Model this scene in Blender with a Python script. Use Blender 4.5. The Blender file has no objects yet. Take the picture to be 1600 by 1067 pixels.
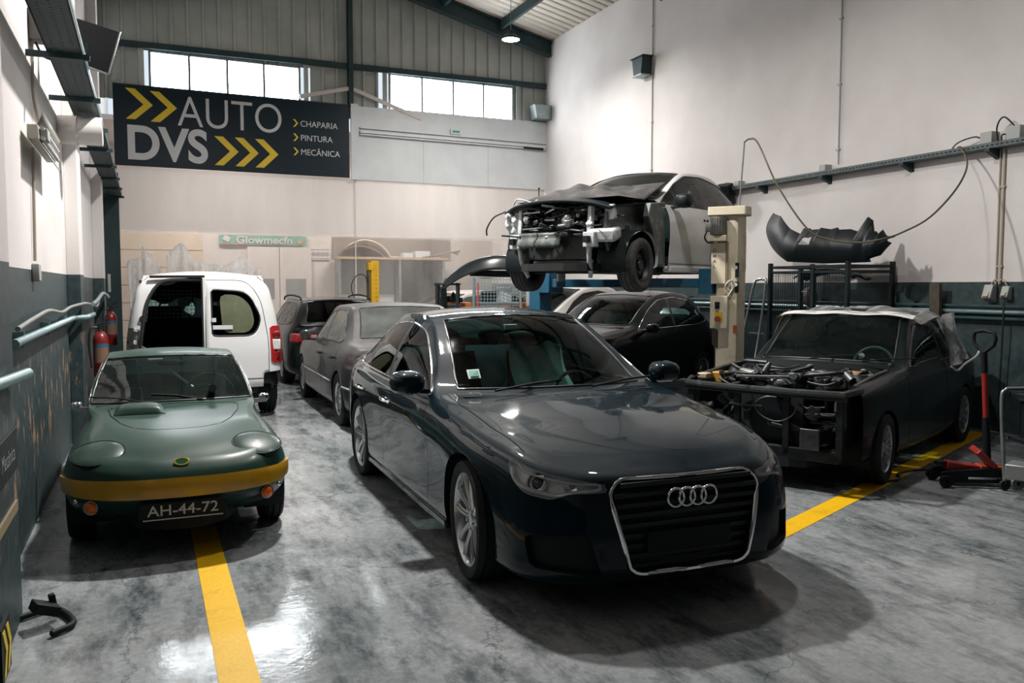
import bpy, bmesh, math, random
import numpy as np
from mathutils import Vector, Matrix

random.seed(7)
rng = np.random.default_rng(7)
scene = bpy.context.scene
COL = scene.collection
R = math.radians

# ------------------------------------------------------------------ camera, world, exposure
cam_d = bpy.data.cameras.new('camera')
cam_d.sensor_width = 36.0
cam_d.lens = 29.7
cam_d.clip_end = 200
cam = bpy.data.objects.new('camera', cam_d)
cam.location = (0, 0, 1.68)
cam.rotation_euler = (R(90 - 3.79), 0, R(-23.38))
COL.objects.link(cam)
scene.camera = cam
vs = scene.view_settings
vs.view_transform = 'Standard'
vs.look = 'None'
vs.gamma = 1.0
vs.use_curve_mapping = False
vs.exposure = 0.0
world = bpy.data.worlds.new('world')
scene.world = world
world.use_nodes = True
world.node_tree.nodes['Background'].inputs[0].default_value = (0.75, 0.85, 0.95, 1)
world.node_tree.nodes['Background'].inputs[1].default_value = 1.0
LAMP_POWER = 360.0
BAY_POWER = 150.0
LAMP_COLOR = (1.0, 0.965, 0.925)
WINDOW_GLOW = 20.0

# ------------------------------------------------------------------ materials
MATS = {}
def mat(name, col, rough=0.5, metal=0.0, spec=0.5, coat=0.0, noise=None, bump=None, emit=None, sheen=0.0):
    """plain principled; noise=(scale, colour2, lo, hi), bump=(scale, strength)"""
    if name in MATS: return MATS[name]
    m = bpy.data.materials.new(name); m.use_nodes = True
    nt = m.node_tree; b = nt.nodes['Principled BSDF']
    b.inputs['Base Color'].default_value = (*col, 1)
    b.inputs['Roughness'].default_value = rough
    b.inputs['Metallic'].default_value = metal
    b.inputs['Specular IOR Level'].default_value = spec
    b.inputs['Coat Weight'].default_value = coat
    b.inputs['Coat Roughness'].default_value = 0.03; b.inputs['Coat IOR'].default_value = 1.31
    if emit:
        b.inputs['Emission Color'].default_value = (*emit[0], 1); b.inputs['Emission Strength'].default_value = emit[1]
    if noise or bump:
        tc = nt.nodes.new('ShaderNodeTexCoord')
    if noise:
        n = nt.nodes.new('ShaderNodeTexNoise'); n.inputs['Scale'].default_value = noise[0]; n.inputs['Detail'].default_value = 6
        n.inputs['Roughness'].default_value = 0.62
        nt.links.new(tc.outputs['Object'], n.inputs['Vector'])
        r = nt.nodes.new('ShaderNodeValToRGB')
        r.color_ramp.elements[0].position = noise[2]; r.color_ramp.elements[0].color = (*col, 1)
        r.color_ramp.elements[1].position = noise[3]; r.color_ramp.elements[1].color = (*noise[1], 1)
        nt.links.new(n.outputs['Fac'], r.inputs['Fac']); nt.links.new(r.outputs['Color'], b.inputs['Base Color'])
    if bump:
        n2 = nt.nodes.new('ShaderNodeTexNoise'); n2.inputs['Scale'].default_value = bump[0]; n2.inputs['Detail'].default_value = 4
        nt.links.new(tc.outputs['Object'], n2.inputs['Vector'])
        bp = nt.nodes.new('ShaderNodeBump'); bp.inputs['Strength'].default_value = bump[1]; bp.inputs['Distance'].default_value = 0.02
        nt.links.new(n2.outputs['Fac'], bp.inputs['Height']); nt.links.new(bp.outputs['Normal'], b.inputs['Normal'])
    MATS[name] = m
    return m

def dusty(name, col, dust, amount, rough=0.25, metal=0.0, coat=0.6, scale=3.0, drough=0.8):
    """paint under a film of dust that has settled on faces turned upwards"""
    if name in MATS: return MATS[name]
    m = mat(name, col, rough, metal, spec=.22, coat=coat)
    nt = m.node_tree; b = nt.nodes['Principled BSDF']
    tc = nt.nodes.new('ShaderNodeTexCoord'); g = nt.nodes.new('ShaderNodeNewGeometry')
    n = nt.nodes.new('ShaderNodeTexNoise'); n.inputs['Scale'].default_value = scale; n.inputs['Detail'].default_value = 7
    nt.links.new(tc.outputs['Object'], n.inputs['Vector'])
    sx = nt.nodes.new('ShaderNodeSeparateXYZ'); nt.links.new(g.outputs['Normal'], sx.inputs[0])
    up = nt.nodes.new('ShaderNodeMapRange'); up.inputs[1].default_value = 0.08; up.inputs[2].default_value = 0.95
    up.inputs[3].default_value = 0.04; up.inputs[4].default_value = 1.0
    nt.links.new(sx.outputs['Z'], up.inputs[0])
    nr = nt.nodes.new('ShaderNodeMapRange'); nr.inputs[1].default_value = 0.32; nr.inputs[2].default_value = 0.66
    nr.inputs[3].default_value = 0.35; nr.inputs[4].default_value = 1.0
    nt.links.new(n.outputs['Fac'], nr.inputs[0])
    mu = nt.nodes.new('ShaderNodeMath'); mu.operation = 'MULTIPLY'; nt.links.new(up.outputs[0], mu.inputs[0]); nt.links.new(nr.outputs[0], mu.inputs[1])
    mu2 = nt.nodes.new('ShaderNodeMath'); mu2.operation = 'MULTIPLY'; nt.links.new(mu.outputs[0], mu2.inputs[0]); mu2.inputs[1].default_value = amount
    mx = nt.nodes.new('ShaderNodeMix'); mx.data_type = 'RGBA'
    mx.inputs[6].default_value = (*col, 1); mx.inputs[7].default_value = (*dust, 1)
    nt.links.new(mu2.outputs[0], mx.inputs[0]); nt.links.new(mx.outputs[2], b.inputs['Base Color'])
    rr = nt.nodes.new('ShaderNodeMapRange'); rr.inputs[3].default_value = rough; rr.inputs[4].default_value = drough
    nt.links.new(mu2.outputs[0], rr.inputs[0]); nt.links.new(rr.outputs[0], b.inputs['Roughness'])
    cr = nt.nodes.new('ShaderNodeMapRange'); cr.inputs[2].default_value = 0.45; cr.inputs[3].default_value = coat; cr.inputs[4].default_value = 0.0
    nt.links.new(mu2.outputs[0], cr.inputs[0]); nt.links.new(cr.outputs[0], b.inputs['Coat Weight'])
    return m

def glass_mat(name, tint, rough=0.02, dirt=0.0, dirtcol=(0.4, 0.42, 0.4)):
    """thin sheet: tinted see-through with a fresnel mirror on top"""
    if name in MATS: return MATS[name]
    m = bpy.data.materials.new(name); m.use_nodes = True
    nt = m.node_tree; nt.nodes.clear()
    out = nt.nodes.new('ShaderNodeOutputMaterial')
    tr = nt.nodes.new('ShaderNodeBsdfTransparent'); tr.inputs[0].default_value = (*tint, 1)
    gl = nt.nodes.new('ShaderNodeBsdfGlossy'); gl.inputs['Roughness'].default_value = rough
    fr = nt.nodes.new('ShaderNodeFresnel'); fr.inputs['IOR'].default_value = 1.34
    mx = nt.nodes.new('ShaderNodeMixShader')
    nt.links.new(fr.outputs[0], mx.inputs[0]); nt.links.new(tr.outputs[0], mx.inputs[1]); nt.links.new(gl.outputs[0], mx.inputs[2])
    last = mx
    if dirt > 0:
        df = nt.nodes.new('ShaderNodeBsdfDiffuse'); df.inputs[0].default_value = (*dirtcol, 1)
        tc = nt.nodes.new('ShaderNodeTexCoord'); n = nt.nodes.new('ShaderNodeTexNoise'); n.inputs['Scale'].default_value = 4; n.inputs['Detail'].default_value = 6
        nt.links.new(tc.outputs['Object'], n.inputs['Vector'])
        mr = nt.nodes.new('ShaderNodeMapRange'); mr.inputs[1].default_value = 0.3; mr.inputs[2].default_value = 0.7
        mr.inputs[3].default_value = dirt * 0.5; mr.inputs[4].default_value = dirt
        nt.links.new(n.outputs['Fac'], mr.inputs[0])
        m2 = nt.nodes.new('ShaderNodeMixShader')
        nt.links.new(mr.outputs[0], m2.inputs[0]); nt.links.new(mx.outputs[0], m2.inputs[1]); nt.links.new(df.outputs[0], m2.inputs[2])
        last = m2
    nt.links.new(last.outputs[0], out.inputs['Surface'])
    MATS[name] = m
    return m

# ------------------------------------------------------------------ scene bookkeeping
def tag(o, label=None, cat=None, group=None, kind=None):
    if label: o['label'] = label
    if cat: o['category'] = cat
    if group: o['group'] = group
    if kind: o['kind'] = kind
    return o
def empty(name, loc=(0, 0, 0), rz=0.0, label=None, cat=None, group=None):
    o = bpy.data.objects.new(name, None); COL.objects.link(o)
    o.empty_display_size = 0.1
    o.location = loc; o.rotation_euler = (0, 0, rz)
    return tag(o, label, cat, group)
def copy_tree(o, parent=None):
    c = o.copy(); COL.objects.link(c)
    if parent is not None: c.parent = parent
    for ch in list(o.children): copy_tree(ch, c)
    return c

# ------------------------------------------------------------------ mesh collector
class MB:
    def __init__(s): s.v = []; s.f = []; s.mi = []; s.cur = 0
    def add(s, vs_, fs):
        o = len(s.v); s.v.extend([tuple(map(float, p)) for p in vs_])
        for f in fs: s.f.append(tuple(i + o for i in f)); s.mi.append(s.cur)
        return s
    def slot(s, i): s.cur = i; return s
    def box(s, c, size, rot=None):
        hx, hy, hz = size[0] / 2, size[1] / 2, size[2] / 2
        pts = [Vector((x, y, z)) for x in (-hx, hx) for y in (-hy, hy) for z in (-hz, hz)]
        if rot is not None:
            if not isinstance(rot, Matrix):
                from mathutils import Euler
                rot = Euler(rot).to_matrix()
            pts = [rot @ p for p in pts]
        c = Vector(c)
        return s.add([p + c for p in pts], [(0, 1, 3, 2), (4, 6, 7, 5), (0, 4, 5, 1), (2, 3, 7, 6), (0, 2, 6, 4), (1, 5, 7, 3)])
    def bar(s, p0, p1, w, h=None, up=(0, 0, 1)):
        """rectangular bar from p0 to p1, w sideways, h along up"""
        h = h or w
        p0, p1 = Vector(p0), Vector(p1); d = (p1 - p0); L = d.length
        if L < 1e-6: return s
        d.normalize(); u = Vector(up)
        if abs(d.dot(u)) > 0.98: u = Vector((1, 0, 0)) if abs(d.x) < 0.9 else Vector((0, 1, 0))
        r = d.cross(u).normalized(); u = r.cross(d).normalized()
        q = []
        for p in (p0, p1):
            for a, b in ((-1, -1), (1, -1), (1, 1), (-1, 1)): q.append(p + r * (a * w / 2) + u * (b * h / 2))
        return s.add(q, [(3, 2, 1, 0), (4, 5, 6, 7), (0, 1, 5, 4), (1, 2, 6, 5), (2, 3, 7, 6), (3, 0, 4, 7)])
    def cyl(s, p0, p1, r0, r1=None, seg=12, caps=True):
        r1 = r0 if r1 is None else r1
        p0, p1 = Vector(p0), Vector(p1); d = (p1 - p0).normalized()
        a = Vector((0, 0, 1)) if abs(d.z) < 0.9 else Vector((1, 0, 0))
        x = d.cross(a).normalized(); y = d.cross(x).normalized()
        q = []
        for p, r in ((p0, r0), (p1, r1)):
            for i in range(seg):
                t = 2 * math.pi * i / seg; q.append(p + x * (r * math.cos(t)) + y * (r * math.sin(t)))
        fs = [(i, i + seg, (i + 1) % seg + seg, (i + 1) % seg) for i in range(seg)]
        if caps: fs += [tuple(range(seg)), tuple(range(2 * seg - 1, seg - 1, -1))]
        return s.add(q, fs)
    def tube(s, pts, r, seg=8, closed=False, caps=True):
        pts = [Vector(p) for p in pts]; n = len(pts)
        if n < 2: return s
        rr = r if hasattr(r, '__len__') else [r] * n
        T = []
        for i in range(n):
            if closed: t = pts[(i + 1) % n] - pts[i - 1]
            else: t = pts[min(i + 1, n - 1)] - pts[max(i - 1, 0)]
            T.append(t.normalized() if t.length > 1e-9 else Vector((0, 0, 1)))
        u = Vector((0, 0, 1)) if abs(T[0].z) < 0.9 else Vector((1, 0, 0))
        u = (u - T[0] * u.dot(T[0])).normalized()
        q = []
        for i in range(n):
            u = u - T[i] * u.dot(T[i])
            u = u.normalized() if u.length > 1e-6 else T[i].orthogonal().normalized()
            w = T[i].cross(u)
            for k in range(seg):
                a = 2 * math.pi * k / seg; q.append(pts[i] + (u * math.cos(a) + w * math.sin(a)) * rr[i])
        fs = []
        for i in range(n if closed else n - 1):
            j = (i + 1) % n
            for k in range(seg):
                k2 = (k + 1) % seg; fs.append((i * seg + k, i * seg + k2, j * seg + k2, j * seg + k))
        if caps and not closed: fs += [tuple(range(seg - 1, -1, -1)), tuple(range((n - 1) * seg, n * seg))]
        return s.add(q, fs)
    def lathe(s, prof, c=(0, 0, 0), axis=(0, 0, 1), seg=24, closed=False, arc=None):
        """prof: (radius, height along axis)"""
        c = Vector(c); d = Vector(axis).normalized()
        a = Vector((0, 0, 1)) if abs(d.z) < 0.9 else Vector((1, 0, 0))
        x = a.cross(d).normalized(); y = d.cross(x).normalized()
        n = len(prof); q = []
        full = arc is None; m = seg if full else seg + 1
        for i in range(m):
            t = 2 * math.pi * i / seg if full else arc[0] + (arc[1] - arc[0]) * i / seg
            for r, h in prof: q.append(c + d * h + (x * math.cos(t) + y * math.sin(t)) * r)
        fs = []
        for i in range(seg):
            j = (i + 1) % m
            for k in range(n if closed else n - 1):
                k2 = (k + 1) % n; fs.append((i * n + k, j * n + k, j * n + k2, i * n + k2))
        return s.add(q, fs)
    def prism(s, poly, fn0, fn1):
        """polygon given as 2D points; fn0/fn1 map a 2D point to 3D on either face"""
        n = len(poly)
        q = [fn0(p) for p in poly] + [fn1(p) for p in poly]
        fs = [tuple(range(n - 1, -1, -1)), tuple(range(n, 2 * n))] + [(i, (i + 1) % n, (i + 1) % n + n, i + n) for i in range(n)]
        return s.add(q, fs)
    def sphere(s, c, r, seg=12, rings=8, sc=(1, 1, 1)):
        q = []; c = Vector(c)
        for i in range(rings + 1):
            t = math.pi * i / rings
            for k in range(seg):
                a = 2 * math.pi * k / seg
                q.append(c + Vector((r * sc[0] * math.sin(t) * math.cos(a), r * sc[1] * math.sin(t) * math.sin(a), r * sc[2] * math.cos(t))))
        fs = []
        for i in range(rings):
            for k in range(seg):
                k2 = (k + 1) % seg; fs.append((i * seg + k, (i + 1) * seg + k, (i + 1) * seg + k2, i * seg + k2))
        return s.add(q, fs)
    def grid(s, fn, nu, nv):
        q = [fn(i / nu, j / nv) for i in range(nu + 1) for j in range(nv + 1)]
        w = nv + 1
        return s.add(q, [(i * w + j, (i + 1) * w + j, (i + 1) * w + j + 1, i * w + j + 1) for i in range(nu) for j in range(nv)])
    def build(s, name, m, parent=None, angle=35, bevel=0.0, solid=0.0, sub=0, kind=None, merge=False):
        me = bpy.data.meshes.new(name); me.from_pydata(s.v, [], s.f); me.validate()
        ms = m if isinstance(m, (list, tuple)) else [m]
        for x in ms: me.materials.append(x)
        if len(ms) > 1 and len(me.polygons) == len(s.mi): me.polygons.foreach_set('material_index', s.mi)
        if merge:
            bm = bmesh.new(); bm.from_mesh(me); bmesh.ops.remove_doubles(bm, verts=bm.verts, dist=1e-4); bm.to_mesh(me); bm.free()
        if angle:
            me.polygons.foreach_set('use_smooth', [True] * len(me.polygons))
            me.set_sharp_from_angle(angle=R(angle))
        me.update()
        o = bpy.data.objects.new(name, me); COL.objects.link(o)
        if parent is not None: o.parent = parent
        if solid:
            md = o.modifiers.new('solid', 'SOLIDIFY'); md.thickness = solid; md.offset = 0
        if bevel:
            md = o.modifiers.new('bevel', 'BEVEL'); md.width = bevel; md.segments = 2; md.limit_method = 'ANGLE'; md.angle_limit = R(40)
        if sub:
            md = o.modifiers.new('sub', 'SUBSURF'); md.levels = sub; md.render_levels = sub
        if kind: o['kind'] = kind
        return o

def chain(pts, n=8, closed=False):
    """smooth Catmull-Rom polyline through points"""
    P = [Vector(p) for p in pts]; out = []; m = len(P)
    segs = m if closed else m - 1
    for i in range(segs):
        p1, p2 = P[i], P[(i + 1) % m]
        p0 = P[i - 1] if (closed or i > 0) else p1 * 2 - p2
        p3 = P[(i + 2) % m] if (closed or i + 2 < m) else p2 * 2 - p1
        for k in range(n):
            t = k / n
            out.append(0.5 * ((2 * p1) + (p2 - p0) * t + (2 * p0 - 5 * p1 + 4 * p2 - p3) * t * t + (3 * p1 - p0 - 3 * p2 + p3) * t ** 3))
    if not closed: out.append(P[-1])
    return out

def roundpoly(pts, r, n=4):
    out = []; m = len(pts)
    rr = r if hasattr(r, '__len__') else [r] * m
    for i in range(m):
        a, b, c = np.array(pts[i - 1], float), np.array(pts[i], float), np.array(pts[(i + 1) % m], float)
        la, lc = np.linalg.norm(a - b), np.linalg.norm(c - b)
        d = min(rr[i], la * 0.45, lc * 0.45)
        if d < 1e-5: out.append(tuple(b)); continue
        p, q = b + (a - b) / la * d, b + (c - b) / lc * d
        for k in range(n + 1):
            t = k / n; out.append(tuple((1 - t) ** 2 * p + 2 * t * (1 - t) * b + t * t * q))
    return out

def text_obj(name, body, size, m, parent=None, loc=(0, 0, 0), rot=(0, 0, 0), depth=0.002, bold=0.0, sx=1.0, align='LEFT', spacing=1.0):
    """lettering as a mesh of its own"""
    cu = bpy.data.curves.new(name, 'FONT'); cu.body = body; cu.size = size; cu.extrude = depth; cu.offset = bold
    cu.align_x = align; cu.space_character = spacing
    tmp = bpy.data.objects.new(name, cu); COL.objects.link(tmp)
    dg = bpy.context.evaluated_depsgraph_get()
    me = bpy.data.meshes.new_from_object(tmp.evaluated_get(dg))
    bpy.data.objects.remove(tmp)
    o = bpy.data.objects.new(name, me); COL.objects.link(o)
    me.materials.clear(); me.materials.append(m)
    o.location = loc; o.rotation_euler = rot; o.scale = (sx, 1, 1)
    if parent is not None: o.parent = parent
    return o
# ================================================================== THE HALL
XL, XR = -0.76, 8.973          # side walls
YF = -5.0                      # wall behind the photographer
CB = Vector((8.973, 18.77, 0)) # far right corner
DB = Vector((0.9992, 0.0404, 0)).normalized()
NB = Vector((DB.y, -DB.x, 0))  # towards the room
def BW(t, z, off=0.0): return CB + DB * t + NB * off + Vector((0, 0, z))
PAINT_R, PAINT_L = 1.722, 1.795
EAVE, SLOPE, XRIDGE = 7.46, 0.235, 4.17
def roof_z(x): return EAVE + SLOPE * (XR - x if x > XRIDGE else (XR - XRIDGE) - (XRIDGE - x))

def wall_material(name, paint_z, scuff):
    m = mat(name, (0.62, 0.58, 0.555), 0.75); nt = m.node_tree; b = nt.nodes['Principled BSDF']
    tc = nt.nodes.new('ShaderNodeTexCoord'); sx = nt.nodes.new('ShaderNodeSeparateXYZ'); nt.links.new(tc.outputs['Object'], sx.inputs[0])
    def noise(scale, det=6):
        n = nt.nodes.new('ShaderNodeTexNoise'); n.inputs['Scale'].default_value = scale; n.inputs['Detail'].default_value = det
        nt.links.new(tc.outputs['Object'], n.inputs['Vector']); return n
    n1 = noise(0.7); n2 = noise(14)
    up = nt.nodes.new('ShaderNodeValToRGB'); e = up.color_ramp.elements
    e[0].position = 0.3; e[0].color = (0.56, 0.525, 0.51, 1); e[1].position = 0.7; e[1].color = (0.70, 0.67, 0.655, 1)
    nt.links.new(n1.outputs['Fac'], up.inputs['Fac'])
    lo = nt.nodes.new('ShaderNodeValToRGB'); e = lo.color_ramp.elements
    e[0].position = 0.35; e[0].color = (0.020, 0.036, 0.040, 1); e[1].position = 0.7; e[1].color = (0.042, 0.064, 0.068, 1)
    nt.links.new(n2.outputs['Fac'], lo.inputs['Fac'])
    low = lo.outputs['Color']
    if scuff:      # flaked paint on the lower wall
        mp = nt.nodes.new('ShaderNodeMapping'); mp.inputs['Scale'].default_value = (3, 1.6, 0.7); nt.links.new(tc.outputs['Object'], mp.inputs[0])
        n3 = nt.nodes.new('ShaderNodeTexNoise'); n3.inputs['Scale'].default_value = 4; n3.inputs['Detail'].default_value = 8; n3.inputs['Roughness'].default_value = .7
        nt.links.new(mp.outputs[0], n3.inputs['Vector'])
        r3 = nt.nodes.new('ShaderNodeValToRGB'); r3.color_ramp.elements[0].position = 0.56; r3.color_ramp.elements[1].position = 0.6
        nt.links.new(n3.outputs['Fac'], r3.inputs['Fac'])
        zr = nt.nodes.new('ShaderNodeMapRange'); zr.inputs[1].default_value = 1.25; zr.inputs[2].default_value = 0.95
        nt.links.new(sx.outputs['Z'], zr.inputs[0])
        z2 = nt.nodes.new('ShaderNodeMapRange'); z2.inputs[1].default_value = 0.35; z2.inputs[2].default_value = 0.6
        nt.links.new(sx.outputs['Z'], z2.inputs[0])
        mu = nt.nodes.new('ShaderNodeMath'); mu.operation = 'MULTIPLY'; nt.links.new(zr.outputs[0], mu.inputs[0]); nt.links.new(z2.outputs[0], mu.inputs[1])
        mu2 = nt.nodes.new('ShaderNodeMath'); mu2.operation = 'MULTIPLY'; nt.links.new(r3.outputs[0], mu2.inputs[0]); nt.links.new(mu.outputs[0], mu2.inputs[1])
        mf = nt.nodes.new('ShaderNodeMix'); mf.data_type = 'RGBA'; mf.inputs[7].default_value = (0.30, 0.20, 0.13, 1)
        nt.links.new(mu2.outputs[0], mf.inputs[0]); nt.links.new(low, mf.inputs[6]); low = mf.outputs[2]
    gt = nt.nodes.new('ShaderNodeMath'); gt.operation = 'GREATER_THAN'; gt.inputs[1].default_value = paint_z
    nt.links.new(sx.outputs['Z'], gt.inputs[0])
    mx = nt.nodes.new('ShaderNodeMix'); mx.data_type = 'RGBA'
    nt.links.new(gt.outputs[0], mx.inputs[0]); nt.links.new(low, mx.inputs[6]); nt.links.new(up.outputs['Color'], mx.inputs[7])
    nt.links.new(mx.outputs[2], b.inputs['Base Color'])
    rg = nt.nodes.new('ShaderNodeMapRange'); rg.inputs[3].default_value = 0.45; rg.inputs[4].default_value = 0.8
    nt.links.new(gt.outputs[0], rg.inputs[0]); nt.links.new(rg.outputs[0], b.inputs['Roughness'])
    bp = nt.nodes.new('ShaderNodeBump'); bp.inputs['Strength'].default_value = 0.15; bp.inputs['Distance'].default_value = 0.01
    nb = noise(40, 3); nt.links.new(nb.outputs['Fac'], bp.inputs['Height']); nt.links.new(bp.outputs[0], b.inputs['Normal'])
    return m
M_WR = wall_material('wall_paint_right', PAINT_R, False)
M_WL = wall_material('wall_paint_left', PAINT_L, True)

def floor_material():
    m = mat('concrete_floor', (0.2, 0.21, 0.21), 0.4); nt = m.node_tree; b = nt.nodes['Principled BSDF']
    tc = nt.nodes.new('ShaderNodeTexCoord')
    def noise(scale, det=8, rough=0.6, sc=None):
        n = nt.nodes.new('ShaderNodeTexNoise'); n.inputs['Scale'].default_value = scale; n.inputs['Detail'].default_value = det; n.inputs['Roughness'].default_value = rough
        if sc:
            mp = nt.nodes.new('ShaderNodeMapping'); mp.inputs['Scale'].default_value = sc; nt.links.new(tc.outputs['Object'], mp.inputs[0]); nt.links.new(mp.outputs[0], n.inputs['Vector'])
        else: nt.links.new(tc.outputs['Object'], n.inputs['Vector'])
        return n
    def ramp(src, a, ca, c, cc):
        r = nt.nodes.new('ShaderNodeValToRGB'); e = r.color_ramp.elements
        e[0].position = a; e[0].color = (*ca, 1); e[1].position = c; e[1].color = (*cc, 1); nt.links.new(src, r.inputs['Fac']); return r.outputs['Color']
    def mul(a, c):
        x = nt.nodes.new('ShaderNodeMix'); x.data_type = 'RGBA'; x.blend_type = 'MULTIPLY'; x.inputs[0].default_value = 1
        nt.links.new(a, x.inputs[6]); nt.links.new(c, x.inputs[7]); return x.outputs[2]
    base = ramp(noise(0.9).outputs['Fac'], 0.30, (0.205, 0.235, 0.24), 0.70, (0.44, 0.45, 0.46))
    fine = ramp(noise(22, 6, .75).outputs['Fac'], 0.25, (0.6, 0.62, 0.63), 0.7, (1.1, 1.1, 1.1))
    stain = ramp(noise(3.4, 10, .74, (1.5, .5, 1)).outputs['Fac'], 0.36, (0.30, 0.33, 0.35), 0.54, (1, 1, 1))
    # hairline cracks
    vo = nt.nodes.new('ShaderNodeTexVoronoi'); vo.feature = 'DISTANCE_TO_EDGE'; vo.inputs['Scale'].default_value = 0.55
    wob = noise(3.0, 5, .7); ad = nt.nodes.new('ShaderNodeMix'); ad.data_type = 'RGBA'; ad.blend_type = 'LINEAR_LIGHT'; ad.inputs[0].default_value = 0.25
    nt.links.new(tc.outputs['Object'], ad.inputs[6]); nt.links.new(wob.outputs['Color'], ad.inputs[7]); nt.links.new(ad.outputs[2], vo.inputs['Vector'])
    crack = ramp(vo.outputs['Distance'], 0.0015, (0.5, 0.52, 0.54), 0.006, (1, 1, 1))
    col = mul(mul(mul(base, fine), stain), crack)
    nt.links.new(col, b.inputs['Base Color'])
    wet = nt.nodes.new('ShaderNodeMapRange'); wet.inputs[1].default_value = 0.44; wet.inputs[2].default_value = 0.72; wet.inputs[3].default_value = 0.07; wet.inputs[4].default_value = 0.36
    nt.links.new(noise(1.7, 7, .65).outputs['Fac'], wet.inputs[0]); nt.links.new(wet.outputs[0], b.inputs['Roughness'])
    bp = nt.nodes.new('ShaderNodeBump'); bp.inputs['Strength'].default_value = 0.25; bp.inputs['Distance'].default_value = 0.004
    nt.links.new(noise(16, 5, .6).outputs['Fac'], bp.inputs['Height']); nt.links.new(bp.outputs[0], b.inputs['Normal'])
    return m
M_FLOOR = floor_material()
M_STEEL = mat('green_grey_steel', (0.018, 0.040, 0.045), 0.55, 0.0, spec=.3, noise=(5, (0.03, 0.055, 0.06), .35, .7))
M_TRAY = mat('tray_grey', (.10, .13, .13), .5, .2, noise=(9, (.06, .08, .085), .35, .7))
M_STEELLT = mat('galvanised_steel', (0.35, 0.40, 0.40), 0.42, 0.7, noise=(9, (0.22, 0.26, 0.27), .35, .7))
M_SHEET = mat('dark_sheet_cladding', (0.42, 0.44, 0.41), 0.65, noise=(1.3, (0.32, 0.34, 0.32), .35, .7))
M_ROOF = mat('cream_roof_sheet', (0.70, 0.64, 0.56), 0.6, noise=(1.2, (0.60, 0.55, 0.48), .35, .7))
M_WHITE = mat('white_panel', (0.54, 0.565, 0.58), 0.5, noise=(2, (0.48, 0.50, 0.515), .35, .7))
M_DARKWALL = mat('plain_back_wall', (0.25, 0.26, 0.26), 0.8)
M_CREAM = mat('cream_board', (0.56, 0.46, 0.37), 0.6, noise=(1.5, (0.50, 0.42, 0.34), .35, .7))
M_PINKW = mat('pale_partition', (0.60, 0.54, 0.50), 0.7, noise=(1.0, (0.54, 0.49, 0.46), .35, .7))
M_BLACK = mat('matt_black', (0.004, 0.008, 0.010), 0.6, spec=.25)
M_RUBBER = mat('rubber', (0.008, 0.011, 0.012), 0.75, spec=.3, noise=(12, (0.018, 0.021, 0.022), .4, .75))
M_PLASTIC = mat('black_plastic', (0.006, 0.010, 0.012), 0.45, spec=.3, bump=(60, .1))
M_CHROME = mat('chrome', (0.75, 0.77, 0.78), 0.12, 1.0)
M_ALLOY = mat('alloy', (0.55, 0.57, 0.58), 0.28, 0.9, noise=(6, (0.42, 0.44, 0.45), .35, .7))
M_GREYBOX = mat('grey_plastic_box', (0.36, 0.37, 0.36), 0.5)
M_BEIGEPIPE = mat('beige_conduit', (0.42, 0.37, 0.31), 0.5)
M_YELLOW = mat('yellow_paint', (0.80, 0.46, 0.0), 0.5, noise=(3.5, (0.55, 0.30, 0.0), .52, .78), bump=(30, .2))

# floor
mb = MB(); mb.add([(-3, YF, 0), (14, YF, 0), (14, 26, 0), (-3, 26, 0)], [(0, 1, 2, 3)])
tag(mb.build('floor', M_FLOOR, angle=0), kind='structure')
# side walls
def slab(name, p0, p1, z0, z1, th, m):
    mb = MB(); p0, p1 = Vector(p0), Vector(p1); d = (p1 - p0).normalized(); n = Vector((d.y, -d.x, 0)) * th
    q = [p0 + Vector((0, 0, z0)), p1 + Vector((0, 0, z0)), p1 + Vector((0, 0, z1)), p0 + Vector((0, 0, z1))]
    q += [p + n for p in q]
    mb.add(q, [(0, 1, 2, 3), (7, 6, 5, 4), (0, 4, 5, 1), (1, 5, 6, 2), (2, 6, 7, 3), (3, 7, 4, 0)])
    return tag(mb.build(name, m, angle=0), kind='structure')
wr = slab('wall_right', (XR, 26, 0), (XR, YF, 0), 0, 7.5, -0.2, M_WR)
wl = slab('wall_left', (XL, YF, 0), (XL, 24, 0), 0, 7.5, -0.2, M_WL)
slab('wall_front', (XR + .2, YF, 0), (XL - .2, YF, 0), 0, 8.9, -0.2, M_DARKWALL)
# pilasters on the left wall
for y0, y1, x in ((2.6, 4.85, -0.62), (10.0, 10.5, -0.63), (14.94, 15.45, -0.61), (18.1, 18.3, -0.44)):
    zt = 7.5 if x < -.5 else 3.85
    mb = MB(); mb.box(((XL + x) / 2, (y0 + y1) / 2, zt / 2), (x - XL, y1 - y0, zt))
    tag(mb.build('pilaster', M_WL if x < -.5 else M_STEEL, wl, angle=0, bevel=.006))
# expansion joint covers on the right wall (thin raised seams)
# ---- roof: trapezoidal sheets, purlins along the hall, rafter on the far gable
for side in (1, -1):
    mb = MB()
    x0, x1 = (XR, XRIDGE) if side > 0 else (XL, XRIDGE)
    y = YF; pts = []
    while y < 19.2:
        pts += [(y, 0), (y + .155, 0), (y + .175, .04), (y + .215, .04), (y + .235, 0)]; y += .25
    q = []
    for yy, dz in pts:
        for x in (x0, x1): q.append((x, yy, roof_z(x) + dz))
    n = len(pts)
    mb.add(q, [(2 * i, 2 * i + 1, 2 * i + 3, 2 * i + 2) for i in range(n - 1)])
    o = tag(mb.build('ceiling', M_ROOF, angle=20, solid=0.004), kind='structure')
    if side > 0: ceil_r = o
mb = MB()
for x in (7.65, 6.25, 4.9):
    mb = MB(); mb.bar((x, YF, roof_z(x) - .12), (x, 18.75, roof_z(x) - .12), 0.07, 0.2); mb.build('purlin', M_STEEL, ceil_r, angle=0)
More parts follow.
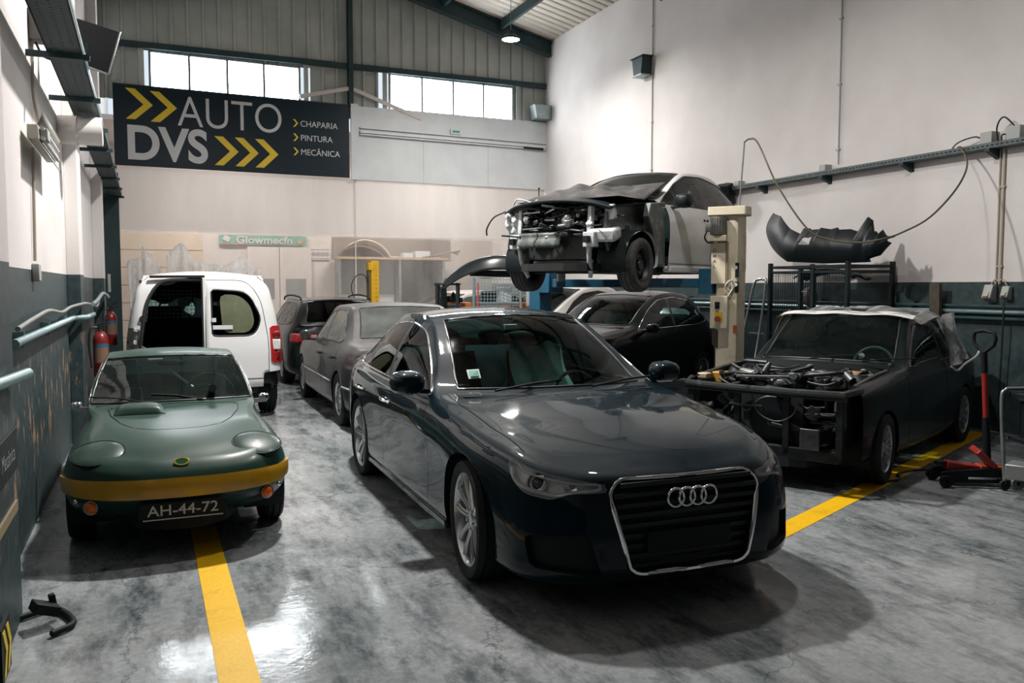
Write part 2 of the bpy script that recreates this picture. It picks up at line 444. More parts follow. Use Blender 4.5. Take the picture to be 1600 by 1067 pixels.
for x in (0.7, 2.1, 3.5):
    mb = MB(); mb.bar((x, YF, roof_z(x) - .12), (x, 18.5, roof_z(x) - .12), 0.07, 0.2); mb.build('purlin', M_STEEL, ceil_r, angle=0)
def ibeam(mb, p0, p1, w, h, up):
    p0, p1 = Vector(p0), Vector(p1); d = (p1 - p0).normalized(); u = Vector(up); r = d.cross(u).normalized(); u = r.cross(d).normalized()
    mb.bar(p0 + u * h / 2, p1 + u * h / 2, w, .02, up); mb.bar(p0 - u * h / 2, p1 - u * h / 2, w, .02, up); mb.bar(p0, p1, .02, h, up)
mb = MB()
pr = BW(0, 0, .35); pm = BW(-4.806, 0, .35); pl = BW(-9.75, 0, .35)
ibeam(mb, (pr.x, pr.y, EAVE - .22), (pm.x, pm.y, roof_z(XRIDGE) - .2), .16, .3, (0, 0, 1))
mb.build('rafter', M_STEEL, ceil_r, angle=0)
mb = MB(); ibeam(mb, (pl.x, pl.y, EAVE - .22), (pm.x, pm.y, roof_z(XRIDGE) - .2), .16, .3, (0, 0, 1))
mb.build('rafter', M_STEEL, ceil_r, angle=0)
mb = MB(); ibeam(mb, (XR - .05, 9.55, EAVE - .3), (XRIDGE, 9.55, roof_z(XRIDGE) - .28), .16, .36, (0, 0, 1)); ibeam(mb, (XL, 9.55, EAVE - .3), (XRIDGE, 9.55, roof_z(XRIDGE) - .28), .16, .36, (0, 0, 1))
mb.build('rafter', M_STEEL, ceil_r, angle=0)
# bracket at the top of the right wall
mb = MB(); q = BW(0, 0)
mb.add([(XR, 13.55, 7.32), (XR - .5, 13.55, 7.46), (XR, 13.55, 6.98), (XR, 13.75, 7.32), (XR - .5, 13.75, 7.46), (XR, 13.75, 6.98)], [(0, 1, 2), (5, 4, 3), (0, 3, 4, 1), (1, 4, 5, 2), (2, 5, 3, 0)])
mb.build('rafter_foot', M_STEEL, ceil_r, angle=0)

# ---- far wall: cladding above, windows, white panel, posts and girts
wb = empty('wall_back', (0, 0, 0)); wb['kind'] = 'structure'
WIN = [(-8.80, -5.885, 5.575, 6.26), (-3.90, -0.873, 5.60, 6.34)]
def in_win(t0, t1):
    return [w for w in WIN if t1 > w[0] - .02 and t0 < w[1] + .02]
mb = MB()   # flat backing of the cladding, split around the windows
def bq(mb, t0, t1, z0, z1, off): mb.add([BW(t0, z0, off), BW(t1, z0, off), BW(t1, z1, off), BW(t0, z1, off)], [(0, 1, 2, 3)])
tt = -9.85
def gable(t): return roof_z((BW(t, 0)).x) + .05
rib = 0.30
tt = -9.85
while tt < 0:
    t1 = min(tt + rib, 0.02)
    for (u0, u1, off, off2) in ((tt, tt + .055, .0, .03), (tt + .055, tt + .085, .03, .03), (tt + .085, t1, .03, .0)):
        pass
    # pan with one standing rib
    cols = [(tt, 0), (tt + rib - .07, 0), (tt + rib - .055, .045), (tt + rib - .015, .045), (tt + rib, 0)]
    w = in_win(tt, t1)
    spans = [(5.3, None)] if not w else [(5.3, w[0][2] - .03), (w[0][3] + .03, None)]
    for z0, z1 in spans:
        q = []
        for t, off in cols:
            tq = min(t, 0.02)
            q.append(BW(tq, z0, off)); q.append(BW(tq, z1 if z1 else gable(tq), off))
        mb.add(q, [(2 * i, 2 * i + 2, 2 * i + 3, 2 * i + 1) for i in range(4)])
    tt += rib
mb.build('cladding', M_SHEET, wb, angle=20)
M_PANE = mat('daylit_pane', (0.9, 0.93, 0.95), 0.3, emit=((0.93, 0.97, 1.0), WINDOW_GLOW))
M_FRAME = mat('window_frame', (0.20, 0.24, 0.25), 0.5)
for k, (t0, t1, z0, z1) in enumerate(WIN):
    w = empty('window_%d' % (k + 1), BW((t0 + t1) / 2, z0)); w['kind'] = 'structure'
    inv = Matrix.Translation(-Vector(w.location))
    def L(p): return p - Vector(w.location)
    n = 4; dt = (t1 - t0) / n
    for i in range(n):
        mb = MB(); a, b2 = t0 + i * dt + .02, t0 + (i + 1) * dt - .02
        q = [BW(a, z0, .0), BW(b2, z0, .0), BW(b2, z1, .0), BW(a, z1, .0)]; q += [p - NB * .01 for p in q]
        mb.add([L(p) for p in q], [(0, 1, 2, 3), (7, 6, 5, 4), (0, 4, 5, 1), (2, 6, 7, 3), (1, 5, 6, 2), (3, 7, 4, 0)])
        mb.build('pane', M_PANE, w, angle=0)
    for i in range(n + 1):
        mb = MB(); t = t0 + i * dt; mb.bar(L(BW(t, z0 - .04, .02)), L(BW(t, z1 + .04, .02)), .045, .05, NB); mb.build('mullion', M_FRAME, w, angle=0)
    for z in (z0 - .02, z1 + .02):
        mb = MB(); mb.bar(L(BW(t0 - .02, z, .02)), L(BW(t1 + .02, z, .02)), .05, .045); mb.build('window_frame', M_FRAME, w, angle=0)
# steel posts and girts in front of the cladding
mb = MB(); ibeam(mb, BW(-4.806, 5.55, .10), BW(-4.806, roof_z(XRIDGE) - .25, .10), .10, .12, NB); mb.build('post', M_STEEL, wb, angle=0)
mb = MB(); mb.bar(BW(-9.75, 6.36, .08), BW(0, 6.46, .08), .06, .12); mb.build('girt', M_STEEL, wb, angle=0)
for a, b2 in (((-8.95, 5.3), (-8.95, 6.36)), ((-4.02, 5.5), (-4.02, 6.4)), ((-.75, 5.5), (-.75, 6.4)), ((-5.75, 5.5), (-5.75, 6.4))):
    mb = MB(); mb.bar(BW(*a, .05), BW(*b2, .05), .09, .05, NB); mb.build('window_post', M_SHEET, wb, angle=0)
mb = MB(); mb.bar(BW(-5.9, 5.66, .12), BW(-4.83, 5.93, .12), .04, .08); mb.build('brace', M_PINKW, wb, angle=0)
mb = MB(); mb.bar(BW(-4.78, 5.93, .12), BW(-3.2, 5.42, .12), .04, .08); mb.build('brace', M_PINKW, wb, angle=0)
# white panel with the track of a rolled blind
mb = MB()
q = [BW(-4.74, 3.99, .12), BW(0, 3.99, .12), BW(0, 5.6, .12), BW(-4.74, 5.57, .12)]; q += [p - NB * .06 for p in q]
mb.add(q, [(0, 1, 2, 3), (7, 6, 5, 4), (0, 4, 5, 1), (2, 6, 7, 3), (1, 5, 6, 2), (3, 7, 4, 0)])
mb.build('white_panel', M_WHITE, wb, angle=0)
for t in (-3.15, -1.55):
    mb = MB(); mb.bar(BW(t, 4.0, .122), BW(t, 4.96, .122), .006, .006, NB); mb.build('panel_joint', M_GREYBOX, wb, angle=0)
mb = MB(); mb.bar(BW(-4.74, 3.98, .14), BW(-4.74, 5.6, .14), .16, .09, NB); mb.build('corner_post', M_WHITE, wb, angle=0)
bt = empty('blind_track', BW(-2.37, 4.96, .16), 0, 'long white horizontal blind track fixed across the white upper panel', 'track')
def Lb(p): return p - Vector(bt.location)
for z, h, o_ in ((5.11, .03, .05), (5.02, .05, .07), (4.96, .025, .09)):
    mb = MB(); mb.bar(Lb(BW(-4.62, z, .15)), Lb(BW(-.05, z - .02, .15)), o_, h); mb.build('rail', M_WHITE, bt, angle=0)
mb = MB(); mb.bar(Lb(BW(-.66, 4.95, .2)), Lb(BW(-.14, 4.94, .2)), .03, .05); mb.build('end_slot', M_BLACK, bt, angle=0)
ex = empty('exit_sign', BW(-2.38, 5.135, .155), math.atan2(DB.y, DB.x), 'small green and white exit sign box on the blind track', 'sign')
mb = MB(); mb.box((0, 0, .05), (.26, .05, .11)); mb.build('housing', M_WHITE, ex, bevel=.004)
mb = MB(); mb.box((0, -.03, .055), (.17, .012, .045)); mb.build('green_panel', mat('exit_green', (.03, .28, .12), .4), ex)
# chute-like vent in the far right corner
vt = MB()
vt.prism([(-.48, 5.95), (-.03, 5.95), (-.03, 5.62), (-.42, 5.62)], lambda p: BW(p[0], p[1], .12), lambda p: BW(p[0], p[1], .42))
tag(vt.build('vent_hood', M_STEELLT, None, bevel=.01), 'grey metal vent hood in the far corner above the white panel', 'vent')

# ---- banner with lettering
bn = empty('banner', BW(-9.48, 4.01, .15), math.atan2(DB.y, DB.x), 'dark navy wall banner with white lettering and yellow chevrons', 'banner')
BWW, BHH = 4.62, 1.55
M_NAVY = mat('navy_vinyl', (0.004, 0.012, 0.020), 0.45, spec=.25, noise=(1.2, (0.007, 0.018, 0.028), .35, .7), bump=(2.5, .15))
M_LETTER = mat('letter_grey', (0.52, 0.53, 0.54), 0.5)
M_CHEV = mat('chevron_yellow', (0.66, 0.47, 0.02), 0.5)
mb = MB(); mb.box((BWW / 2, 0, BHH / 2), (BWW, .02, BHH)); mb.build('sheet', M_NAVY, bn, bevel=.003)
mb = MB(); mb.box((BWW / 2, .012, BHH + .005), (BWW, .03, .03)); mb.build('top_rail', M_STEEL, bn)
def btx(s, x, z, h, bold=0.0, sx=1.0, sp=1.0, name='letters'):
    return text_obj(name, s, h, M_LETTER, bn, (x, -.0115, z), (R(90), 0, 0), .001, bold, sx, 'LEFT', sp)
def chev(x, z, w, h, th):
    mb = MB(); poly = [(0, h), (th, h), (w, h / 2), (th, 0), (0, 0), (w - th, h / 2)]
    mb.prism(poly, lambda p: (x + p[0], -.0115, z + p[1]), lambda p: (x + p[0], -.0145, z + p[1]))
    return mb.build('chevron', M_CHEV, bn, angle=0)
chev(.22, .90, .49, .59, .17); chev(.66, .88, .49, .59, .17)
btx('AUTO', 1.15, .84, .86, -.006, .86, 1.0)
btx('DVS', .20, .15, .90, .026, .93, 1.0)
chev(1.84, .11, .47, .58, .17); chev(2.24, .11, .47, .58, .17); chev(2.64, .11, .47, .58, .17)
for i, s in enumerate(('CHAPARIA', 'PINTURA', 'MECÂNICA')):
    z = 1.02 - i * .295
    chev(3.42, z - .02, .11, .16, .04); btx(s, 3.57, z, .175, 0, .95)

# ---- clear plastic curtain closing the lower half of the far wall
def curtain_mat():
    m = bpy.data.materials.new('curtain_film'); m.use_nodes = True; nt = m.node_tree; nt.nodes.clear()
    out = nt.nodes.new('ShaderNodeOutputMaterial')
    tc = nt.nodes.new('ShaderNodeTexCoord'); sx = nt.nodes.new('ShaderNodeSeparateXYZ'); nt.links.new(tc.outputs['Object'], sx.inputs[0])
    tr = nt.nodes.new('ShaderNodeBsdfTransparent'); tr.inputs[0].default_value = (.97, .97, .97, 1)
    df = nt.nodes.new('ShaderNodeBsdfDiffuse'); df.inputs[0].default_value = (.60, .575, .565, 1)
    tl = nt.nodes.new('ShaderNodeBsdfTranslucent'); tl.inputs[0].default_value = (.60, .575, .565, 1)
    a = nt.nodes.new('ShaderNodeMixShader'); a.inputs[0].default_value = .35; nt.links.new(df.outputs[0], a.inputs[1]); nt.links.new(tl.outputs[0], a.inputs[2])
    # milky upper sheet, clearer below 2.76 m
    zr = nt.nodes.new('ShaderNodeMapRange'); zr.inputs[1].default_value = 2.70; zr.inputs[2].default_value = 2.80; zr.inputs[3].default_value = 0.24; zr.inputs[4].default_value = 0.93
    nt.links.new(sx.outputs['Z'], zr.inputs[0])
    mp = nt.nodes.new('ShaderNodeMapping'); mp.inputs['Scale'].default_value = (1.2, 1.2, .25); nt.links.new(tc.outputs['Object'], mp.inputs[0])
    n = nt.nodes.new('ShaderNodeTexNoise'); n.inputs['Scale'].default_value = 1.6; n.inputs['Detail'].default_value = 5; nt.links.new(mp.outputs[0], n.inputs['Vector'])
    ad = nt.nodes.new('ShaderNodeMapRange'); ad.inputs[1].default_value = .35; ad.inputs[2].default_value = .7; ad.inputs[3].default_value = -.08; ad.inputs[4].default_value = .12
    nt.links.new(n.outputs['Fac'], ad.inputs[0])
    s = nt.nodes.new('ShaderNodeMath'); s.operation = 'ADD'; s.use_clamp = True; nt.links.new(zr.outputs[0], s.inputs[0]); nt.links.new(ad.outputs[0], s.inputs[1])
    b = nt.nodes.new('ShaderNodeMixShader'); nt.links.new(s.outputs[0], b.inputs[0]); nt.links.new(tr.outputs[0], b.inputs[1]); nt.links.new(a.outputs[0], b.inputs[2])
    gl = nt.nodes.new('ShaderNodeBsdfGlossy'); gl.inputs['Roughness'].default_value = .12
    fr = nt.nodes.new('ShaderNodeFresnel'); fr.inputs['IOR'].default_value = 1.25
    c = nt.nodes.new('ShaderNodeMixShader'); nt.links.new(fr.outputs[0], c.inputs[0]); nt.links.new(b.outputs[0], c.inputs[1]); nt.links.new(gl.outputs[0], c.inputs[2])
    nt.links.new(c.outputs[0], out.inputs['Surface'])
    return m
M_CURT = curtain_mat()
for k, (t0, t1, lab) in enumerate(((-9.6, -4.74, 'tall translucent plastic curtain hanging below the navy banner'), (-4.72, -0.04, 'tall translucent plastic curtain hanging below the white panel'))):
    def fn(a, b):
        t = t0 + (t1 - t0) * a; z = 4.0 * (1 - b)
        fold = .025 * b * math.sin(t * 5.3 + 1.7 * math.sin(t * 1.9)) + .012 * math.sin(t * 13 + z * .8) * (0.3 + b)
        return BW(t, z + .01, .06 + fold)
    mb = MB(); mb.grid(fn, 90, 24)
    tag(mb.build('plastic_curtain', M_CURT, None, angle=180), lab, 'curtain')
mb = MB()
for z in (3.7, 3.2, 2.7, 2.2, 1.7): mb.cyl(BW(-4.73, z, .09), BW(-4.73, z, .105), .012, seg=8)
mb.bar(BW(-4.73, 0, .085), BW(-4.73, 4.0, .085), .03, .008, NB)
tag(mb.build('curtain_batten', mat('film_strip', (.55, .54, .53), .4), None), 'thin pale vertical batten where the two plastic curtains meet', 'batten')

# ---- bay beyond the curtain
def fs(name, lab, cat, mbx, m, **k): return tag(mbx.build(name, m, None, **k), lab, cat)
YB = 22.0
bb = slab('wall_beyond', (9.2, YB + .3, 0), (-1.2, YB + .3, 0), 0, 5.0, -.15, M_PINKW)
mb = MB(); mb.box((4, 20.75, 5.05), (11, 3.6, .1)); tag(mb.build('ceiling', M_PINKW, None, angle=0), kind='structure')
for i in range(7):
    mb = MB(); x0 = -.75 + i * .30; mb.box((.28, YB + .12, .22 + i * .42), (2.05, .05, .405)); mb.build('wall_board', M_CREAM, bb, angle=0, bevel=.004)
for i, (x0, x1) in enumerate(((2.35, 3.115), (3.13, 3.92))):
    d = empty('door_%d' % (i + 1), ((x0 + x1) / 2, YB + .1, 0)); d['kind'] = 'structure'
    mb = MB(); mb.box((0, 0, 1.33), (x1 - x0, .05, 2.64)); mb.build('leaf', M_PINKW, d, bevel=.004)
    mb = MB(); mb.box((.0, -.03, 1.6), (.50, .02, .50)); mb.build('vent_grille', mat('vent_grey', (.20, .20, .20), .6), d)
mb = MB(); mb.box((2.74, YB + .09, 2.815), (2.12, .03, .245))
ban = tag(mb.build('green_banner', mat('faded_green', (0.13, 0.30, 0.25), .5, noise=(6, (.20, .36, .31), .4, .7)), None, bevel=.003), 'faded green wall banner with pale slanted lettering seen through the plastic', 'banner')
t = text_obj('letters', 'Glowmecfn', .25, mat('faded_letters', (.5, .50, .47), .5), ban, (2.08, YB + .055, 2.735), (R(90), 0, 0), .001, .006, 1.18)
mb = MB(); mb.box((1.86, YB + .06, 2.84), (.16, .012, .13), (0, .5, 0)); mb.build('emblem', mat('faded_letters', (.5, .50, .47), .5), ban)
mb = MB(); mb.box((2.0, YB + .06, 2.712), (.5, .012, .03)); mb.build('red_line', mat('faded_red', (.45, .18, .14), .5), ban)
mb = MB(); mb.box((3.64, YB + .06, 2.78), (.1, .012, .08)); mb.build('orange_mark', mat('faded_orange', (.6, .30, .12), .5), ban)
nt_ = empty('safety_notice', (4.165, YB + .12, 2.36), 0, 'pale notice with four grey round pictograms beside the double door', 'sign')
mb = MB(); mb.box((0, 0, .12), (.5, .02, .27)); mb.build('sheet', M_PINKW, nt_)
for i in range(4):
    mb = MB(); mb.lathe([(.055, 0), (.055, .006), (.038, .006), (.038, 0)], (-.17 + i * .113, -.012, .13), (0, -1, 0), 16, closed=True); mb.box((-.17 + i * .113, -.014, .13), (.03, .006, .05)); mb.build('pictogram', mat('faded_grey', (.28, .27, .29), .6), nt_)
for z in (.245, .02):
    mb = MB(); mb.box((0, -.012, z), (.46, .006, .02)); mb.build('text_line', mat('faded_grey', (.28, .27, .29), .6), nt_)
# shelf bay: dark recess under a timber shelf carrying a white panel
mb = MB(); mb.box((6.09, YB + .13, 2.68), (3.2, .06, .55)); mb.build('recess_back', mat('recess_brown', (.20, .165, .14), .8), bb, angle=0)
sh = empty('storage_shelf', (5.95, YB - .25, 0), 0, 'long timber storage shelf above the open store behind the plastic', 'shelf')
mb = MB(); mb.box((0, 0, 2.385), (2.95, .6, .06)); mb.build('board', mat('timber', (.42, .30, .18), .6), sh)
for x in (-1.42, .16, 1.36):
    mb = MB(); mb.box((x, 0, 1.18), (.06, .5, 2.35)); mb.build('upright', M_STEELLT, sh)
mb = MB(); mb.box((-.65, .2, 1.9), (1.5, .04, .9)); mb.build('grey_panel', mat('panel_grey', (.26, .27, .26), .6), sh)
mb = MB(); mb.box((-.65, .17, .92), (1.5, .04, 1.05)); mb.build('white_panel', M_WHITE, sh)
mb = MB(); mb.box((.76, .25, 1.2), (1.14, .04, 2.3)); mb.build('dark_panel', mat('panel_dark', (.04, .05, .05), .6, noise=(3, (.10, .11, .10), .4, .7)), sh)
mb = MB()
mb.grid(lambda a, b: (4.72 + 1.35 * a, YB - .45 + .5 * b, 2.43 + .42 * math.sin(math.pi * min(1, a * 1.05 + .12)) ** .6 * (1 - .25 * b)), 20, 6)
fs('car_bonnet', 'cream car bonnet lying on the timber shelf behind the plastic', 'car part', mb, mat('cream_paint', (.62, .58, .50), .4), solid=.02, angle=180)
for x, w, h in ((6.35, .25, .12), (6.75, .4, .17)):
    mb = MB(); mb.box((x, YB - .3, 2.415 + h / 2), (w, .3, h))
    fs('carton', 'small low pale carton on the timber shelf' if w < .3 else 'wide low pale carton on the timber shelf', 'box', mb, M_WHITE, bevel=.005)
mb = MB(); mb.bar((6.2, YB - .02, 2.432), (7.35, YB - .02, 2.432), .03, .03)
fs('pipe_length', 'long pale pipe lying along the back of the timber shelf', 'pipe', mb, M_PINKW)
mb = MB()
for i in range(5): mb.tube(chain([(6.7 + .1 * i, YB - .5, 2.42), (7.2 + .05 * i, YB - .55, 2.5 + .02 * i), (7.75, YB - .6 + .05 * i, 2.62 - .03 * i)], 4), .012, 6)
fs('trim_strip_bundle', 'bundle of thin trim strips sticking off the shelf end', 'trim strips', mb, mat('strip_brown', (.22, .19, .16), .6))

# ---- painted floor lines (thin coats of paint, slightly proud)
def paint_strip(name, p0, p1, w, lab):
    p0, p1 = Vector(p0), Vector(p1); d = (p1 - p0).normalized(); n = Vector((-d.y, d.x, 0)) * w / 2
    mb = MB(); q = [p0 - n, p0 + n, p1 + n, p1 - n]
    mb.add([(p.x, p.y, .003) for p in q] + [(p.x, p.y, -.001) for p in q], [(3, 2, 1, 0), (4, 5, 6, 7), (0, 1, 5, 4), (1, 2, 6, 5), (2, 3, 7, 6), (3, 0, 4, 7)])
    tag(mb.build(name, M_YELLOW, None, angle=0), lab, 'floor marking')
paint_strip('yellow_floor_line', (.322, 1.0, 0), (.322, 12.0, 0), .165, 'yellow floor line running under the small green car')
paint_strip('yellow_floor_line', (3.2, 4.14, 0), (8.75, 6.70, 0), .17, 'yellow floor line beside the stripped dark coupe')
# ================================================================== CAR BODY TOOLKIT
def hermite(P, knots, q, sym0=False, sym1=False):
    """shape-preserving cubic through rows P (n, ...) at knots, sampled at q; sym*: end is a mirror plane (only y keeps its slope)"""
    P = np.asarray(P, float); k = np.asarray(knots, float); n = len(k)
    h = np.diff(k); hs = h.reshape((-1,) + (1,) * (P.ndim - 1))
    d = np.diff(P, axis=0) / hs
    m = np.zeros_like(P)
    if n > 2:
        m[1:-1] = (d[:-1] * hs[1:] + d[1:] * hs[:-1]) / (hs[1:] + hs[:-1])
        bad = d[:-1] * d[1:] <= 0
        lim = 3 * np.minimum(abs(d[:-1]), abs(d[1:]))
        mm = np.clip(m[1:-1], -lim, lim); mm[bad] = 0; m[1:-1] = mm
    m[0] = d[0]; m[-1] = d[-1]
    if sym0: m[0][..., 0] = 0; m[0][..., 2] = 0
    if sym1: m[-1][..., 0] = 0; m[-1][..., 2] = 0
    q = np.asarray(q, float); i = np.clip(np.searchsorted(k, q, side='right') - 1, 0, n - 2)
    t = (q - k[i]) / h[i]; t = t.reshape((-1,) + (1,) * (P.ndim - 1)); hh = h[i].reshape(t.shape)
    return (2 * t**3 - 3 * t**2 + 1) * P[i] + (t**3 - 2 * t**2 + t) * hh * m[i] + (-2 * t**3 + 3 * t**2) * P[i + 1] + (t**3 - t**2) * hh * m[i + 1]

def knots_of(P):
    P = np.asarray(P, float); dd = np.diff(P, axis=0); L = np.sqrt((dd ** 2).sum(-1))
    if L.ndim > 1: L = L.mean(axis=tuple(range(1, L.ndim)))
    return np.concatenate([[0], np.cumsum(np.maximum(L, 1e-4))])
def dense(knots, step):
    out = [knots[0]]
    for a, b in zip(knots[:-1], knots[1:]):
        n = max(1, int(round((b - a) / step))); out += list(np.linspace(a, b, n + 1)[1:])
    return np.array(out)

def sd_poly(p, poly):
    """signed distance (negative inside) of points p (n,2) to polygon"""
    poly = np.asarray(poly, float); n = len(poly); d = np.full(len(p), 1e9); inside = np.zeros(len(p), bool)
    for i in range(n):
        a, b = poly[i], poly[(i + 1) % n]; e = b - a; w = p - a
        t = np.clip((w @ e) / max(e @ e, 1e-12), 0, 1); d = np.minimum(d, np.linalg.norm(w - np.outer(t, e), axis=1))
        c = ((a[1] > p[:, 1]) != (b[1] > p[:, 1]))
        with np.errstate(divide='ignore', invalid='ignore'):
            x = (b[0] - a[0]) * (p[:, 1] - a[1]) / (b[1] - a[1]) + a[0]
        inside ^= c & (p[:, 0] < x)
    return np.where(inside, -d, d)
def sd_line(p, pts):
    pts = np.asarray(pts, float); d = np.full(len(p), 1e9)
    for a, b in zip(pts[:-1], pts[1:]):
        e = b - a; w = p - a; t = np.clip((w @ e) / max(e @ e, 1e-12), 0, 1); d = np.minimum(d, np.linalg.norm(w - np.outer(t, e), axis=1))
    return d

class Surf:
    """half body (y >= 0): V verts, N normals, A attributes (patch, u, v), F faces"""
    def __init__(s): s.V = np.zeros((0, 3)); s.N = np.zeros((0, 3)); s.A = np.zeros((0, 3)); s.F = []
    def add_grid(s, G, patch, U, W, flip=False):
        nu, nv = G.shape[:2]; o = len(s.V)
        e1 = np.gradient(G, axis=0); e2 = np.gradient(G, axis=1); N = np.cross(e1, e2)
        L = np.linalg.norm(N, axis=2, keepdims=True); bad = L[..., 0] < 1e-9; N = N / np.maximum(L, 1e-9)
        if flip: N = -N
        s.V = np.vstack([s.V, G.reshape(-1, 3)]); s.N = np.vstack([s.N, N.reshape(-1, 3)])
        uu, ww = np.meshgrid(U, W, indexing='ij')
        s.A = np.vstack([s.A, np.stack([np.full(nu * nv, patch), uu.ravel(), ww.ravel()], 1)])
        for i in range(nu - 1):
            for j in range(nv - 1):
                a = o + i * nv + j; f = (a, a + nv, a + nv + 1, a + 1)
                s.F.append(f[::-1] if flip else f)
    def cut(s, fn):
        f = fn(s.V, s.A); f = np.where(abs(f) < 1e-6, 1e-6, f)
        pos = f > 0; newV, newN, newA, F, cache = [], [], [], [], {}
        base = len(s.V)
        def cross(a, b):
            k = (a, b) if a < b else (b, a)
            if k in cache: return cache[k]
            a, b = k; t = f[a] / (f[a] - f[b])
            newV.append(s.V[a] + (s.V[b] - s.V[a]) * t); n = s.N[a] + (s.N[b] - s.N[a]) * t; newN.append(n / max(np.linalg.norm(n), 1e-9))
            A_ = s.A[a] + (s.A[b] - s.A[a]) * t; newA.append(A_)
            cache[k] = base + len(newV) - 1; return cache[k]
        pl = pos.tolist()
        for fc in s.F:
            c = sum(pl[i] for i in fc)
            if c == 0 or c == len(fc): F.append(fc); continue
            p, q = [], []; n = len(fc)
            for i in range(n):
                a, b = fc[i], fc[(i + 1) % n]
                (p if pl[a] else q).append(a)
                if pl[a] != pl[b]:
                    x = cross(a, b); p.append(x); q.append(x)
            if len(p) > 2: F.append(tuple(p))
            if len(q) > 2: F.append(tuple(q))
        s.F = F
        if newV: s.V = np.vstack([s.V, newV]); s.N = np.vstack([s.N, newN]); s.A = np.vstack([s.A, newA])
    def cents(s):
        C = np.array([s.V[list(f)].mean(0) for f in s.F]); A = np.array([s.A[list(f)].mean(0) for f in s.F]); return C, A

def sd_side(p, pts):
    """distance to a polyline, signed by the side of its nearest segment"""
    pts = np.asarray(pts, float); d = np.full(len(p), 1e9); sg = np.ones(len(p))
    for a, b in zip(pts[:-1], pts[1:]):
        e = b - a; w = p - a; t = np.clip((w @ e) / max(e @ e, 1e-12), 0, 1); di = np.linalg.norm(w - np.outer(t, e), axis=1)
        c = e[0] * w[:, 1] - e[1] * w[:, 0]; m = di < d - 1e-9; d = np.where(m, di, d); sg = np.where(m, np.where(c >= 0, 1., -1.), sg)
    return d * sg
def cut_line(s, get, line, w, mask):
    """cut a strip of half width w along a polyline drawn in the plane given by get"""
    s.cut(lambda V, A: np.where(mask(V, A), sd_side(get(V), line), 1))
    f = lambda V, A: np.where(mask(V, A), sd_line(get(V), line) - w, 1)
    s.cut(f); return f

def weld_normals(s):
    """area-weighted vertex normals, averaged where patch borders coincide"""
    F4 = np.array(s.F); q = s.V[F4]; fn = np.cross(q[:, 2] - q[:, 0], q[:, 3] - q[:, 1]) / 2
    acc = np.zeros_like(s.V)
    for k in range(4): np.add.at(acc, F4[:, k], fn)
    L = np.linalg.norm(acc, axis=1, keepdims=True); acc = acc / np.maximum(L, 1e-12)
    sgn = np.where((acc * s.N).sum(1) < -.2, 1.0, 1.0)[:, None]
    s.N = np.where(L > 1e-10, acc * sgn, s.N)
    V = s.V; a = np.where(s.A[:, 0] == 0)[0]; b = np.where(s.A[:, 0] == 1)[0]
    top = a[s.A[a, 2] >= s.A[a, 2].max() - 1e-6]
    vb = s.A[b]; edge = b[(vb[:, 2] <= 1e-6) | (vb[:, 1] <= 1e-6) | (vb[:, 1] >= vb[:, 1].max() - 1e-6)]
    NA = s.N.copy()
    for X, Y in ((top, edge), (edge, top)):
        for i in X:
            d = ((V[Y] - V[i]) ** 2).sum(1); j = Y[d.argmin()]
            if d.min() < .06 ** 2 and s.N[i] @ s.N[j] > 0.35:
                n = s.N[i] + s.N[j]; NA[i] = n / np.linalg.norm(n)
    s.N = NA
    m = abs(V[:, 1]) < 1e-5; s.N[m, 1] = 0; s.N[m] /= np.maximum(np.linalg.norm(s.N[m], axis=1, keepdims=True), 1e-9)

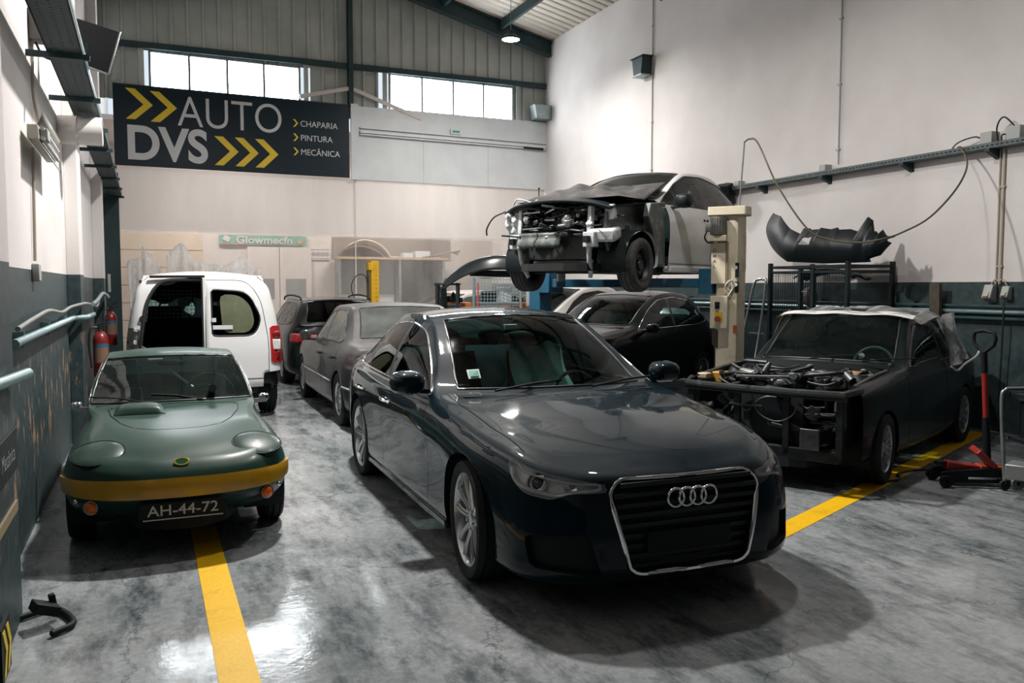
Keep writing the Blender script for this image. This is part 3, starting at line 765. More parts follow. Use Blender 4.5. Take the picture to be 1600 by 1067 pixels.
def car_surface(spec, step=.04):
    plan = np.array(spec['plan'], float); kp = knots_of(plan)
    P3 = np.column_stack([plan, np.zeros(len(plan))])
    q = dense(kp, step); O = hermite(P3, kp, q, True, True)
    # force exact mirror-plane ends
    T = np.gradient(O, axis=0); T /= np.linalg.norm(T, axis=1, keepdims=True)
    T[0] = (0, 1, 0); T[-1] = (0, -1, 0)
    Nn = np.stack([T[:, 1], -T[:, 0], 0 * T[:, 0]], 1)       # outward, as the outline runs front -> side -> rear with y > 0
    idx = [p[0] for p in spec['prof']]; prof = np.array([p[1] for p in spec['prof']], float)      # (m, K, 2) of (z, inset)
    pr = hermite(prof, [kp[i] for i in idx], q)             # (S, K, 2)
    mp = prof.mean(0); kr = knots_of(mp); qr = dense(kr, step * 1.1)
    pr = np.moveaxis(hermite(np.moveaxis(pr, 1, 0), kr, qr), 0, 1)   # (S, Rn, 2)
    G = O[:, None, :] - Nn[:, None, :] * pr[:, :, 1:2]; G[:, :, 2] = pr[:, :, 0]
    G[0, :, 1] = 0; G[-1, :, 1] = 0; G[:, :, 1] = np.maximum(G[:, :, 1], 0)
    s = Surf(); W = np.linspace(0, len(mp) - 1, 1000); Wr = np.interp(qr, kr, np.arange(len(kr)))
    s.add_grid(G, 0, q, Wr, flip=False)
    rail = G[:, -1, :]
    if s.N[(len(q) // 2) * len(qr) + len(qr) // 2][1] < 0:
        s.N = -s.N; s.F = [f[::-1] for f in s.F]
    # ---- upper patch
    cf, cr = kp[spec['corner'][0]], kp[spec['corner'][1]]
    def rail_at(x): return np.stack([np.interp(x, q, rail[:, i]) for i in range(3)], -1)
    msk = (q >= cf) & (q <= cr); qs, xs = q[msk], rail[msk, 0]
    def s_of_x(x): return np.interp(-x, -xs, qs)
    st = spec['top']; rows = []; ss = [cf] + [s_of_x(t[0]) for t in st] + [cr]
    def crossrow(B, A, C, by=.01, bz=.008, tight=.16):
        m1 = (B + A) / 2 + np.array([0, by, bz]); m2 = np.array([A[0] + (C[0] - A[0]) * .75, A[1] * .5, A[2] + (C[2] - A[2]) * .75])
        return np.array([B, m1, A + (m1 - A) * tight, A, A + (m2 - A) * tight, m2, C])
    for t, sv in zip(st, ss[1:-1]):
        B = rail_at(sv); ex = t[6] if len(t) > 6 else {}
        rows.append(crossrow(B, np.array(t[1:4], float), np.array([t[4], 0, t[5]], float), **ex))
    vs_ = np.array([0, 1, 2, 3, 4, 5, 6.])
    def endrow(sv, s_end):   # along the rail from the corner to the middle
        fr = np.array([0, .30, .5, .56, .62, .82, 1.]); return rail_at(sv + (s_end - sv) * fr)
    rows = [endrow(cf, 0)] + rows + [endrow(cr, q[-1])]
    rows = np.array(rows); ku = knots_of(rows); qu = dense(ku, step)
    D = hermite(rows, ku, qu)                                # (U, 7, 3)
    kv = knots_of(np.moveaxis(D, 1, 0)); qv = dense(kv, step * .9)
    D2 = np.moveaxis(hermite(np.moveaxis(D, 1, 0), kv, qv, False, True), 0, 1)
    su = hermite(np.array(ss)[:, None], ku, qu)[:, 0]
    D2[:, 0, :] = rail_at(su)
    vidx = np.interp(qv, kv, vs_); uidx = np.interp(qu, ku, np.arange(len(ku)))
    frac = np.interp(vidx, vs_, [0, .30, .5, .56, .62, .82, 1.])
    D2[0] = rail_at(cf + (0 - cf) * frac); D2[-1] = rail_at(cr + (q[-1] - cr) * frac)
    D2[:, -1, 1] = 0
    n0 = len(s.V)
    s.add_grid(D2, 1, uidx, vidx)
    mid = n0 + (D2.shape[0] // 2) * D2.shape[1] + D2.shape[1] - 1
    if s.N[mid][2] < 0:
        s.N[n0:] *= -1; k = next(i for i, f in enumerate(s.F) if f[0] >= n0 or f[2] >= n0); s.F = s.F[:k] + [f[::-1] for f in s.F[k:]]
    weld_normals(s)
    s.rail = rail; s.q = q; s.kp = kp
    return s

def faces_to_mesh(name, s, faces, m, parent, mirror=True, both=True, offset=0.0, skirt=0.0, side=1, flat_in=None, solid=0.0):
    """build a part from faces of the half surface (both halves, or one side)"""
    used = sorted({i for f in faces for i in f}); ix = {i: k for k, i in enumerate(used)}
    if not used: return None
    V = s.V[used] + s.N[used] * offset; N = s.N[used]; F = [tuple(ix[i] for i in f) for f in faces]
    if skirt:
        cnt = {}
        for f in F:
            for a, b in zip(f, f[1:] + f[:1]):
                k = (min(a, b), max(a, b)); cnt.setdefault(k, []).append((a, b))
        extra, emap = [], {}
        for k, l in cnt.items():
            if len(l) == 1:
                a, b = l[0]
                if abs(V[a][1]) < 1e-4 and abs(V[b][1]) < 1e-4: continue
                for i in (a, b):
                    if i not in emap: emap[i] = len(V) + len(extra); extra.append(i)
                F.append((b, a, emap[a], emap[b]))
        if extra: V = np.vstack([V, V[extra] - N[extra] * skirt]); N = np.vstack([N, N[extra]])
    n = len(V)
    if both:
        V = np.vstack([V, V * [1, -1, 1]]); N = np.vstack([N, N * [1, -1, 1]]); F = F + [tuple(i + n for i in f[::-1]) for f in F]
    elif side < 0:
        V = V * [1, -1, 1]; N = N * [1, -1, 1]; F = [f[::-1] for f in F]
    me = bpy.data.meshes.new(name); me.from_pydata(V.tolist(), [], F)
    me.materials.append(m); me.polygons.foreach_set('use_smooth', [True] * len(me.polygons))
    if not skirt: me.normals_split_custom_set_from_vertices(N.tolist())
    else: me.set_sharp_from_angle(angle=R(50))
    o = bpy.data.objects.new(name, me); COL.objects.link(o); o.parent = parent
    if solid:
        md = o.modifiers.new('s', 'SOLIDIFY'); md.thickness = solid; md.offset = -1
    return o

def boundary_chains(s, faces):
    cnt = {}
    for f in faces:
        for a, b in zip(f, f[1:] + f[:1]): cnt.setdefault((min(a, b), max(a, b)), []).append((a, b))
    nxt = {}
    for k, l in cnt.items():
        if len(l) == 1:
            a, b = l[0]
            if abs(s.V[a][1]) < 1e-4 and abs(s.V[b][1]) < 1e-4: continue
            nxt.setdefault(a, []).append(b)
    chains = []
    starts = set(nxt) - {b for l in nxt.values() for b in l}
    while nxt:
        a = next(iter(starts & set(nxt)), None) or next(iter(nxt))
        c = [a]
        while a in nxt:
            l = nxt[a]; b = l.pop(); 
            if not l: del nxt[a]
            c.append(b); a = b
        chains.append(c)
    return chains

def trim_tubes(name, s, faces, r, m, parent, both=True, side=1, off=0.0, simplify=1, filt=None, flat=None, seg=6):
    mb = MB()
    for c in boundary_chains(s, faces):
        closed = c[0] == c[-1]; ids = c[:-1] if closed else c
        P = s.V[ids] + s.N[ids] * off
        if filt is not None:
            keep = filt(P)
            if keep.sum() < 3: continue
            runs, cur = [], []
            for p, k in zip(P, keep):
                if k: cur.append(p)
                elif cur: runs.append(cur); cur = []
            if cur: runs.append(cur)
        else: runs = [P]
        for run in runs:
            # drop near duplicates
            out = [run[0]]
            for p in run[1:]:
                if np.linalg.norm(p - out[-1]) > .008: out.append(p)
            if len(out) < 3: continue
            cl = closed and len(runs) == 1 and filt is None
            for sg in ((1, -1) if both else (side,)):
                mb.tube([(p[0], p[1] * sg, p[2]) for p in out], r, seg, closed=cl)
    return mb.build(name, m, parent, angle=60) if mb.v else None

# ---- wheels
def wheel(parent, x, y, z, Rt, w, Rr, style, rim_m, side, steer=0.0, disc=True, tyre_m=None, tread=True):
    """tyre is the part, rim and brake disc are its sub-parts; side = +1 left, -1 right (outer face)"""
    mb = MB(); h = w / 2
    sh = Rt - Rr
    prof = [(Rr - .012, -h * .80), (Rr + .006, -h * .92), (Rr + sh * .45, -h * 1.02), (Rt - sh * .18, -h * .97), (Rt - .006, -h * .84)]
    if tread:
        for a in (-.55, 0, .55):
            prof += [(Rt, h * (a - .12)), (Rt - .009, h * (a - .09)), (Rt - .009, h * (a + .09)), (Rt, h * (a + .12))]
    prof += [(Rt - .006, h * .84), (Rt - sh * .18, h * .97), (Rt - 0, h * .8)][:2] + [(Rr + sh * .45, h * 1.02), (Rr + .006, h * .92), (Rr - .012, h * .80)]
    mb.lathe(prof, (0, 0, 0), (0, 1, 0), 48)
    t = mb.build('wheel', tyre_m or M_RUBBER, parent, angle=40); t.location = (x, y, z)
    t.rotation_euler = (0, 0, steer + (0 if side > 0 else math.pi))
    # after the half turn the local +y axis points outwards on both sides
    rb = MB(); o = h * .86
    rb.lathe([(Rr + .004, o - .012), (Rr + .004, o), (Rr - .008, o + .004), (Rr - .018, o - .006), (Rr - .03, o - .05), (Rr - .035, -h * .8), (Rr - .004, -h * .86)], (0, 0, 0), (0, 1, 0), 48)
    def P(r, a, d): return (r * math.cos(a), o + d, r * math.sin(a))
    if style == 'twin5':       # five pairs of spokes
        for k in range(5):
            a0 = 2 * math.pi * k / 5 + .3
            for sg in (-1, 1):
                pts = [(.055, a0 + sg * .34, .05, -.035), (.10, a0 + sg * .30, .036, -.03), (Rr * .62, a0 + sg * .27, .040, -.018), (Rr - .012, a0 + sg * .235, .050, -.012)]
                q = []
                for r, a, ww, d in pts:
                    da = ww / 2 / r
                    q += [P(r, a - da, d - .004), P(r, a - da * .3, d + .006), P(r, a + da * .3, d + .006), P(r, a + da, d - .004), P(r, a + da, d - .045), P(r, a - da, d - .045)]
                fs_ = []
                for i in range(3):
                    for j in range(6): fs_.append((i * 6 + j, i * 6 + (j + 1) % 6, (i + 1) * 6 + (j + 1) % 6, (i + 1) * 6 + j))
                rb.add(q, fs_)
        rb.lathe([(0, o - .022), (.05, o - .024), (.072, o - .034), (.078, o - .08)], (0, 0, 0), (0, 1, 0), 24)
        for k in range(5):
            a = 2 * math.pi * k / 5 + .9; rb.cyl(P(.055, a, -.03), P(.055, a, -.018), .011, seg=8)
    elif style == 'lattice':   # many-bolt dished rim
        rb.lathe([(0, o - .03), (.06, o - .03), (.075, o - .045), (Rr - .05, o - .03), (Rr - .03, o - .015), (Rr - .012, o - .002)], (0, 0, 0), (0, 1, 0), 40)
        for k in range(10):
            a = 2 * math.pi * k / 10
            for sg in (-.13, .13):
                rb.bar(P(.07, a, -.028), P(Rr - .03, a + sg, -.012), .012, .022, (0, 1, 0))
            rb.cyl(P(Rr - .032, a, -.02), P(Rr - .032, a, -.002), .011, seg=8)
    elif style == 'holes':     # disc alloy with a ring of slots
        rb.lathe([(0, o - .006), (.045, o - .006), (.06, o - .02), (Rr * .55, o - .008), (Rr * .82, o - .014), (Rr - .02, o - .004)], (0, 0, 0), (0, 1, 0), 40)
    else:                      # pressed steel
        rb.lathe([(0, o - .02), (.05, o - .02), (.06, o - .05), (Rr * .5, o - .03), (Rr * .62, o - .045), (Rr * .8, o - .07), (Rr - .03, o - .075)], (0, 0, 0), (0, 1, 0), 40)
    rb.build('rim', rim_m, t, angle=38)
    if style in ('holes', 'steel'):
        hb = MB(); n = 15 if style == 'holes' else 12
        for k in range(n):
            a = 2 * math.pi * k / n; r = Rr * (.72 if style == 'holes' else .68)
            d = -.006 if style == 'holes' else -.05
            hb.cyl(P(r, a, d - .02), P(r, a, d + (-.004 if style == 'holes' else .004)), .018 if style == 'holes' else .014, seg=8)
        hb.build('rim_hole', M_BLACK, t)
    if disc:
        db = MB(); db.lathe([(.0, -.02), (Rr * .78, -.02), (Rr * .78, .0), (.0, .0)], (0, o - .10, 0), (0, 1, 0), 32); db.build('brake_disc', mat('brake_steel', (.12, .12, .12), .4, .8), t)
        bb_ = MB(); bb_.lathe([(0, 0), (Rr - .03, 0)], (0, o - .13, 0), (0, 1, 0), 32); bb_.build('backing_plate', M_BLACK, t)
    return t

def wheel_well(parent, x, z, Rw, y_out, y_in, sides=(1, -1)):
    for sg in sides:
        mb = MB()
        n = 20
        def fn(a, b):
            t = math.pi * (-.12 + 1.24 * a); return (x + Rw * math.cos(t), sg * (y_in + (y_out - y_in) * b), max(.16, z + Rw * math.sin(t)))
        mb.grid(fn, n, 2)
        mb.add([fn(i / n, 0) for i in range(n + 1)] , [tuple(range(n + 1))])
        mb.build('wheel_well', M_BLACK, parent, angle=60)

def arch_lip(s, parent, m, cx, cz, Rw, depth=.035, both=True):
    """rolled lip: the arch edge turned inwards"""
    P = []
    ok = s.A[:, 0] == 0
    V = s.V[ok]; d = abs(np.hypot(V[:, 0] - cx, V[:, 2] - cz) - Rw); near = (d < 2e-3) & (V[:, 1] > .3)
    pts = V[near]
    if len(pts) < 6: return
    a = np.arctan2(pts[:, 2] - cz, pts[:, 0] - cx); a = np.where(a < -1.2, a + 2 * math.pi, a); o = a.argsort(); pts = pts[o]
    for sg in ((1, -1) if both else (1,)):
        mb = MB(); q = []
        for p in pts:
            q += [(p[0], sg * (p[1] + .002), p[2]), (p[0] , sg * (p[1] - depth), p[2])]
        n = len(pts)
        mb.add(q, [(2 * i, 2 * i + 1, 2 * i + 3, 2 * i + 2) for i in range(n - 1)])
        mb.build('arch_lip', m, parent, angle=60)

def seat(parent, x, y, z, m, back_tilt=.32, w=.5, name='seat', headrest=True):
    mb = MB()
    def cushion(c, sx, sy, sz, rot):
        n = 8
        def f(u, v):
            a = (u - .5) * 2; b = (v - .5) * 2
            t = (1 - abs(a) ** 4) * (1 - abs(b) ** 4)
            return a, b, t
        M_ = Matrix.Rotation(rot, 3, 'Y')
        for sg in (1, -1):
            mb.grid(lambda u, v: Vector(c) + M_ @ Vector((f(u, v)[0] * sx / 2, f(u, v)[1] * sy / 2, sg * sz / 2 * (.25 + .75 * max(0, f(u, v)[2]) ** .35))), n, n)
    cushion((x, y, z), .52, w, .16, -.08)
    L = .62; bx = x - .22 - math.sin(back_tilt) * L / 2; bz = z + .04 + math.cos(back_tilt) * L / 2
    cushion((bx, y, bz), .16, w, .0, 0) if False else None
    M_ = Matrix.Rotation(-back_tilt, 3, 'Y')
    for sg in (1, -1):
        def g(u, v):
            a = (u - .5) * 2; b = (v - .5) * 2; t = (1 - abs(a) ** 4) * (1 - abs(b) ** 4)
            return Vector((bx, y, bz)) + M_ @ Vector((sg * .075 * (.25 + .75 * max(0, t) ** .35), b * w / 2 * (1 - .12 * max(0, a)), a * L / 2))
        mb.grid(g, 8, 8)
    s_ = mb.build(name, m, parent, angle=60)
    if headrest:
        hx = bx - math.sin(back_tilt) * (L / 2 + .12); hz = bz + math.cos(back_tilt) * (L / 2 + .12)
        hb = MB(); hb.sphere((hx, y, hz), .1, 14, 10, (.55, 1.25, .85)); hb.cyl((hx, y - .06, hz - .18), (hx, y - .06, hz), .008, seg=6); hb.cyl((hx, y + .06, hz - .18), (hx, y + .06, hz), .008, seg=6)
        hb.build('headrest', m, s_, angle=60)
    return s_

def steering_wheel(parent, x, y, z, r, tilt, m):
    mb = MB(); M_ = Matrix.Rotation(tilt, 3, 'Y')
    mb.tube([Vector((x, y, z)) + M_ @ Vector((0, r * math.cos(a), r * math.sin(a))) for a in np.linspace(0, 2 * math.pi, 33)[:-1]], .015, 8, closed=True)
    for a in (0, math.pi, -math.pi / 2):
        mb.bar(Vector((x, y, z)), Vector((x, y, z)) + M_ @ Vector((0, r * math.cos(a), r * math.sin(a))), .03, .015)
    mb.sphere((x, y, z), .07, 12, 8, (.4, 1, 1))
    mb.cyl((x, y, z), Vector((x, y, z)) + M_ @ Vector((.35, 0, 0)), .03, seg=10)
    return mb.build('steering_wheel', m, parent, angle=60)

def mirror(parent, x, y, z, m, glass, size=(.10, .22, .14), sg=1):
    """door mirror: shell, mirror glass facing rearwards, stalk"""
    mb = MB(); sx, sy, sz = size
    q = []
    nu, nv = 14, 8
    def f(u, v):
        a = 2 * math.pi * u; t = v * math.pi / 2
        cy = math.copysign(abs(math.cos(a)) ** .7, math.cos(a)); cz = math.copysign(abs(math.sin(a)) ** .7, math.sin(a))
        return Vector((x + sx * math.sin(t) , sg * (y + sy / 2) + sy / 2 * cy * math.cos(t) ** .5, z + sz / 2 * cz * math.cos(t) ** .5))
    mb.grid(f, nu, nv)
    mb.bar((x + .02, sg * (y - .08), z - sz * .45), (x + .02, sg * (y + .06), z - sz * .35), .05, .03)
    o = mb.build('door_mirror', m, parent, angle=60)
    gb = MB(); gb.add([f(i / nu, 0) for i in range(nu)], [tuple(range(nu))]); gb.build('mirror_glass', glass, o, angle=0)
    return o
# ================================================================== DARK SALOON (front centre)
M_GLASS = glass_mat('car_glass', (0.36, 0.58, 0.55))
M_GLASSD = glass_mat('dark_car_glass', (0.22, 0.36, 0.35))
M_LENS = glass_mat('lamp_lens', (0.93, 0.95, 0.96), .03)
M_SEAL = mat('seal_black', (0.012, 0.014, 0.015), 0.4)
M_SEATBLK = mat('seat_black', (0.010, 0.020, 0.022), 0.8, spec=.2)
M_DASH = mat('dash_grey', (0.012, 0.022, 0.024), 0.7, spec=.2)
M_MIRROR = mat('mirror_glass', (.6, .62, .63), .04, 1.0)
M_NAVYP = mat('midnight_paint', (0.0003, 0.0085, 0.0145), 0.5, 0.0, spec=.05, coat=1.0)
M_UNDER = mat('underbody', (0.008, 0.009, 0.010), 0.8)
def audi():
    car = empty('saloon_car', (2.585, 5.91, 0), R(268.6), 'glossy midnight blue saloon with big single frame grille and four chrome rings', 'car')
    spec = dict(
        plan=[(2.385, 0), (2.372, .32), (2.31, .60), (2.12, .815), (1.80, .895), (1.456, .925), (.75, .935), (0, .937), (-.75, .937), (-1.456, .932), (-1.9, .905), (-2.28, .80), (-2.46, .58), (-2.52, .3), (-2.53, 0)],
        prof=[(0, [(.165, .14), (.20, .03), (.28, .0), (.38, 0), (.50, .008), (.59, .02), (.66, .04), (.71, .07), (.735, .12)]),
              (2, [(.165, .13), (.20, .025), (.28, .0), (.40, 0), (.51, .012), (.60, .03), (.67, .055), (.715, .085), (.742, .13)]),
              (3, [(.17, .12), (.20, .02), (.29, 0), (.42, .0), (.53, .012), (.63, .028), (.70, .055), (.745, .09), (.775, .135)]),
              (4, [(.18, .12), (.20, .03), (.30, .012), (.44, .006), (.56, .003), (.66, .006), (.735, .025), (.785, .055), (.82, .10)]),
              (5, [(.19, .12), (.21, .05), (.30, .022), (.45, .010), (.58, .0), (.69, .0), (.765, .014), (.82, .045), (.86, .085)]),
              (6, [(.19, .12), (.21, .05), (.30, .025), (.45, .022), (.62, .012), (.74, .0), (.825, .010), (.88, .032), (.925, .068)]),
              (8, [(.19, .12), (.21, .05), (.30, .025), (.45, .022), (.62, .012), (.76, .0), (.855, .010), (.905, .030), (.945, .066)]),
              (9, [(.19, .12), (.22, .05), (.30, .02), (.45, .01), (.62, 0), (.77, .0), (.87, .012), (.93, .035), (.97, .072)]),
              (11, [(.22, .13), (.26, .04), (.35, .01), (.47, 0), (.60, .0), (.74, .015), (.88, .035), (.95, .06), (.99, .10)]),
              (14, [(.26, .14), (.29, .05), (.37, 0), (.48, 0), (.58, .03), (.74, .07), (.90, .075), (.97, .08), (1.005, .11)])],
        corner=(3, 11),
        top=[(1.86, 2.02, .57, .80, 2.13, .795), (1.45, 1.48, .625, .893, 1.6, .893), (1.02, 1.04, .71, .945, 1.16, .958, dict(bz=.01)),
             (.72, .64, .775, .98, .90, .995), (.36, .27, .705, 1.20, .44, 1.245, dict(by=.015)), (-.06, -.14, .625, 1.405, .0, 1.45, dict(by=.02)),
             (-.60, -.60, .61, 1.452, -.60, 1.502, dict(by=.028)), (-1.2, -1.2, .60, 1.393, -1.26, 1.44, dict(by=.025)),
             (-1.56, -1.6, .61, 1.22, -1.7, 1.25, dict(by=.02)), (-1.9, -1.95, .675, 1.05, -2.08, 1.07), (-2.2, -2.26, .62, 1.005, -2.38, 1.03)])
    s = car_surface(spec, .03)
    XZ = lambda V: V[:, [0, 2]]
    FX, RX, AZ, AR = 1.456, -1.456, .352, .375
    side = lambda V: np.where(V[:, 1] > .45, 0, 1.0)
    s.cut(lambda V, A: np.where((A[:, 0] == 0) & (V[:, 1] > .45), np.hypot(V[:, 0] - FX, V[:, 2] - AZ) - AR, 1))
    s.cut(lambda V, A: np.where((A[:, 0] == 0) & (V[:, 1] > .45), np.hypot(V[:, 0] - RX, V[:, 2] - AZ) - AR, 1))
    dlo = roundpoly([(.60, .958), (.26, 1.158), (-.14, 1.35), (-.6, 1.40), (-1.12, 1.35), (-1.46, 1.205), (-1.70, 1.03), (-1.60, .992), (-.5, .966)], [.01, .1, .12, .3, .2, .15, .04, .05, .1])
    f_dlo = lambda V, A: np.where((V[:, 1] > .4) & (V[:, 2] > .9), sd_poly(XZ(V), dlo), 1)
    s.cut(f_dlo)
    pillars = [[(-.50, .9), (-.575, .9), (-.555, 1.45), (-.49, 1.45)], [(-1.26, .9), (-1.30, .9), (-1.22, 1.45), (-1.18, 1.45)]]
    for p in pillars: s.cut(lambda V, A, p=p: np.where((V[:, 1] > .4) & (V[:, 2] > .9), sd_poly(XZ(V), p), 1))
    # screens in the upper patch: u is the station, v the place across
    f_ws = lambda V, A: np.where(A[:, 0] == 1, np.maximum.reduce([4.06 - A[:, 1], A[:, 1] - 6.02, 4.12 - A[:, 2]]), 1)
    f_rw = lambda V, A: np.where(A[:, 0] == 1, np.maximum.reduce([8.05 - A[:, 1], A[:, 1] - 9.97, 4.12 - A[:, 2]]), 1)
    s.cut(f_ws); s.cut(f_rw)
    # shut lines
    lines = [[(.70, .25), (.745, .60), (.70, .80), (.62, .955)], [(-.535, .24), (-.535, .97)], [(-1.0, .25), (-1.045, .46), (-1.15, .64), (-1.42, .80), (-1.66, 1.0)], [(.70, .25), (-1.0, .25)]]
    fl_ = [cut_line(s, XZ, l, .003, lambda V, A: (A[:, 0] == 0) & (V[:, 1] > .5)) for l in lines]
    f_door = lambda V, A: np.minimum.reduce([f(V, A) for f in fl_])
    hl = [(2.30, .0), (2.14, .60), (1.95, .755), (1.5, .785), (.95, .80), (.66, .76)]
    f_hood = cut_line(s, lambda V: V[:, :2], [(1.93, .735), (1.5, .765), (1.0, .785), (.70, .77)], .003, lambda V, A: (A[:, 0] == 1) & (A[:, 1] < 4.06))
    # head lamp: arc length from the nose, height
    UZ = lambda V, A: np.stack([A[:, 1], V[:, 2]], 1)
    head = roundpoly([(1.13, .778), (.95, .752), (.47, .690), (.445, .650), (.66, .648), (.76, .612), (.93, .632), (1.04, .69)], [.01, .05, .015, .02, .05, .03, .05, .05])
    f_head = lambda V, A: np.where((A[:, 0] == 0) & (A[:, 1] < 1.5), sd_poly(UZ(V, A), head), 1)
    s.cut(f_head)
    YZ = lambda V: V[:, [1, 2]]
    gr = roundpoly([(-.5, .705), (.385, .705), (.448, .645), (.35, .262), (.29, .242), (-.5, .242)], [0, .04, .05, .05, .04, 0])
    f_gr = lambda V, A: np.where((A[:, 0] == 0) & (A[:, 1] < .75), sd_poly(YZ(V), gr), 1)
    s.cut(f_gr)
    inl = roundpoly([(.56, .46), (.82, .43), (.80, .27), (.50, .245)], .03)     # lower side intake
    f_in = lambda V, A: np.where((A[:, 0] == 0) & (A[:, 1] < 1.2), sd_poly(YZ(V), inl), 1)
    s.cut(f_in)
    C, A = s.cents(); n = len(C); V = C
    val = lambda f: f(C, A) < 0
    arch = ((np.hypot(C[:, 0] - FX, C[:, 2] - AZ) < AR) | (np.hypot(C[:, 0] - RX, C[:, 2] - AZ) < AR)) & (A[:, 0] == 0) & (C[:, 1] > .45)
    glass = val(f_dlo); pil = np.zeros(n, bool)
    for p in pillars: pil |= (sd_poly(XZ(C), p) < 0) & glass
    ws, rw, gap, hg, hd, grl, ink = val(f_ws), val(f_rw), val(f_door), val(f_hood), val(f_head), val(f_gr), val(f_in)
    L1, L2, L3 = lines[0], lines[1], lines[2]
    def right_of(l, rev=False):    # x in front of the shut line at this height
        l = np.array(l); o = l[:, 1].argsort(); return C[:, 0] > np.interp(C[:, 2], l[o, 1], l[o, 0])
    low = (A[:, 0] == 0) & (C[:, 2] > .25) & (C[:, 1] > .5)
    fd = low & ~right_of(L1) & right_of(L2); rd = low & ~right_of(L2) & right_of(L3)
    hood = (A[:, 0] == 1) & (A[:, 1] < 4.06) & (C[:, 1] < np.interp(C[:, 0], [.70, 1.0, 1.5, 1.93, 2.14, 2.3], [.77, .785, .765, .735, .64, .3])) & (C[:, 0] > .6)
    bump = (A[:, 0] == 0) & (C[:, 0] > 1.84) & (C[:, 2] < .80)
    lab = np.full(n, 'body', dtype=object)
    lab[hood] = 'bonnet'; lab[bump] = 'front_bumper'; lab[fd] = 'front_door'; lab[rd] = 'rear_door'
    lab[gap | hg] = 'gap'; lab[hd] = 'head'; lab[ink] = 'intake'; lab[grl] = 'grille'; lab[glass & ~pil] = 'glass'; lab[pil] = 'pillar'; lab[ws] = 'ws'; lab[rw] = 'rw'; lab[arch] = 'drop'
    sel = lambda k: [f for f, l in zip(s.F, lab) if l == k]
    faces_to_mesh('body', s, sel('body'), M_NAVYP, car)
    faces_to_mesh('bonnet', s, sel('bonnet'), M_NAVYP, car)
    fb = faces_to_mesh('front_bumper', s, sel('front_bumper'), M_NAVYP, car)
    for sg in (1, -1):
        for nm in ('front_door', 'rear_door'):
            d = faces_to_mesh(nm, s, sel(nm), M_NAVYP, car, both=False, side=sg)
            x = -.36 if nm == 'front_door' else -1.28
            hb = MB(); hb.tube(chain([(x + .11, sg * .925, .80), (x + .07, sg * .955, .806), (x - .07, sg * .955, .812), (x - .11, sg * .925, .81)], 5), .012, 8); hb.build('door_handle', M_CHROME, d)
    tag(faces_to_mesh('shut_line', s, sel('gap'), M_BLACK, car, offset=-.006, skirt=-.006), kind='stuff')
    for sg in (1, -1):
        sw = faces_to_mesh('side_window', s, sel('glass'), M_GLASS, car, both=False, side=sg)
        tag(faces_to_mesh('pillar_trim', s, sel('pillar'), M_SEAL, sw, both=False, side=sg), kind='stuff')
    for sg in (1, -1): trim_tubes('chrome_window_trim', s, [f for f, l in zip(s.F, lab) if l in ('glass', 'pillar')], .009, M_CHROME, car, both=False, side=sg)
    w1 = faces_to_mesh('windscreen', s, sel('ws'), glass_mat('screen_glass', (.60, .84, .80)), car); w2 = faces_to_mesh('rear_window', s, sel('rw'), M_GLASSD, car)
    trim_tubes('screen_seal', s, sel('ws'), .009, M_SEAL, w1); trim_tubes('screen_seal', s, sel('rw'), .009, M_SEAL, w2)
    # grille
    g = faces_to_mesh('grille', s, sel('grille'), M_BLACK, car, offset=-.05, skirt=-.05)
    trim_tubes('grille_frame', s, sel('grille'), .013, M_CHROME, g, off=.004)
    gx = 2.365
    for i in range(9):
        z = .27 + i * .052; hw = np.interp(z, [.242, .262, .645, .705], [.29, .35, .44, .385]) - .012
        mb = MB(); mb.bar((gx - .03, -hw, z), (gx - .03, hw, z), .016, .022); mb.build('slat', M_PLASTIC, g, angle=0)
    mb = MB(); mb.box((gx - .005, 0, .39), (.02, .50, .11)); mb.build('plate_holder', M_BLACK, g, bevel=.005)
    for i in range(4):
        mb = MB(); mb.lathe([(.047 + .007 * math.cos(a), .007 * math.sin(a)) for a in np.linspace(0, 2 * math.pi, 9)[:-1]], (gx + .018, -.099 + i * .066, .612), (1, 0, 0), 32, closed=True)
        mb.build('badge_ring', M_CHROME, g, angle=60)
    # side intakes with slats
    for sg in (1, -1): faces_to_mesh('side_intake', s, sel('intake'), M_BLACK, car, both=False, side=sg, offset=-.04, skirt=-.04)
    # head lamps
    housing = mat('lamp_housing', (.88, .90, .91), .3, .0)
    for sg in (1, -1):
        h = faces_to_mesh('head_lamp', s, sel('head'), M_LENS, car, both=False, side=sg)
        faces_to_mesh('housing', s, sel('head'), housing, h, both=False, side=sg, offset=-.05, skirt=-.05)
        def on(u, z, off):       # point on the front surface
            P_ = np.where((s.A[:, 0] == 0))[0]; k = P_[((s.A[P_, 1] - u) ** 2 + (s.V[P_, 2] - z) ** 2).argmin()]
            p = s.V[k] + s.N[k] * off; return Vector((p[0], sg * p[1], p[2])), Vector((s.N[k][0], sg * s.N[k][1], s.N[k][2]))
        p, nn_ = on(.855, .695, -.045)
        mb = MB(); mb.lathe([(.052, -.01), (.058, .02), (.046, .03), (.040, .012), (.0, .02)], p, nn_, 24); mb.build('projector', M_CHROME, h, angle=50)
        mb = MB(); mb.sphere(p + nn_ * .004, .036, 16, 10); mb.build('bulb_lens', mat('bulb_glass', (.02, .03, .035), .05, coat=1), h, angle=60)
        p, nn_ = on(.66, .68, -.042); mb = MB(); mb.lathe([(.03, -.01), (.032, .012), (.0, .0)], p, nn_, 16); mb.build('reflector', M_CHROME, h, angle=50)
        drl = [on(u, z, -.012)[0] for u, z in ((1.08, .755), (1.03, .705), (.93, .647), (.76, .627), (.66, .662), (.50, .664), (.49, .68))]
        mb = MB(); mb.tube(chain(drl, 5), .011, 8); mb.build('light_strip', mat('drl_white', (.9, .92, .93), .3), h, angle=60)
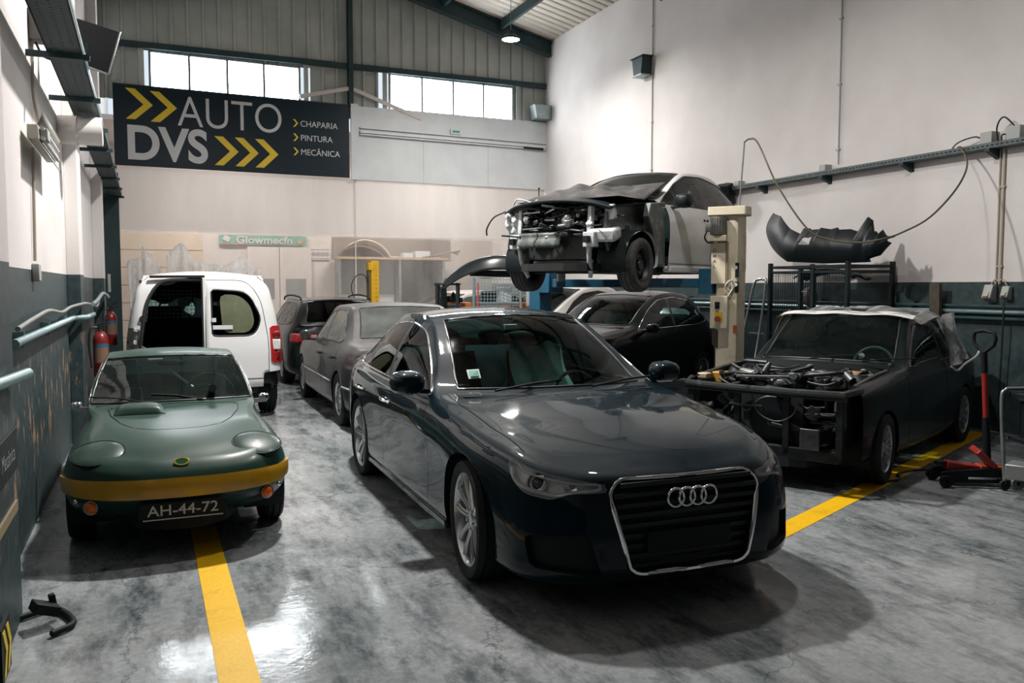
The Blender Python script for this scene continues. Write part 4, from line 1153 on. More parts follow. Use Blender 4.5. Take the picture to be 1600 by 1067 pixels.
        drl = [on(u, z, -.012)[0] for u, z in ((1.05, .752), (.95, .740), (.7, .708), (.50, .683))]
        mb = MB(); mb.tube(chain(drl, 5), .006, 8); mb.build('light_strip', mat('drl_white', (.9, .92, .93), .3), h, angle=60)
    # arches, wheels, underside
    arch_lip(s, car, M_NAVYP, FX, AZ, AR); arch_lip(s, car, M_NAVYP, RX, AZ, AR)
    for x in (FX, RX): wheel_well(car, x, AZ, AR + .01, .90, .52)
    for x, st in ((FX, R(-4)), (RX, 0)):
        for sg in (1, -1): wheel(car, x, sg * .795, .343, .343, .245, .268, 'twin5', M_ALLOY, sg, st)
    mb = MB()
    q0 = [(p[0] * .985, max(0, p[1] - .10)) for p in spec['plan']]; ring = q0 + [(x, -y) for x, y in q0[::-1][1:-1]]
    mb.prism(ring, lambda p: (p[0], p[1] * .62, .19), lambda p: (p[0], p[1] * .62, .30)); mb.build('floor_pan', M_UNDER, car, angle=0)  # closed underside, added to block light from below
    # sills
    for sg in (1, -1):
        mb = MB(); mb.bar((1.08, sg * .86, .215), (-1.08, sg * .86, .215), .10, .06); mb.build('sill', M_NAVYP, car, bevel=.015)
    # cabin
    mb = MB(); mb.grid(lambda a, b: (.95 - .55 * b ** .7 - .10 * (2 * a - 1) ** 2, -.70 + 1.4 * a, .965 - .06 * b - .18 * max(0, b - .75) * 4), 16, 8); mb.build('dashboard', M_DASH, car, angle=180)
    mb = MB(); mb.box((1.25, 0, .6), (.9, 1.1, .5)); mb.build('engine_block', M_BLACK, car)  # plain dark box added under the bonnet to block light
    mb = MB(); mb.box((-1.85, 0, .62), (.7, 1.1, .55)); mb.build('boot_blocker', M_BLACK, car)  # dark box added in the boot to block light
    mb = MB(); mb.grid(lambda a, b: (-1.42 - .42 * b, -.62 + 1.24 * a, .97 + .06 * b), 4, 4); mb.build('parcel_shelf', M_SEATBLK, car)
    for y in (.37, -.37): seat(car, -.12, y, .52, M_SEATBLK, .35)
    seat(car, -.98, .36, .52, M_SEATBLK, .45, .62); seat(car, -.98, -.36, .52, M_SEATBLK, .45, .62)
    steering_wheel(car, .32, .37, .86, .185, -.42, M_DASH)
    # clear protective sheet over the driver's seat
    sheet = mat('seat_cover_film', (.62, .80, .78), .22, noise=(5, (.28, .48, .47), .4, .65), bump=(9, .6))
    mb = MB()
    mb.grid(lambda a, b: (-.19 - .30 * b + .035 * math.sin(9 * a + 3 * b) + .10 * (1 - b), .37 + (.30 - .06 * b) * (2 * a - 1) + .02 * math.sin(7 * b), .62 + .58 * b + .02 * math.sin(11 * a)), 16, 12)
    mb.build('seat_cover', sheet, car, angle=180)
    # mirrors, wipers, sticker, aerial tag
    for sg in (1, -1): mirror(car, .50, .87, 1.035, M_NAVYP, M_MIRROR, (.13, .24, .16), sg)
    for y0 in (.18, -.52):
        mb = MB(); mb.tube([(.93, y0, 1.005), (.84, y0 + .30, 1.03), (.76, y0 + .55, 1.035)], .008, 6); mb.build('wiper', M_BLACK, car)
    mb = MB(); mb.add([(.64, -.60, 1.055), (.66, -.52, 1.06), (.60, -.515, 1.115), (.575, -.595, 1.11)], [(0, 1, 2, 3)]); mb.build('windscreen_sticker', mat('sticker_white', (.6, .66, .62), .5), w1, angle=0, solid=.002)
    mb = MB(); mb.add([(.636, -.585, 1.067), (.652, -.53, 1.07), (.612, -.528, 1.106), (.59, -.583, 1.103)], [(0, 1, 2, 3)]); o = mb.build('sticker_print', mat('sticker_green', (.08, .36, .30), .5), w1, angle=0, solid=.002); o.location = (.004, 0, .004)
    mb = MB(); mb.box((.04, -.06, 1.365), (.03, .10, .045)); mb.build('toll_tag', mat('tag_white', (.6, .62, .6), .5), w1, bevel=.004)
    mb = MB(); mb.sphere((.06, 0, 1.30), .1, 14, 8, (.3, 1.25, .4)); mb.build('interior_mirror', M_BLACK, car, angle=60)
    return car
audi()
# ================================================================== OTHER VEHICLES
XZc = lambda V: V[:, [0, 2]]
def car_body(root, spec, cfg, M_P, step=.045):
    """cuts the lofted body into named parts and builds the usual ones; returns (surface, selector)"""
    s = car_surface(spec, step); ax = cfg['axles']; ymin = cfg.get('ymin', .4)
    f_arch = [lambda V, A, a=a: np.where((A[:, 0] == 0) & (V[:, 1] > ymin), np.hypot(V[:, 0] - a[0], V[:, 2] - a[1]) - a[2], 1) for a in ax]
    for f in f_arch: s.cut(f)
    zb = cfg.get('belt', .8)
    regs = []                                    # (name, f) later ones win
    if 'lines' in cfg:
        for l in cfg['lines']: regs.append(('gap', cut_line(s, XZc, l, cfg.get('lw', .004), lambda V, A: (A[:, 0] == 0) & (V[:, 1] > .35))))
    if 'tlines' in cfg:
        for l in cfg['tlines']: regs.append(('gap', cut_line(s, lambda V: V[:, :2], l, cfg.get('lw', .004), lambda V, A: A[:, 0] == 1)))
    if 'dlo' in cfg:
        f = lambda V, A: np.where((V[:, 1] > .3) & (V[:, 2] > zb), sd_poly(XZc(V), cfg['dlo']), 1); s.cut(f); regs.append(('glass', f)); fd = f
        for p in cfg.get('pillars', []):
            f = lambda V, A, p=p: np.where((V[:, 1] > .3) & (V[:, 2] > zb), np.maximum(sd_poly(XZc(V), p), fd(V, A)), 1); s.cut(f); regs.append(('pillar', f))
    for nm in ('ws', 'rw'):
        if nm in cfg:
            a, b, c = cfg[nm]; f = lambda V, A, a=a, b=b, c=c: np.where(A[:, 0] == 1, np.maximum.reduce([a - A[:, 1], A[:, 1] - b, c - A[:, 2]]), 1); s.cut(f); regs.append((nm, f))
    for nm, f in cfg.get('regions', []): s.cut(f); regs.append((nm, f))
    C, A = s.cents(); lab = np.full(len(C), 'body', dtype=object)
    for nm, f in regs: lab[f(C, A) < 0] = nm
    for f in f_arch: lab[f(C, A) < 0] = 'drop'
    for nm, m in cfg.get('masks', []): lab[m(C, A, lab)] = nm
    sel = lambda *k: [f for f, l in zip(s.F, lab) if l in k]
    faces_to_mesh('body', s, sel('body'), M_P, root)
    if sel('gap'): tag(faces_to_mesh('shut_line', s, sel('gap'), M_BLACK, root, offset=-.006, skirt=-.006), kind='stuff')
    gm = cfg.get('glass', M_GLASS)
    if 'dlo' in cfg:
        for sg in (1, -1):
            w = faces_to_mesh('side_window', s, sel('glass'), gm, root, both=False, side=sg)
            if sel('pillar'): tag(faces_to_mesh('pillar_trim', s, sel('pillar'), M_SEAL, w, both=False, side=sg), kind='stuff')
        for sg in (1, -1): trim_tubes('window_trim', s, sel('glass', 'pillar'), cfg.get('tr', .008), cfg.get('trim', M_SEAL), root, both=False, side=sg)
    for nm, nn_ in (('ws', 'windscreen'), ('rw', 'rear_window')):
        if nm in cfg:
            w = faces_to_mesh(nn_, s, sel(nm), cfg.get(nm + '_mat', gm), root); trim_tubes('screen_seal', s, sel(nm), .010, M_SEAL, w)
    for a in ax:
        arch_lip(s, root, M_P, a[0], a[1], a[2])
        wheel_well(root, a[0], a[1], a[2] + .01, cfg['ww'][0], cfg['ww'][1])
    return s, sel, lab
def pan(root, spec, z0, z1, k=.8):  # closed underside plate, also blocks light from below
    mb = MB(); q0 = [(p[0] * .97, max(0, p[1] - .08) * k) for p in spec['plan']]; ring = q0 + [(x, -y) for x, y in q0[::-1][1:-1]]
    mb.prism(ring, lambda p: (p[0], p[1], z0), lambda p: (p[0], p[1], z1)); return mb.build('floor_pan', M_UNDER, root, angle=0)

# ------------------------------------------------------------------ small green sports coupe
M_GREENP = dusty('racing_green', (0.002, 0.030, 0.022), (0.085, 0.11, 0.085), .26, rough=.36, coat=.3, scale=2.2, drough=.62)
M_GREENP.node_tree.nodes['Principled BSDF'].inputs['Coat Roughness'].default_value = .16
M_GREENC = mat('clean_green', (0.003, 0.030, 0.023), .2, coat=1.0)
M_GOLD = mat('bumper_yellow', (0.50, 0.27, 0.012), .28, coat=.6, noise=(5, (.36, .19, .01), .4, .75))
def lotus():
    car = empty('sports_coupe', (.175, 7.33, 0), R(-90), 'small dark green sports coupe with a yellow front bumper', 'car')
    spec = dict(
        plan=[(1.83, 0), (1.81, .28), (1.70, .52), (1.48, .655), (1.067, .70), (.6, .665), (0, .66), (-.6, .68), (-1.067, .705), (-1.5, .66), (-1.75, .5), (-1.84, .25), (-1.86, 0)],
        prof=[(0, [(.22, .22), (.28, .10), (.36, .02), (.44, .0), (.49, .012), (.545, .05), (.59, .11)]),
              (2, [(.22, .20), (.28, .08), (.36, .015), (.44, 0), (.50, .015), (.565, .05), (.615, .11)]),
              (3, [(.22, .16), (.27, .06), (.36, .01), (.45, 0), (.52, .015), (.60, .055), (.655, .115)]),
              (4, [(.20, .12), (.25, .05), (.36, .0), (.46, 0), (.55, .02), (.64, .06), (.70, .12)]),
              (6, [(.18, .08), (.22, .03), (.32, .0), (.45, .0), (.58, .012), (.68, .03), (.745, .07)]),
              (8, [(.2, .1), (.25, .03), (.36, 0), (.46, 0), (.58, .012), (.68, .04), (.75, .09)]),
              (12, [(.26, .1), (.3, .03), (.38, 0), (.46, 0), (.55, .02), (.62, .05), (.68, .09)])],
        corner=(3, 9),
        top=[(1.30, 1.42, .44, .66, 1.55, .655), (1.067, 1.08, .47, .735, 1.15, .715), (.72, .72, .50, .765, .75, .765), (.42, .32, .59, .79, .46, .80),
             (.12, .04, .555, .95, .12, .965, dict(by=.012)), (-.14, -.20, .495, 1.085, -.15, 1.105, dict(by=.02)), (-.5, -.5, .475, 1.115, -.5, 1.145, dict(by=.02)),
             (-.85, -.85, .46, 1.07, -.88, 1.10, dict(by=.02)), (-1.05, -1.08, .50, .93, -1.14, .94, dict(by=.015)), (-1.2, -1.25, .55, .79, -1.32, .80), (-1.5, -1.52, .50, .75, -1.6, .76)])
    UZ = lambda V, A: np.stack([A[:, 1], V[:, 2]], 1)
    f_b = lambda V, A: np.where((A[:, 0] == 0) & (A[:, 1] < 1.12), np.maximum.reduce([(.392 + .008 * A[:, 1]) - V[:, 2], V[:, 2] - (.497 - .045 * np.clip(A[:, 1] - .55, 0, 1)), A[:, 1] - 1.02]), 1)
    dlo = roundpoly([(.26, .80), (-.15, 1.05), (-.5, 1.08), (-.8, 1.04), (-.98, .86), (-.9, .80)], .04)
    # pop-up lamp lid and its groove, on top of the wing
    lid_d = lambda V: np.sqrt(((V[:, 0] - 1.47) * 1.0) ** 2 + ((V[:, 1] - .50) * .92) ** 2 + ((V[:, 2] - .585) * 1.1) ** 2)
    f_lid = lambda V, A: lid_d(V) - .125
    f_l0 = lambda V, A: lid_d(V) - .129
    f_lg = lambda V, A: abs(lid_d(V) - .129) - .004
    hood = [(.49, .0), (.49, .42), (.55, .45), (.78, .43), (1.02, .36), (1.14, .28), (1.19, .16), (1.20, 0)]
    cfg = dict(axles=[(1.067, .285, .32), (-1.067, .285, .315)], ymin=.35, belt=.72, dlo=dlo, pillars=[[(-.42, .7), (-.46, .7), (-.44, 1.2), (-.40, 1.2)]], ws=(4.03, 6.0, 3.4), rw=(8.2, 9.9, 3.6),
               ww=(.66, .40), tlines=[hood], lw=.0045, regions=[('bumper', f_b)], glass=glass_mat('elan_glass', (.42, .56, .53), .03, .04, (.2, .3, .28)), trim=M_CHROME, tr=.007)
    hp = np.array(hood + [(.49, 0)])
    cfg['masks'] = [('bonnet', lambda C, A, l: (l == 'body') & (A[:, 0] == 1) & (sd_poly(C[:, :2], hp) < 0))]
    s, sel, lab = car_body(car, spec, cfg, M_GREENP, .03)
    bn_ = faces_to_mesh('bonnet', s, sel('bonnet'), M_GREENP, car)
    faces_to_mesh('front_bumper', s, sel('bumper'), M_GOLD, car, offset=.022, skirt=.04)
    for sg in (1, -1):       # domed pop-up lamp lids let into the wings
        mb = MB(); mb.lathe([(.157, -.03), (.157, .0), (.150, .006), (.10, .022), (.05, .030), (0, .033)], (0, 0, 0), (0, 0, 1), 32); l = mb.build('lamp_lid', M_GREENP, car, angle=60)
        up_ = np.where(s.V[:, 2] > .5)[0]; kk = up_[((s.V[up_, 0] - 1.50) ** 2 + (s.V[up_, 1] - .48) ** 2).argmin()]; pv, nv_ = s.V[kk], Vector(s.N[kk]); nv_ = (nv_ + Vector((.25, .1, .35))).normalized()
        l.location = (pv[0] - nv_.x * .006, sg * (pv[1] - nv_.y * .006), pv[2] - nv_.z * .006); l.rotation_mode = 'QUATERNION'; l.rotation_quaternion = Vector((nv_.x, sg * nv_.y, nv_.z)).to_track_quat('Z', 'Y'); l.scale = (1, .92, .7)
        mb = MB(); mb.lathe([(.160 + .005 * math.cos(a), .001 + .005 * math.sin(a)) for a in np.linspace(0, 2 * math.pi, 7)[:-1]], (0, 0, 0), (0, 0, 1), 36, closed=True); mb.build('lid_gap', M_BLACK, l, angle=60)
    # bonnet scoop
    mb = MB()
    mb.grid(lambda a, b: (.66 + .26 * (a - .5), -.24 + .17 * (2 * b - 1), .77 + .065 * (max(0, 1 - (2 * b - 1) ** 4)) ** .5 * (max(0, 1 - abs(2 * a - 1) ** 3)) ** .5 - .006), 14, 14)
    mb.build('bonnet_scoop', M_GREENP, bn_, angle=180)
    # nose badge
    mb = MB(); mb.lathe([(0, .004), (.020, .004), (.024, .0)], (0, 0, 0), (0, 0, 1), 24); b = mb.build('nose_badge', mat('badge_green', (.02, .10, .04), .3), car); b.location = (1.74, 0, .588); b.rotation_euler = (0, R(52), 0); b.scale = (1, 1.7, 1)
    mb = MB(); mb.lathe([(.024 + .004 * math.cos(a), .002 + .004 * math.sin(a)) for a in np.linspace(0, 2 * math.pi, 7)[:-1]], (0, 0, 0), (0, 0, 1), 24, closed=True); mb.build('badge_rim', mat('badge_gold', (.75, .58, .12), .3, .6), b)
    # lower mouth, indicators, plate
    mb = MB(); mb.grid(lambda a, b_: (1.80 - .10 * (2 * a - 1) ** 2 - .03 * b_, .52 * (2 * a - 1), .385 - .09 * b_), 12, 3); mb.build('air_intake', M_BLACK, car, angle=180)
    pl = MB(); pl.box((1.842, 0, .315), (.012, .50, .095)); pl = pl.build('number_plate', M_BLACK, car, bevel=.003)
    text_obj('plate_text', 'AH-44-72', .092, mat('plate_white', (.55, .56, .55), .5), pl, (1.850, 0, .284), (R(90), 0, R(90)), .001, .0006, 1.10, 'CENTER')
    mb = MB(); mb.box((1.85, 0, .262), (.01, .46, .006)); mb.build('plate_strip', mat('plate_white', (.55, .56, .55), .5), pl)
    for sg in (1, -1):
        y = sg * .515; x = 1.66
        mb = MB(); mb.lathe([(0, .034), (.026, .028), (.038, .012), (.038, 0)], (x + .03, y, .335), (1, sg * .35, 0), 18); o = mb.build('indicator', mat('amber_lens', (.75, .14, .01), .15, coat=1, emit=None), car, angle=60)
        mb = MB(); mb.lathe([(.044, .0), (.044, .01), (.037, .01)], (x + .03, y, .335), (1, sg * .35, 0), 18); mb.build('indicator_rim', M_CHROME, o)
        mb = MB(); mb.sphere((x - .035, sg * .60, .365), .016, 10, 8); mb.build('side_marker', M_LENS if False else M_CHROME, car)
        mirror(car, .34, .63, .79, M_CHROME, M_MIRROR, (.04, .08, .06), sg)
    for x, st in ((1.067, 0), (-1.067, 0)):
        for sg in (1, -1): wheel(car, x, sg * .605, .285, .285, .155, .18, 'steel', mat('steel_rim', (.2, .21, .21), .4, .6), sg, st, disc=False)
    pan(car, spec, .17, .26, .6)
    mb = MB(); mb.box((1.0, 0, .42), (.9, .72, .3)); mb.build('engine_block', M_BLACK, car)  # unseen dark box, added as a light blocker in the nose
    mb = MB(); mb.box((-1.4, 0, .45), (.5, .8, .35)); mb.build('boot_blocker', M_BLACK, car)  # unseen dark box, added as a light blocker in the tail
    mb = MB(); mb.grid(lambda a, b: (.40 - .28 * b, -.54 + 1.08 * a, .785 - .02 * b - .25 * max(0, b - .8) * 5), 10, 6); mb.build('dashboard', M_DASH, car, angle=180)
    redt = mat('red_trim', (.22, .012, .015), .6)
    for y in (.27, -.27): seat(car, -.40, y, .28, M_SEATBLK, .4, .44, headrest=False)
    mb = MB(); mb.box((-.62, .27, .74), (.06, .16, .13)); mb.build('red_pad', redt, car, bevel=.02)
    mb = MB(); mb.box((-.55, -.36, .74), (.06, .26, .14)); mb.build('red_pad', redt, car, bevel=.02)
    steering_wheel(car, .08, .28, .78, .19, -.3, M_DASH)
    mb = MB(); mb.cyl((-.25, -.12, 1.07), (-.10, .16, .84), .013, seg=8); mb.build('roll_bar_brace', M_STEELLT, car)
    mb = MB(); mb.sphere((-.12, 0, 1.05), .08, 12, 8, (.3, 1.3, .35)); mb.build('interior_mirror', M_BLACK, car, angle=60)
    mb = MB(); mb.box((-.1, -.12, 1.078), (.02, .11, .018)); mb.build('sun_visor', mat('pale_grey', (.4, .42, .4), .5), car)
    for y in (-.20, .22):
        mb = MB(); mb.tube([(.46, y, .805), (.38, y - .20, .838), (.34, y - .38, .85)], .006, 6); mb.build('wiper', M_BLACK, car)
    return car
lotus()

# ------------------------------------------------------------------ dusty saloon seen from behind
def saloon_behind():
    P = dusty('dusty_black', (0.006, 0.009, 0.010), (0.20, 0.19, 0.185), .62, rough=.3, coat=.5, scale=1.6, drough=.7)
    car = empty('old_saloon_car', (2.95, 11.50, 0), R(89), 'dusty dark older saloon parked behind the midnight blue one', 'car')
    spec = dict(
        plan=[(2.22, 0), (2.2, .45), (2.1, .70), (1.9, .80), (1.4, .86), (0, .87), (-1.4, .86), (-2.0, .83), (-2.34, .75), (-2.47, .5), (-2.5, 0)],
        prof=[(0, [(.2, .1), (.25, .01), (.4, 0), (.52, .02), (.6, .04), (.72, .05), (.78, .08)]), (3, [(.2, .1), (.24, .02), (.4, 0), (.52, .01), (.6, .015), (.75, .03), (.82, .06)]),
              (5, [(.2, .1), (.22, .04), (.36, .015), (.52, .0), (.60, .008), (.80, .02), (.90, .055)]), (7, [(.22, .1), (.24, .04), (.38, .01), (.52, .0), (.6, .008), (.84, .02), (.95, .06)]),
              (10, [(.28, .1), (.30, .03), (.42, 0), (.52, .0), (.6, .03), (.84, .06), (.98, .09)])],
        corner=(3, 8),
        top=[(1.80, 1.9, .60, .84, 2.0, .85), (1.4, 1.4, .66, .90, 1.45, .92), (.85, .85, .70, .95, .95, .97), (.62, .55, .70, .97, .75, .98), (.3, .22, .66, 1.2, .35, 1.23),
             (-.05, -.12, .60, 1.39, .0, 1.42), (-.6, -.6, .585, 1.43, -.6, 1.46), (-1.12, -1.14, .585, 1.40, -1.14, 1.425), (-1.38, -1.42, .63, 1.22, -1.42, 1.235), (-1.62, -1.68, .69, 1.04, -1.70, 1.055), (-2.1, -2.1, .66, 1.0, -2.12, 1.02)])
    dlo = roundpoly([(.50, .95), (.18, 1.17), (-.1, 1.335), (-.6, 1.375), (-1.02, 1.35), (-1.28, 1.19), (-1.40, 1.01), (-1.2, .985)], .04)
    cfg = dict(axles=[(1.4, .32, .345), (-1.4, .32, .345)], belt=.93, dlo=dlo, pillars=[[(-.33, .9), (-.41, .9), (-.39, 1.5), (-.32, 1.5)], [(-1.05, .9), (-1.08, .9), (-1.04, 1.5), (-1.01, 1.5)]], ws=(4.05, 5.95, 4.1), rw=(8.1, 9.92, 4.1),
               ww=(.84, .5), lines=[[(.62, .3), (.62, .93)], [(-.37, .3), (-.37, .98)], [(-.95, .3), (-1.05, .55), (-1.28, .72), (-1.36, .98)]], lw=.005,
               glass=glass_mat('dusty_glass', (.55, .66, .62), .05, .30, (.30, .32, .31)))
    s, sel, lab = car_body(car, spec, cfg, P, .045)
    for x in (1.4, -1.4):
        for sg in (1, -1): wheel(car, x, sg * .745, .318, .318, .205, .20, 'holes', M_ALLOY, sg, 0, disc=False)
    for sg in (1, -1):
        mb = MB(); mb.tube([(1.02, sg * .872, .50), (.3, sg * .880, .505), (-.4, sg * .880, .505), (-1.04, sg * .872, .50)], .012, 6); mb.build('side_moulding', M_STEELLT, car)
        mb = MB(); mb.tube([(-1.76, sg * .865, .50), (-2.1, sg * .835, .50), (-2.36, sg * .755, .50), (-2.49, sg * .5, .50), (-2.515, 0, .50)], .014, 6); mb.build('bumper_moulding', M_STEELLT, car)
        for x in (-.25, -1.12):
            mb = MB(); mb.tube(chain([(x + .1, sg * .86, .80), (x + .06, sg * .885, .80), (x - .06, sg * .885, .80), (x - .1, sg * .86, .80)], 4), .012, 8); mb.build('door_handle', M_BLACK, car)
        mirror(car, .46, .85, .98, P, M_MIRROR, (.09, .16, .12), sg)
        mb = MB(); mb.box((-2.44, sg * .62, .80), (.06, .3, .16)); mb.build('tail_lamp', mat('red_lens', (.30, .01, .012), .2, coat=1), car, bevel=.02)
    pan(car, spec, .2, .32, .7)
    mb = MB(); mb.box((-1.85, 0, .65), (.8, 1.2, .5)); mb.build('boot_blocker', M_BLACK, car)  # light blocker added inside the boot
    mb = MB(); mb.box((1.3, 0, .6), (1.2, 1.1, .45)); mb.build('engine_block', M_BLACK, car)  # light blocker added in place of an engine
    for y in (.36, -.36): seat(car, -.1, y, .52, M_SEATBLK, .3)
    seat(car, -.95, .36, .5, M_SEATBLK, .4, .62, headrest=False); seat(car, -.95, -.36, .5, M_SEATBLK, .4, .62, headrest=False)
    mb = MB(); mb.grid(lambda a, b: (.7 - .4 * b, -.68 + 1.36 * a, .96 - .03 * b), 6, 4); mb.build('dashboard', M_DASH, car)
saloon_behind()

# ------------------------------------------------------------------ dark estate in the far row (rear to us)
def estate():
    P = mat('estate_black', (0.005, 0.008, 0.009), .35, .0, spec=.2, coat=.7)
    car = empty('estate_car', (2.98, 16.25, 0), R(90), 'black estate car with roof rails between the white van and the dusty saloon', 'car')
    spec = dict(
        plan=[(2.15, 0), (2.1, .5), (1.9, .78), (1.35, .87), (0, .885), (-1.3, .88), (-1.9, .85), (-2.16, .72), (-2.23, .4), (-2.25, 0)],
        prof=[(0, [(.2, .1), (.25, .01), (.4, 0), (.55, .02), (.7, .08), (.78, .15)]), (2, [(.2, .1), (.25, .02), (.4, 0), (.55, .01), (.72, .04), (.82, .09)]),
              (4, [(.2, .1), (.22, .04), (.4, .01), (.6, 0), (.82, .02), (.92, .055)]), (6, [(.2, .1), (.24, .04), (.4, 0), (.6, 0), (.86, .02), (.98, .06)]), (9, [(.26, .1), (.3, .02), (.42, 0), (.58, .03), (.85, .06), (1.0, .09)])],
        corner=(2, 7),
        top=[(1.5, 1.55, .62, .86, 1.7, .87), (.9, .9, .70, .95, 1.0, .97), (.6, .52, .71, .98, .72, .99), (.2, .1, .65, 1.25, .25, 1.28), (-.1, -.2, .60, 1.40, -.08, 1.43), (-.8, -.8, .59, 1.45, -.8, 1.48), (-1.7, -1.7, .58, 1.42, -1.75, 1.45), (-1.9, -1.98, .60, 1.25, -2.03, 1.26), (-2.02, -2.12, .66, 1.04, -2.16, 1.05)])
    dlo = roundpoly([(.45, .96), (.1, 1.2), (-.15, 1.35), (-.8, 1.39), (-1.6, 1.37), (-1.82, 1.2), (-1.88, 1.06), (-1.5, 1.02)], .05)
    UZ = lambda V, A: np.stack([A[:, 1], V[:, 2]], 1)
    cfg = dict(axles=[(1.3, .32, .35), (-1.3, .32, .35)], belt=.94, dlo=dlo, pillars=[[(-.4, .9), (-.47, .9), (-.45, 1.5), (-.38, 1.5)], [(-1.2, .9), (-1.27, .9), (-1.25, 1.5), (-1.18, 1.5)]], ws=(3.05, 4.95, 4.1), rw=(7.15, 8.9, 4.1), ww=(.85, .5), glass=M_GLASSD)
    s, sel, lab = car_body(car, spec, cfg, P, .05)
    red = mat('red_lens', (.30, .01, .012), .2, coat=1); clr = mat('clear_red_lens', (.55, .12, .10), .2, coat=1)
    for sg in (1, -1):
        mb = MB(); mb.tube(chain([(.0, sg * .60, 1.42), (-.1, sg * .60, 1.475), (-.8, sg * .60, 1.51), (-1.6, sg * .59, 1.485), (-1.75, sg * .585, 1.44)], 5), .016, 6); mb.build('roof_rail', M_BLACK, car)
        l = MB(); l.box((-2.12, sg * .70, .82), (.2, .22, .15), (0, 0, sg * .6)); l = l.build('tail_lamp', red, car, bevel=.03)
        mb = MB(); mb.box((-2.215, sg * .50, .82), (.05, .17, .10), (0, 0, sg * .15)); mb.build('inner_lens', clr, l, bevel=.015)
        for x in (1.3, -1.3): wheel(car, x, sg * .77, .315, .315, .21, .21, 'holes', M_ALLOY, sg, 0, disc=False)
    pan(car, spec, .2, .32, .7)
    mb = MB(); mb.box((-1.6, 0, .7), (1.1, 1.2, .6)); mb.build('boot_blocker', M_BLACK, car)  # dark box added in the load space to stop light
    for y in (.36, -.36): seat(car, -.1, y, .55, M_SEATBLK, .3)
estate()

